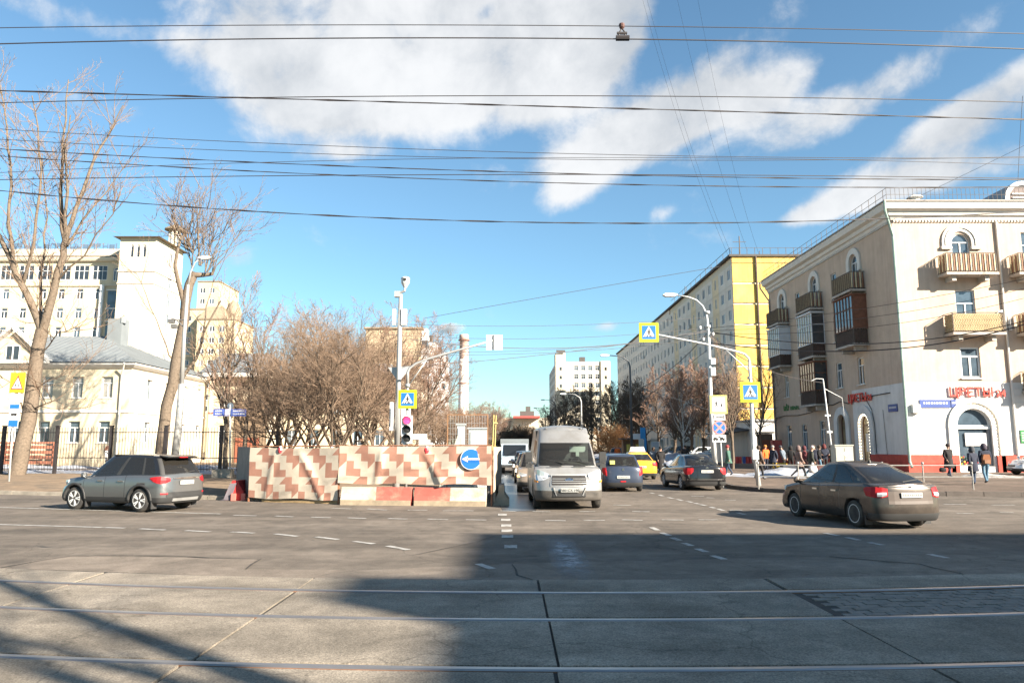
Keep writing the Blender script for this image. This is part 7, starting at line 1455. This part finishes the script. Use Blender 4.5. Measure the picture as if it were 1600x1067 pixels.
for sd in (1, -1):
    for i in range(8):
        a = van.P('f', (.38 + .10 * i / 8) / 1.02 + .0 * i, z=.43 + .24 * i / 8, side=sd); b = van.P('f', (.38 + .10 * (i + 1) / 8) / 1.02, z=.43 + .24 * (i + 1) / 8, side=sd); mb.beam(a + Vector((0, .02, 0)), b + Vector((0, .02, 0)), .03, .03)
mb.build("bumper_edge", vp, t.t)
for sd in (1, -1):
    mb = MB(); mb.box((sd * 1.14, 1.62, 1.52), (.20, .14, .32)); mb.box((sd * 1.14, 1.62, 1.27), (.18, .12, .14)); mb.box((sd * 1.02, 1.66, 1.32), (.16, .06, .06)); mb.build("mirror", trimb, t.t)
    mb = MB(); mb.box((sd * .36, 2.16, 1.262), (.36, .05, .02), 0, 0, Matrix.Rotation(R(-14), 3, 'X')); mb.build("bonnet_vent", trimb, t.t)
mb = MB(); [mb.beam((x, .95, 2.455 - abs(x) * .07), (x, -2.6, 2.52 - abs(x) * .09), .035, .03) for x in (-.55, -.2, .2, .55)]; mb.build("roof_rib", vp, t.t); mb = MB(); mb.tube([(-.62, .95, 2.38), (-.64, .85, 2.60)], .012, 5); mb.build("antenna", trimb, t.t)
mb = MB(); mb.beam((-.7, 2.0, 1.34), (.05, 1.82, 1.46), .025, .02); mb.beam((.1, 2.0, 1.34), (.75, 1.75, 1.50), .025, .02); mb.build("wiper", trimb, t.t)
mb = MB(); [mb.beam((sd * (.985 + .01), -2.5, .75), (sd * (.985 + .01), .4, .75), .03, .10) for sd in (1, -1)]; mb.build("side_moulding", trimb, t.t)
mb = MB(); mb.box((-.40, 1.30, 1.76), (.5, .03, .17)); mb.box((-.40, 1.30, 1.62), (.1, .03, .16)); mb.build("sun_visor", mat("visor_pale", (.62, .66, .58), .7), t.t)
mb = MB(); mb.box((0, .35, 1.6), (1.7, .05, 1.5)); mb.build("bulkhead", mat("bulkhead_grey", (.10, .10, .10), .8), t.t)
# queue behind the van
def generic(name, label, cat, x, y, rz, spec, paint, lit=False, group=None, front=True, zs=0.):
    c = Car(name, label, cat, (x, y), R(rz), spec, paint, group, zs); L = spec['L'] / 2
    hz = spec['belt'][-1][1]
    c.lamp("head_lamp", [('f', .58, hz - .03, hz + .04), ('f', .78, hz - .06, hz + .07), ('f', .95, hz - .05, hz + .12)], headlit if lit else headm); c.lamp("tail_lamp", [('s', c.YR + .02, .84, .95), ('r', .985, .74, .96), ('r', .9, .72, .96), ('r', .7, .76, .94)], tailm)
    c.strip("grille", 'f', -.4, .4, hz - .16, hz - .06, trimb, .02); c.plate('f', hz - .25); c.plate('r', .70); c.mirror(.95, 1.0); return c
generic("tan_suv", "beige suv with lit lamp half hidden behind the silver van", "car", 1.08, 31.4, 180, dict(SUV, roofmat=None) | {'cabin': dict(SUV['cabin'], roofdark=False, black_cabin=False)}, paintm("paint_tan", (.34, .27, .21), .4, .3, dirty)).lamp("side_lamp", [('f', .90, .62, .70), ('f', .97, .62, .70), ('s', 1.72, .63, .70)], mat("amber_lit", (1.0, .45, .12), .4, var=0, emit=1.2))
generic("dark_saloon", "black saloon queueing between the beige suv and the truck", "car", .95, 38.6, 180, SEDAN, MATS["paint_black"], True)
generic("dark_saloon", "far dark car queueing close behind the first black saloon in the line", "car", .85, 45.2, 180, HATCH, MATS["paint_slate"], True)
tr = thing("light_truck", "pale blue small truck with grey canvas box at the back of the queue", "truck", (.18, 51.5, 0), R(180)); trp = paintm("paint_paleblue", (.48, .58, .66), .1, .35)
mb = MB(); mb.prism([(-.1, .45), (.9, .45), (1.05, .6), (1.0, 1.05), (.55, 1.15), (.12, 1.95), (-.9, 1.98), (-.9, .45)], -.88, .88, frame=lambda p, q, h: (h, p + 1.6, q)); mb.build("cab", trp, tr); mb = MB(); mb.prism([(.58, 1.17), (.17, 1.88), (.15, 1.90), (.60, 1.19)], -.76, .76, frame=lambda p, q, h: (h, p + 1.625, q)); mb.build("windscreen", cglass, tr)
mb = MB(); mb.box((0, -1.2, 1.42), (1.96, 3.5, 1.75)); mb.build("canvas_box", mat("canvas_grey", (.16, .18, .19), .8, var=.15), tr); mb = MB(); mb.box((0, -1.0, .5), (1.0, 4.2, .16)); mb.build("chassis", trimb, tr)
for sd in (1, -1): mb = MB(); mb.box((sd * .62, 2.66, .86), (.28, .05, .16)); mb.build("head_lamp", headlit, tr); mb = MB(); mb.box((sd * 1.0, 2.2, 1.35), (.14, .08, .26)); mb.build("mirror", trimb, tr); mb = MB(); mb.prism([(.35, 1.18), (-.05, 1.85), (-.6, 1.85), (-.6, 1.18)], .882, .89, frame=lambda p, q, h: (sd * h, p + 1.6, q)); mb.build("side_window", cglass, tr)
mb = MB(); mb.box((0, 2.67, .78), (.8, .04, .22)); mb.build("grille", trimb, tr); mb = MB(); mb.box((0, 2.66, .5), (1.7, .12, .16)); mb.build("bumper", trimb, tr)
for yw in (-1.9, 1.7):
    for sd in (1, -1): mb = MB(); mb.lathe([(.2, -.1), (.33, -.1), (.35, -.06), (.35, .06), (.33, .1), (.2, .1)], 20, axis='X'); w = mb.build("wheel", tyrem, tr); w.location = (sd * .78, yw, .35)
# taxi
tx_ = generic("yellow_taxi", "yellow taxi with white roof sign ahead of the dark blue hatchback", "taxi", 7.15, 42.6, -2, OCT, paintm("paint_taxi", (.80, .42, .02), .0, .3)); mb = MB(); mb.prism([(-.45, 1.5), (.45, 1.5), (.36, 1.78), (-.36, 1.78)], -.7, -.4, frame=lambda p, q, h: (p, h, q)); mb.build("roof_sign", whitep, tx_.t)
# parked and distant cars
wp = paintm("paint_white", (.72, .72, .72), .0, .3); dp = MATS["paint_black"]
generic("parked_car", "dark parked car nose out beside the bushes near the info board", "car", (1062 - 800) / FPX * 100, 100, 120, SUV | {'roofmat': dp}, dp, zs=.14); generic("parked_car", "white parked hatchback behind the lamp post", "car", (1090 - 800) / FPX * 88, 88, 75, HATCH, wp, zs=.14)
generic("parked_car", "dark red car standing by the willow bush near the orange vested worker", "car", (962 - 800) / FPX * 92, 92, 160, HATCH, paintm("paint_darkred", (.10, .04, .05), .3)); generic("parked_car", "silver parked car farthest along the row behind the white hatchback", "car", (1044 - 800) / FPX * 104, 104, 110, SEDAN, vp, zs=.14); generic("parked_car", "white saloon parked in front of the panel block porch", "car", (1112 - 800) / FPX * 82, 82, 80, SEDAN, wp, zs=.14)
generic("parked_car", "white car cut off at the frame edge beside the flower shop", "car", (1630 - 800) / FPX * 43, 43.5, 82, HATCH, wp, zs=.14)
# ------------------------------------------------------------------ people
skin = mat("skin", (.48, .30, .22), .6, var=.05); shoem = mat("shoe", (.03, .028, .03), .6, var=.1)
def cloth(n, c): return mat("cloth_" + n, c, .9, var=.15, scale=6)
def person(px, py, Y, rz, H, label, coat, pants, head=('hair', (.06, .04, .03)), stride=.6, hem=.88, bulk=1.15, arms=(0.25, -.25), bend=0., sleeve=True, z=.14, shoes=None, long_hair=False, reach=False):
    q = at(px, py, Y); t = thing("person", label, "person", (q.x, Y, z), R(rz)); k = H / 1.75
    V, E, Rd = [], [], []
    def v(p, r, par=None):
        V.append(Vector(p) * k); Rd.append((r * k, r * k) if not hasattr(r, '__len__') else (r[0] * k, r[1] * k))
        if par is not None: E.append((par, len(V) - 1))
        return len(V) - 1
    bz = lambda p: Vector((p[0], p[1] + math.sin(bend) * max(0, p[2] - .95), .95 + (p[2] - .95) * math.cos(bend) if p[2] > .95 else p[2]))
    s = stride; b = bulk
    pel = v((0, 0, .94), (.155 * b, .12 * b)); sp1 = v(bz((0, .0, 1.14)), (.145 * b, .115 * b), pel); ch = v(bz((0, 0, 1.34)), (.165 * b, .12 * b), sp1); nk0 = v(bz((0, .0, 1.46)), (.09, .08), ch); nk = v(bz((0, .015, 1.52)), .055, nk0); h1 = v(bz((0, .03, 1.59)), (.07, .085), nk); h2 = v(bz((0, .035, 1.67)), (.078, .095), h1); h3 = v(bz((0, .02, 1.735)), (.055, .065), h2)
    hands = []
    for sd, sw in ((1, arms[0]), (-1, arms[1])):
        sh = v(bz((sd * .185, 0, 1.40)), .075 * b, ch); el = v(bz((sd * .235 * b ** .5, -.04 + .12 * sw, 1.14)), .052 * b, sh)
        hp = bz((sd * .22, .12 + .1, 1.12)) if reach else bz((sd * .225, .02 + .45 * sw, .90 + .08 * abs(sw))); wr = v(hp, .036 * b, el); dh = (hp - V[el] / k).normalized(); hn = v(hp + dh * .09, (.032, .02), wr); hands.append((hp + dh * .08, dh, sd))
    for sd, ph in ((1, 1), (-1, -1)):
        f = s * ph; hip = v((sd * .095, 0, .88), .095, pel); kn = v((sd * .10, .20 * max(f, 0) + .02 + .06 * min(f, 0), .49), .065, hip); an = v((sd * .10, .32 * f if f > 0 else .44 * f, .09 + (.07 * -f if f < 0 else 0)), .045, kn); toe = v((sd * .105, (.32 * f if f > 0 else .44 * f) + .15, .045 + (.0 if f >= 0 else .0)), .04, an)
    me = bpy.data.meshes.new("figure"); me.from_pydata([tuple(x) for x in V], E, []); o = bpy.data.objects.new("figure", me); COL.objects.link(o)
    m1 = o.modifiers.new("s", 'SKIN'); m1.use_smooth_shade = True; sv = me.skin_vertices[0].data
    for i, r_ in enumerate(Rd): sv[i].radius = r_
    sv[0].use_root = True
    m2 = o.modifiers.new("d", 'SUBSURF'); m2.levels = 2; m2.render_levels = 2
    bpy.context.view_layer.update(); ev = o.evaluated_get(bpy.context.evaluated_depsgraph_get()); m3 = bpy.data.meshes.new_from_object(ev); bpy.data.objects.remove(o); bpy.data.meshes.remove(me)
    mb = MB(); mb.v = [tuple(x.co) for x in m3.vertices]; mb.f = [list(p.vertices) for p in m3.polygons]; hz = hem * k
    for p in m3.polygons:
        c = p.center; mi = 0
        if c.z < .115 * k: mi = 2
        elif any((c - hp * k).length < .075 * k for hp, _, _ in hands): mi = 3
        elif c.z > V[nk0].z + .02 * k: mi = 3
        elif c.z < hz and abs(c.x) < .19 * k: mi = 1
        mb.m.append(mi)
    for hp, dh, sd in hands:                           # five bent fingers rooted in the palm
        side = Vector((0, 1, 0)) - dh * dh.y; side = side.normalized() if side.length > .1 else Vector((0, 0, 1))
        for i, (off, ln) in enumerate(((-.026, .06), (-.009, .075), (.009, .072), (.025, .055))): a = (hp + side * off) * k; b2 = (hp + side * off + dh * ln * .6 + Vector((-sd * .004, 0, 0))) * k; c2 = (hp + side * off + dh * ln + Vector((-sd * .022, 0, 0))) * k; mb.tube([a, b2, c2], [.0085 * k, .008 * k, .006 * k], 5, 3)
        a = (hp - dh * .03 + side * .03) * k; mb.tube([a, (hp + side * .055 + dh * .01) * k, (hp + side * .05 + dh * .045) * k], [.010 * k, .009 * k, .007 * k], 5, 3)
    body = mb.build("body", [coat, pants, shoes or shoem, skin], t, True); bpy.data.meshes.remove(m3)
    hc = bz((0, .03, 1.665)) * k; mb = MB(); kind, col = head; hm = cloth("%s_%d" % (kind, hash(col) % 9999), col)
    if kind == 'hood': mb.lathe([(.13 * k, -.16 * k), (.135 * k, -.08 * k), (.125 * k, .02 * k), (.10 * k, .09 * k), (.04 * k, .135 * k), (0, .14 * k)], 14, hc + Vector((0, -.03 * k, 0)))
    elif kind == 'hat': mb.lathe([(.108 * k, -.03 * k), (.115 * k, .03 * k), (.10 * k, .09 * k), (.05 * k, .13 * k), (0, .14 * k)], 14, hc)
    else: mb.lathe([(.085 * k, -.10 * k), (.106 * k, -.02 * k), (.105 * k, .04 * k), (.08 * k, .085 * k), (.03 * k, .108 * k), (0, .11 * k)], 14, hc + Vector((0, -.018 * k, 0)))
    if long_hair: mb.tube([hc + Vector((0, -.08, .0)), hc + Vector((0, -.13, -.15)), hc + Vector((0, -.12, -.34))], [.08, .085, .03], 8)
    mb.build("hair" if kind == 'hair' else kind, hm, t, True)
    if kind != 'hood' or True:
        mb = MB(); fz = hc.z - .005; fy = hc.y + .088 * k; [mb.lathe([(.012, -.002), (.010, .006), (0, .008)], 8, (sx * .032 * k, fy - .006, fz + .01), 'Y') for sx in (-1, 1)]; mb.build("eyes", blackp, t)
        mb = MB(); mb.add([(-.014 * k, fy - .01, fz - .035), (.014 * k, fy - .01, fz - .035), (0, fy + .022, fz - .03), (0, fy - .005, fz + .015)], [(0, 1, 2), (0, 2, 3), (1, 3, 2)]); mb.build("nose", skin, t); mb = MB(); mb.box((0, fy - .016, fz - .062), (.045, .012, .01)); mb.build("mouth", mat("lips", (.35, .14, .12), .6), t)
    if hem < .8:
        mb = MB(); n = 16; P = []
        for (zz, rx, ry) in ((1.02, .165 * b, .13 * b), (.9, .175 * b, .145 * b), ((hem + .9) / 2, .185 * b, .165 * b), (hem, .20 * b, .19 * b)): P.append([Vector((rx * k * math.cos(6.2832 * i / n), ry * k * math.sin(6.2832 * i / n) + .03 * s * (1 - zz) * math.sin(6.2832 * i / n), zz * k + .012 * math.sin(i * 2.1))) for i in range(n)])
        mb.add([p for r_ in P for p in r_], [(j * n + i, j * n + (i + 1) % n, (j + 1) * n + (i + 1) % n, (j + 1) * n + i) for j in range(3) for i in range(n)]); mb.build("coat_skirt", coat, t, True)
    return t
blk = cloth("black", (.018, .017, .018)); jean = cloth("jeans", (.10, .19, .27)); djean = cloth("dark_jeans", (.03, .05, .09)); grn = cloth("green", (.06, .13, .10)); brc = cloth("brown", (.14, .095, .07)); org = cloth("orange", (.80, .16, .03)); pnk = cloth("taupe", (.23, .16, .14)); gry = cloth("grey_blue", (.13, .16, .20)); wht = cloth("white", (.70, .68, .66)); nav = cloth("navy", (.025, .03, .05))
HR = ('hair', (.05, .035, .025))
person(1484, 744, 40.5, 190, 1.78, "person in a long black coat carrying a black bag before the red plinth", blk, djean, ('hat', (.03, .02, .02)), .55, .50, 1.3)
person(1523, 759, 32.8, 12, 1.66, "person in navy hooded coat and blue trousers beside the backpack wearer", nav, djean, ('hood', (.05, .055, .065)), .25, .62, 1.25)
person(1542, 755, 34.2, -8, 1.78, "person in blue jeans wearing a rust coloured backpack near the shop door", nav, jean, ('hood', (.06, .05, .07)), .5, .86, 1.15)
person(1139, 743, 43.0, 60, 1.70, "person in a green jacket and red hat behind the kerb railing", grn, djean, ('hat', (.30, .05, .05)), .55, .72, 1.2)
person(1187, 752, 37.5, -70, 1.70, "person in a brown jacket just behind the crossing sign post", brc, blk, HR, .5, .80, 1.2)
person(1197, 722, 50, 10, 1.70, "worker in an orange jacket before the white pavilion", org, nav, ('hat', (.55, .2, .05)), .15, .86, 1.25)
person(1236, 724, 47.5, -30, 1.68, "person in black hooded jacket by the crates under the house wall", blk, blk, ('hood', (.015, .015, .015)), .2, .84, 1.3, bend=.25)
person(1250, 750, 38.6, -85, 1.68, "person in a taupe coat striding right behind the railing", pnk, blk, ('hood', (.17, .12, .11)), 1.0, .66, 1.2)
person(1268, 749, 39.0, -95, 1.68, "person in pale knitted hat carrying a white plastic bag", cloth("dark_green", (.05, .055, .045)), jean, ('hat', (.55, .45, .42)), .8, .80, 1.25, bend=.15)
person(1273, 722, 48, 160, 1.72, "bare headed person in dark jacket standing under the ground floor windows", nav, blk, HR, .15, .84, 1.2)
person(1289, 724, 47, 170, 1.76, "person in dark jacket with red lined hood beside the leaning pole", nav, blk, ('hood', (.12, .03, .03)), .15, .84, 1.3, reach=True)
person(1022, 741, 46.5, 175, 1.72, "person in long grey blue coat standing at the roadside with a companion", gry, djean, HR, .25, .42, 1.2, z=.02)
person(1033, 742, 46.2, 185, 1.74, "person in long black clothes standing beside the grey blue coat", blk, blk, ('hat', (.02, .02, .02)), .25, .40, 1.35, z=.02)
person(1071, 722, 58, 150, 1.70, "lone person in black by the snow bank near the parked cars", blk, blk, HR, .2, .60, 1.3)
person(965, 716, 76, 170, 1.72, "worker in orange vest by the kiosk and willow bush", org, nav, ('hat', (.6, .25, .1)), .3, .86, 1.2, z=.05)
person(993, 716, 80, 190, 1.70, "dark figure standing at the kiosk window", blk, blk, HR, .2, .7, 1.2)
person(166, 724, 47.2, -80, 1.70, "person with long brown hair in white jacket walking behind the fence", wht, djean, ('hair', (.12, .05, .03)), .6, .84, 1.05, z=.1, long_hair=True)
person(1226, 726, 48.5, 40, 1.70, "person in grey jacket bending by the red cabinet under the wall", gry, blk, ('hat', (.05, .05, .06)), .3, .84, 1.2, bend=.3)
person(1258, 727, 46.5, 60, 1.66, "person in maroon coat half hidden behind the pale hatted walker", cloth("maroon", (.16, .04, .045)), blk, ('hood', (.10, .03, .035)), .4, .62, 1.2)
person(1281, 726, 45.8, -120, 1.72, "person in black jacket with blue jeans beside the long plant box", blk, jean, HR, .35, .86, 1.2)
person(1300, 722, 48.4, 80, 1.70, "person in olive jacket behind the grey street cabinet", cloth("olive", (.10, .10, .06)), blk, ('hat', (.06, .05, .04)), .3, .84, 1.2)
person(1209, 728, 46, 120, 1.68, "person in dark blue coat next to the orange jacketed worker", nav, blk, ('hat', (.3, .28, .26)), .4, .7, 1.2)
def blob(name, label, cat, loc, prof, m, n=12, sx=1., sy=1.): o = thing(name, label, cat, loc); mb = MB(); mb.lathe(prof, n); mb.v = [(x * sx, y * sy, z) for x, y, z in mb.v]; mb.build("bag" if cat == "bag" else "body", m, o, True); return o
w_ = at(1268, 735, 38.8); o = blob("plastic_bag", "bulging white plastic bag carried by the person in pale hat", "bag", (w_.x + .02, 38.65, .42), [(.02, 0), (.2, .03), (.24, .2), (.18, .36), (.07, .46), (.03, .55)], wht, sy=.6)
mb = MB(); mb.tube([(-.05, 0, .44), (-.02, .02, .62), (.05, 0, .44)], .01, 4); mb.build("handle", wht, o)
w_ = at(1475, 737, 40.3); o = blob("handbag", "black handbag hanging beside the long black coat", "bag", (w_.x, 40.4, .42), [(.02, 0), (.2, .02), (.2, .16), (.15, .24), (.02, .26)], blk, sy=.5); mb = MB(); mb.tube([(-.12, 0, .22), (0, 0, .48), (.12, 0, .22)], .012, 4); mb.build("handle", blk, o)
w_ = at(1541, 722, 34.0); bpm = cloth("rust", (.27, .11, .05)); o = thing("backpack", "rust coloured backpack on the person in blue jeans", "bag", (w_.x, 34.02, 1.02), R(-8)); mb = MB(); mb.prism([(-.15, 0), (.15, 0), (.17, .25), (.12, .44), (-.12, .44), (-.17, .25)], -.12, .06, frame=lambda p, q, h: (p, h, q)); mb.build("bag", bpm, o); mb = MB(); mb.prism([(-.11, .03), (.11, .03), (.12, .2), (-.12, .2)], -.16, -.121, frame=lambda p, q, h: (p, h, q)); mb.build("pocket", brn, o); mb = MB(); [mb.tube([(x, .06, .42), (x * 1.1, .2, .46), (x * 1.1, .3, .3)], .02, 5) for x in (-.11, .11)]; mb.build("strap", blk, o)
# crates and counter under the house wall
def crate(px, Y, w, h, col, label, name="crate"): 
    q = at(px, 715, Y); o = thing(name, label, "crate", (q.x, Y, .14)); m = mat("crate_" + label.split()[0], col, .7, var=.15); mb = MB(); mb.box((0, 0, .03), (w, .5, .06)); mb.build("bottom", m, o)
    for k in range(3): mb = MB(); z = .08 + (h - .1) * (k + .5) / 3; [mb.box((0, y, z), (w, .03, (h - .1) / 3 - .03)) for y in (-.25, .25)]; [mb.box((x, 0, z), (.03, .47, (h - .1) / 3 - .03)) for x in (-w / 2, w / 2)]; mb.build("slat", m, o)
crate(1218, 47.6, .75, .62, (.75, .45, .03), "yellow crate standing by the red brown cabinet under the wall"); crate(1232, 46.6, .9, .5, (.05, .06, .08), "dark crate next to the yellow crate"); crate(1290, 44.8, 1.6, .55, (.10, .035, .03), "long dark red box of plants by the leaning pole")
q = at(1214, 715, 56); o = thing("red_cabinet", "narrow dark red metal cabinet against the end of the beige house", "cabinet", (q.x, 56, .14)); mb = MB(); mb.box((0, 0, 1.05), (.7, .5, 2.1)); mb.build("body", mat("cabinet_red", (.28, .05, .04), .6, var=.2), o); mb = MB(); mb.box((0, -.26, 1.05), (.6, .03, 1.9)); mb.build("door", MATS["cabinet_red"], o); mb = MB(); mb.box((.22, -.29, 1.1), (.03, .03, .16)); mb.build("handle", iron, o)
# kiosk, banner and board
kx = (986 - 800) / FPX * 82; o = thing("news_kiosk", "small brown kiosk with yellow posters and overhanging roof beyond the taxi", "kiosk", (kx, 82, .14))
mb = MB(); mb.box((0, .6, 1.15), (2.0, 1.3, 2.3)); mb.build("cabin", mat("kiosk_brown", (.20, .11, .06), .8, var=.2), o); mb = MB(); mb.box((0, .3, 2.4), (2.7, 2.3, .14)); mb.build("roof", tar, o); [MBq.build("poster", mat("poster_yellow", (.65, .5, .10), .6, var=.2), o) for MBq in [(lambda m: (m.box((-.35, -.08, 1.2), (.6, .04, 1.2)), m)[1])(MB()), (lambda m: (m.box((.55, -.08, 1.2), (.5, .04, 1.2)), m)[1])(MB())]]; mb = MB(); mb.box((.5, -.9, 2.65), (1.1, .05, .6)); mb.build("kiosk_sign", whitep, o)
o = thing("advert_pillar", "blue and white advertising stand right of the kiosk", "advert stand", ((1000 - 800) / FPX * 80, 80, .14)); mb = MB(); mb.box((0, 0, 1.2), (.5, .3, 2.3)); mb.build("panel", mat("advert_pale", (.5, .52, .5), .6), o); mb = MB(); mb.box((.45, .1, 1.25), (.25, .1, 2.4)); mb.build("banner", mat("banner_blue", (.04, .28, .62), .6), o); mb = MB(); mb.box((.2, .0, 3.0), (.55, .1, 1.2)); mb.build("flag", MATS["banner_blue"], o)
o = thing("info_board", "white information board on two legs behind the roadside pair", "notice board", ((1022 - 800) / FPX * 76, 76, .14)); mb = MB(); mb.box((0, 0, 1.7), (.85, .05, .75)); mb.build("board", whitep, o); [(lambda m: (m.box((x, .04, 1.0), (.05, .05, 2.0)), m.build("leg", galv, o)))(MB()) for x in (-.3, .3)]; mb = MB(); [mb.box((0, -.03, 1.5 + .14 * i), (.6, .01, .05)) for i in range(4)]; mb.build("board_print", mat("print_grey", (.3, .3, .35), .6), o)
o = thing("concrete_block", "small pale concrete block lying by the street name post", "block", gpt(348, 746, .12)); mb = MB(); mb.prism([(-.5, -.3), (.5, -.3), (.5, .3), (-.5, .3)], 0, .45); mb.build("block", kerbm, o)
for i, (px, c) in enumerate(((1152, redpl), (1158, bluesign), (1163, redpl), (1168, redpl), (1147, redpl))): o = thing("play_post", "short " + ("blue" if c is bluesign else "red") + " playground post, " + ORD[(1, 2, 3, 4, 0)[i]] + " of the low row beyond the snow", "bollard", ((px - 800) / FPX * 56, 56, .5), 0, "low playground posts"); mb = MB(); mb.tube([(0, 0, 0), (0, 0, .5)], .12, 8); mb.build("post", c, o)
# entrance canopy by the slim trees
o = thing("entrance_canopy", "grey entrance porch with sloping dark canopy behind the young tree", "porch", ((1150 - 800) / FPX * 78, 78, .14)); mb = MB(); mb.box((0, 1.6, 1.6), (4.2, 3, 3.2)); mb.build("wall", pgrey, o); mb = MB(); mb.add([(-2.6, -.9, 2.6), (2.0, -.9, 3.4), (2.0, 3.2, 3.7), (-2.6, 3.2, 2.9), (-2.6, -.9, 2.75), (2.0, -.9, 3.55), (2.0, 3.2, 3.85), (-2.6, 3.2, 3.05)], [(0, 1, 2, 3), (4, 5, 6, 7), (0, 1, 5, 4), (1, 2, 6, 5), (2, 3, 7, 6), (3, 0, 4, 7)]); mb.build("canopy", tar, o)
# smoke drifting from the chimney
sm = bpy.data.materials.new("smoke"); sm.use_nodes = True; nt = sm.node_tree; nt.nodes.clear(); on = nt.nodes.new("ShaderNodeOutputMaterial"); pv_ = nt.nodes.new("ShaderNodeVolumePrincipled"); pv_.inputs['Color'].default_value = (.95, .95, .97, 1); pv_.inputs['Anisotropy'].default_value = .2
tcn = nt.nodes.new("ShaderNodeTexCoord"); ns_ = nt.nodes.new("ShaderNodeTexNoise"); ns_.inputs['Scale'].default_value = .14; ns_.inputs['Detail'].default_value = 3; nt.links.new(tcn.outputs['Object'], ns_.inputs['Vector']); gr = nt.nodes.new("ShaderNodeVectorMath"); gr.operation = 'MULTIPLY'; gr.inputs[1].default_value = (1 / 10.5, 1 / 4.5, 1 / 4.0); nt.links.new(tcn.outputs['Object'], gr.inputs[0]); ln_ = nt.nodes.new("ShaderNodeVectorMath"); ln_.operation = 'LENGTH'; nt.links.new(gr.outputs[0], ln_.inputs[0])
ma = nt.nodes.new("ShaderNodeMath"); ma.operation = 'MULTIPLY_ADD'; nt.links.new(ns_.outputs['Fac'], ma.inputs[0]); ma.inputs[1].default_value = 1.2; ma.inputs[2].default_value = .1; sb_ = nt.nodes.new("ShaderNodeMath"); sb_.operation = 'SUBTRACT'; nt.links.new(ma.outputs[0], sb_.inputs[0]); nt.links.new(ln_.outputs['Value'], sb_.inputs[1]); mx_ = nt.nodes.new("ShaderNodeMapRange"); nt.links.new(sb_.outputs[0], mx_.inputs[0]); mx_.inputs[1].default_value = 0; mx_.inputs[2].default_value = .6; mx_.inputs[3].default_value = 0; mx_.inputs[4].default_value = .6; nt.links.new(mx_.outputs[0], pv_.inputs['Density']); nt.links.new(pv_.outputs[0], on.inputs['Volume'])
mb = MB(); mb.lathe([(.01, -10.4), (2.2, -9), (3.6, -5), (4.0, 0), (3.6, 5), (2.2, 9), (.01, 10.4)], 14, axis='X'); so_ = mb.build("smoke", sm, None, True); so_.location = at(703, 513, 312); so_['kind'] = 'stuff'
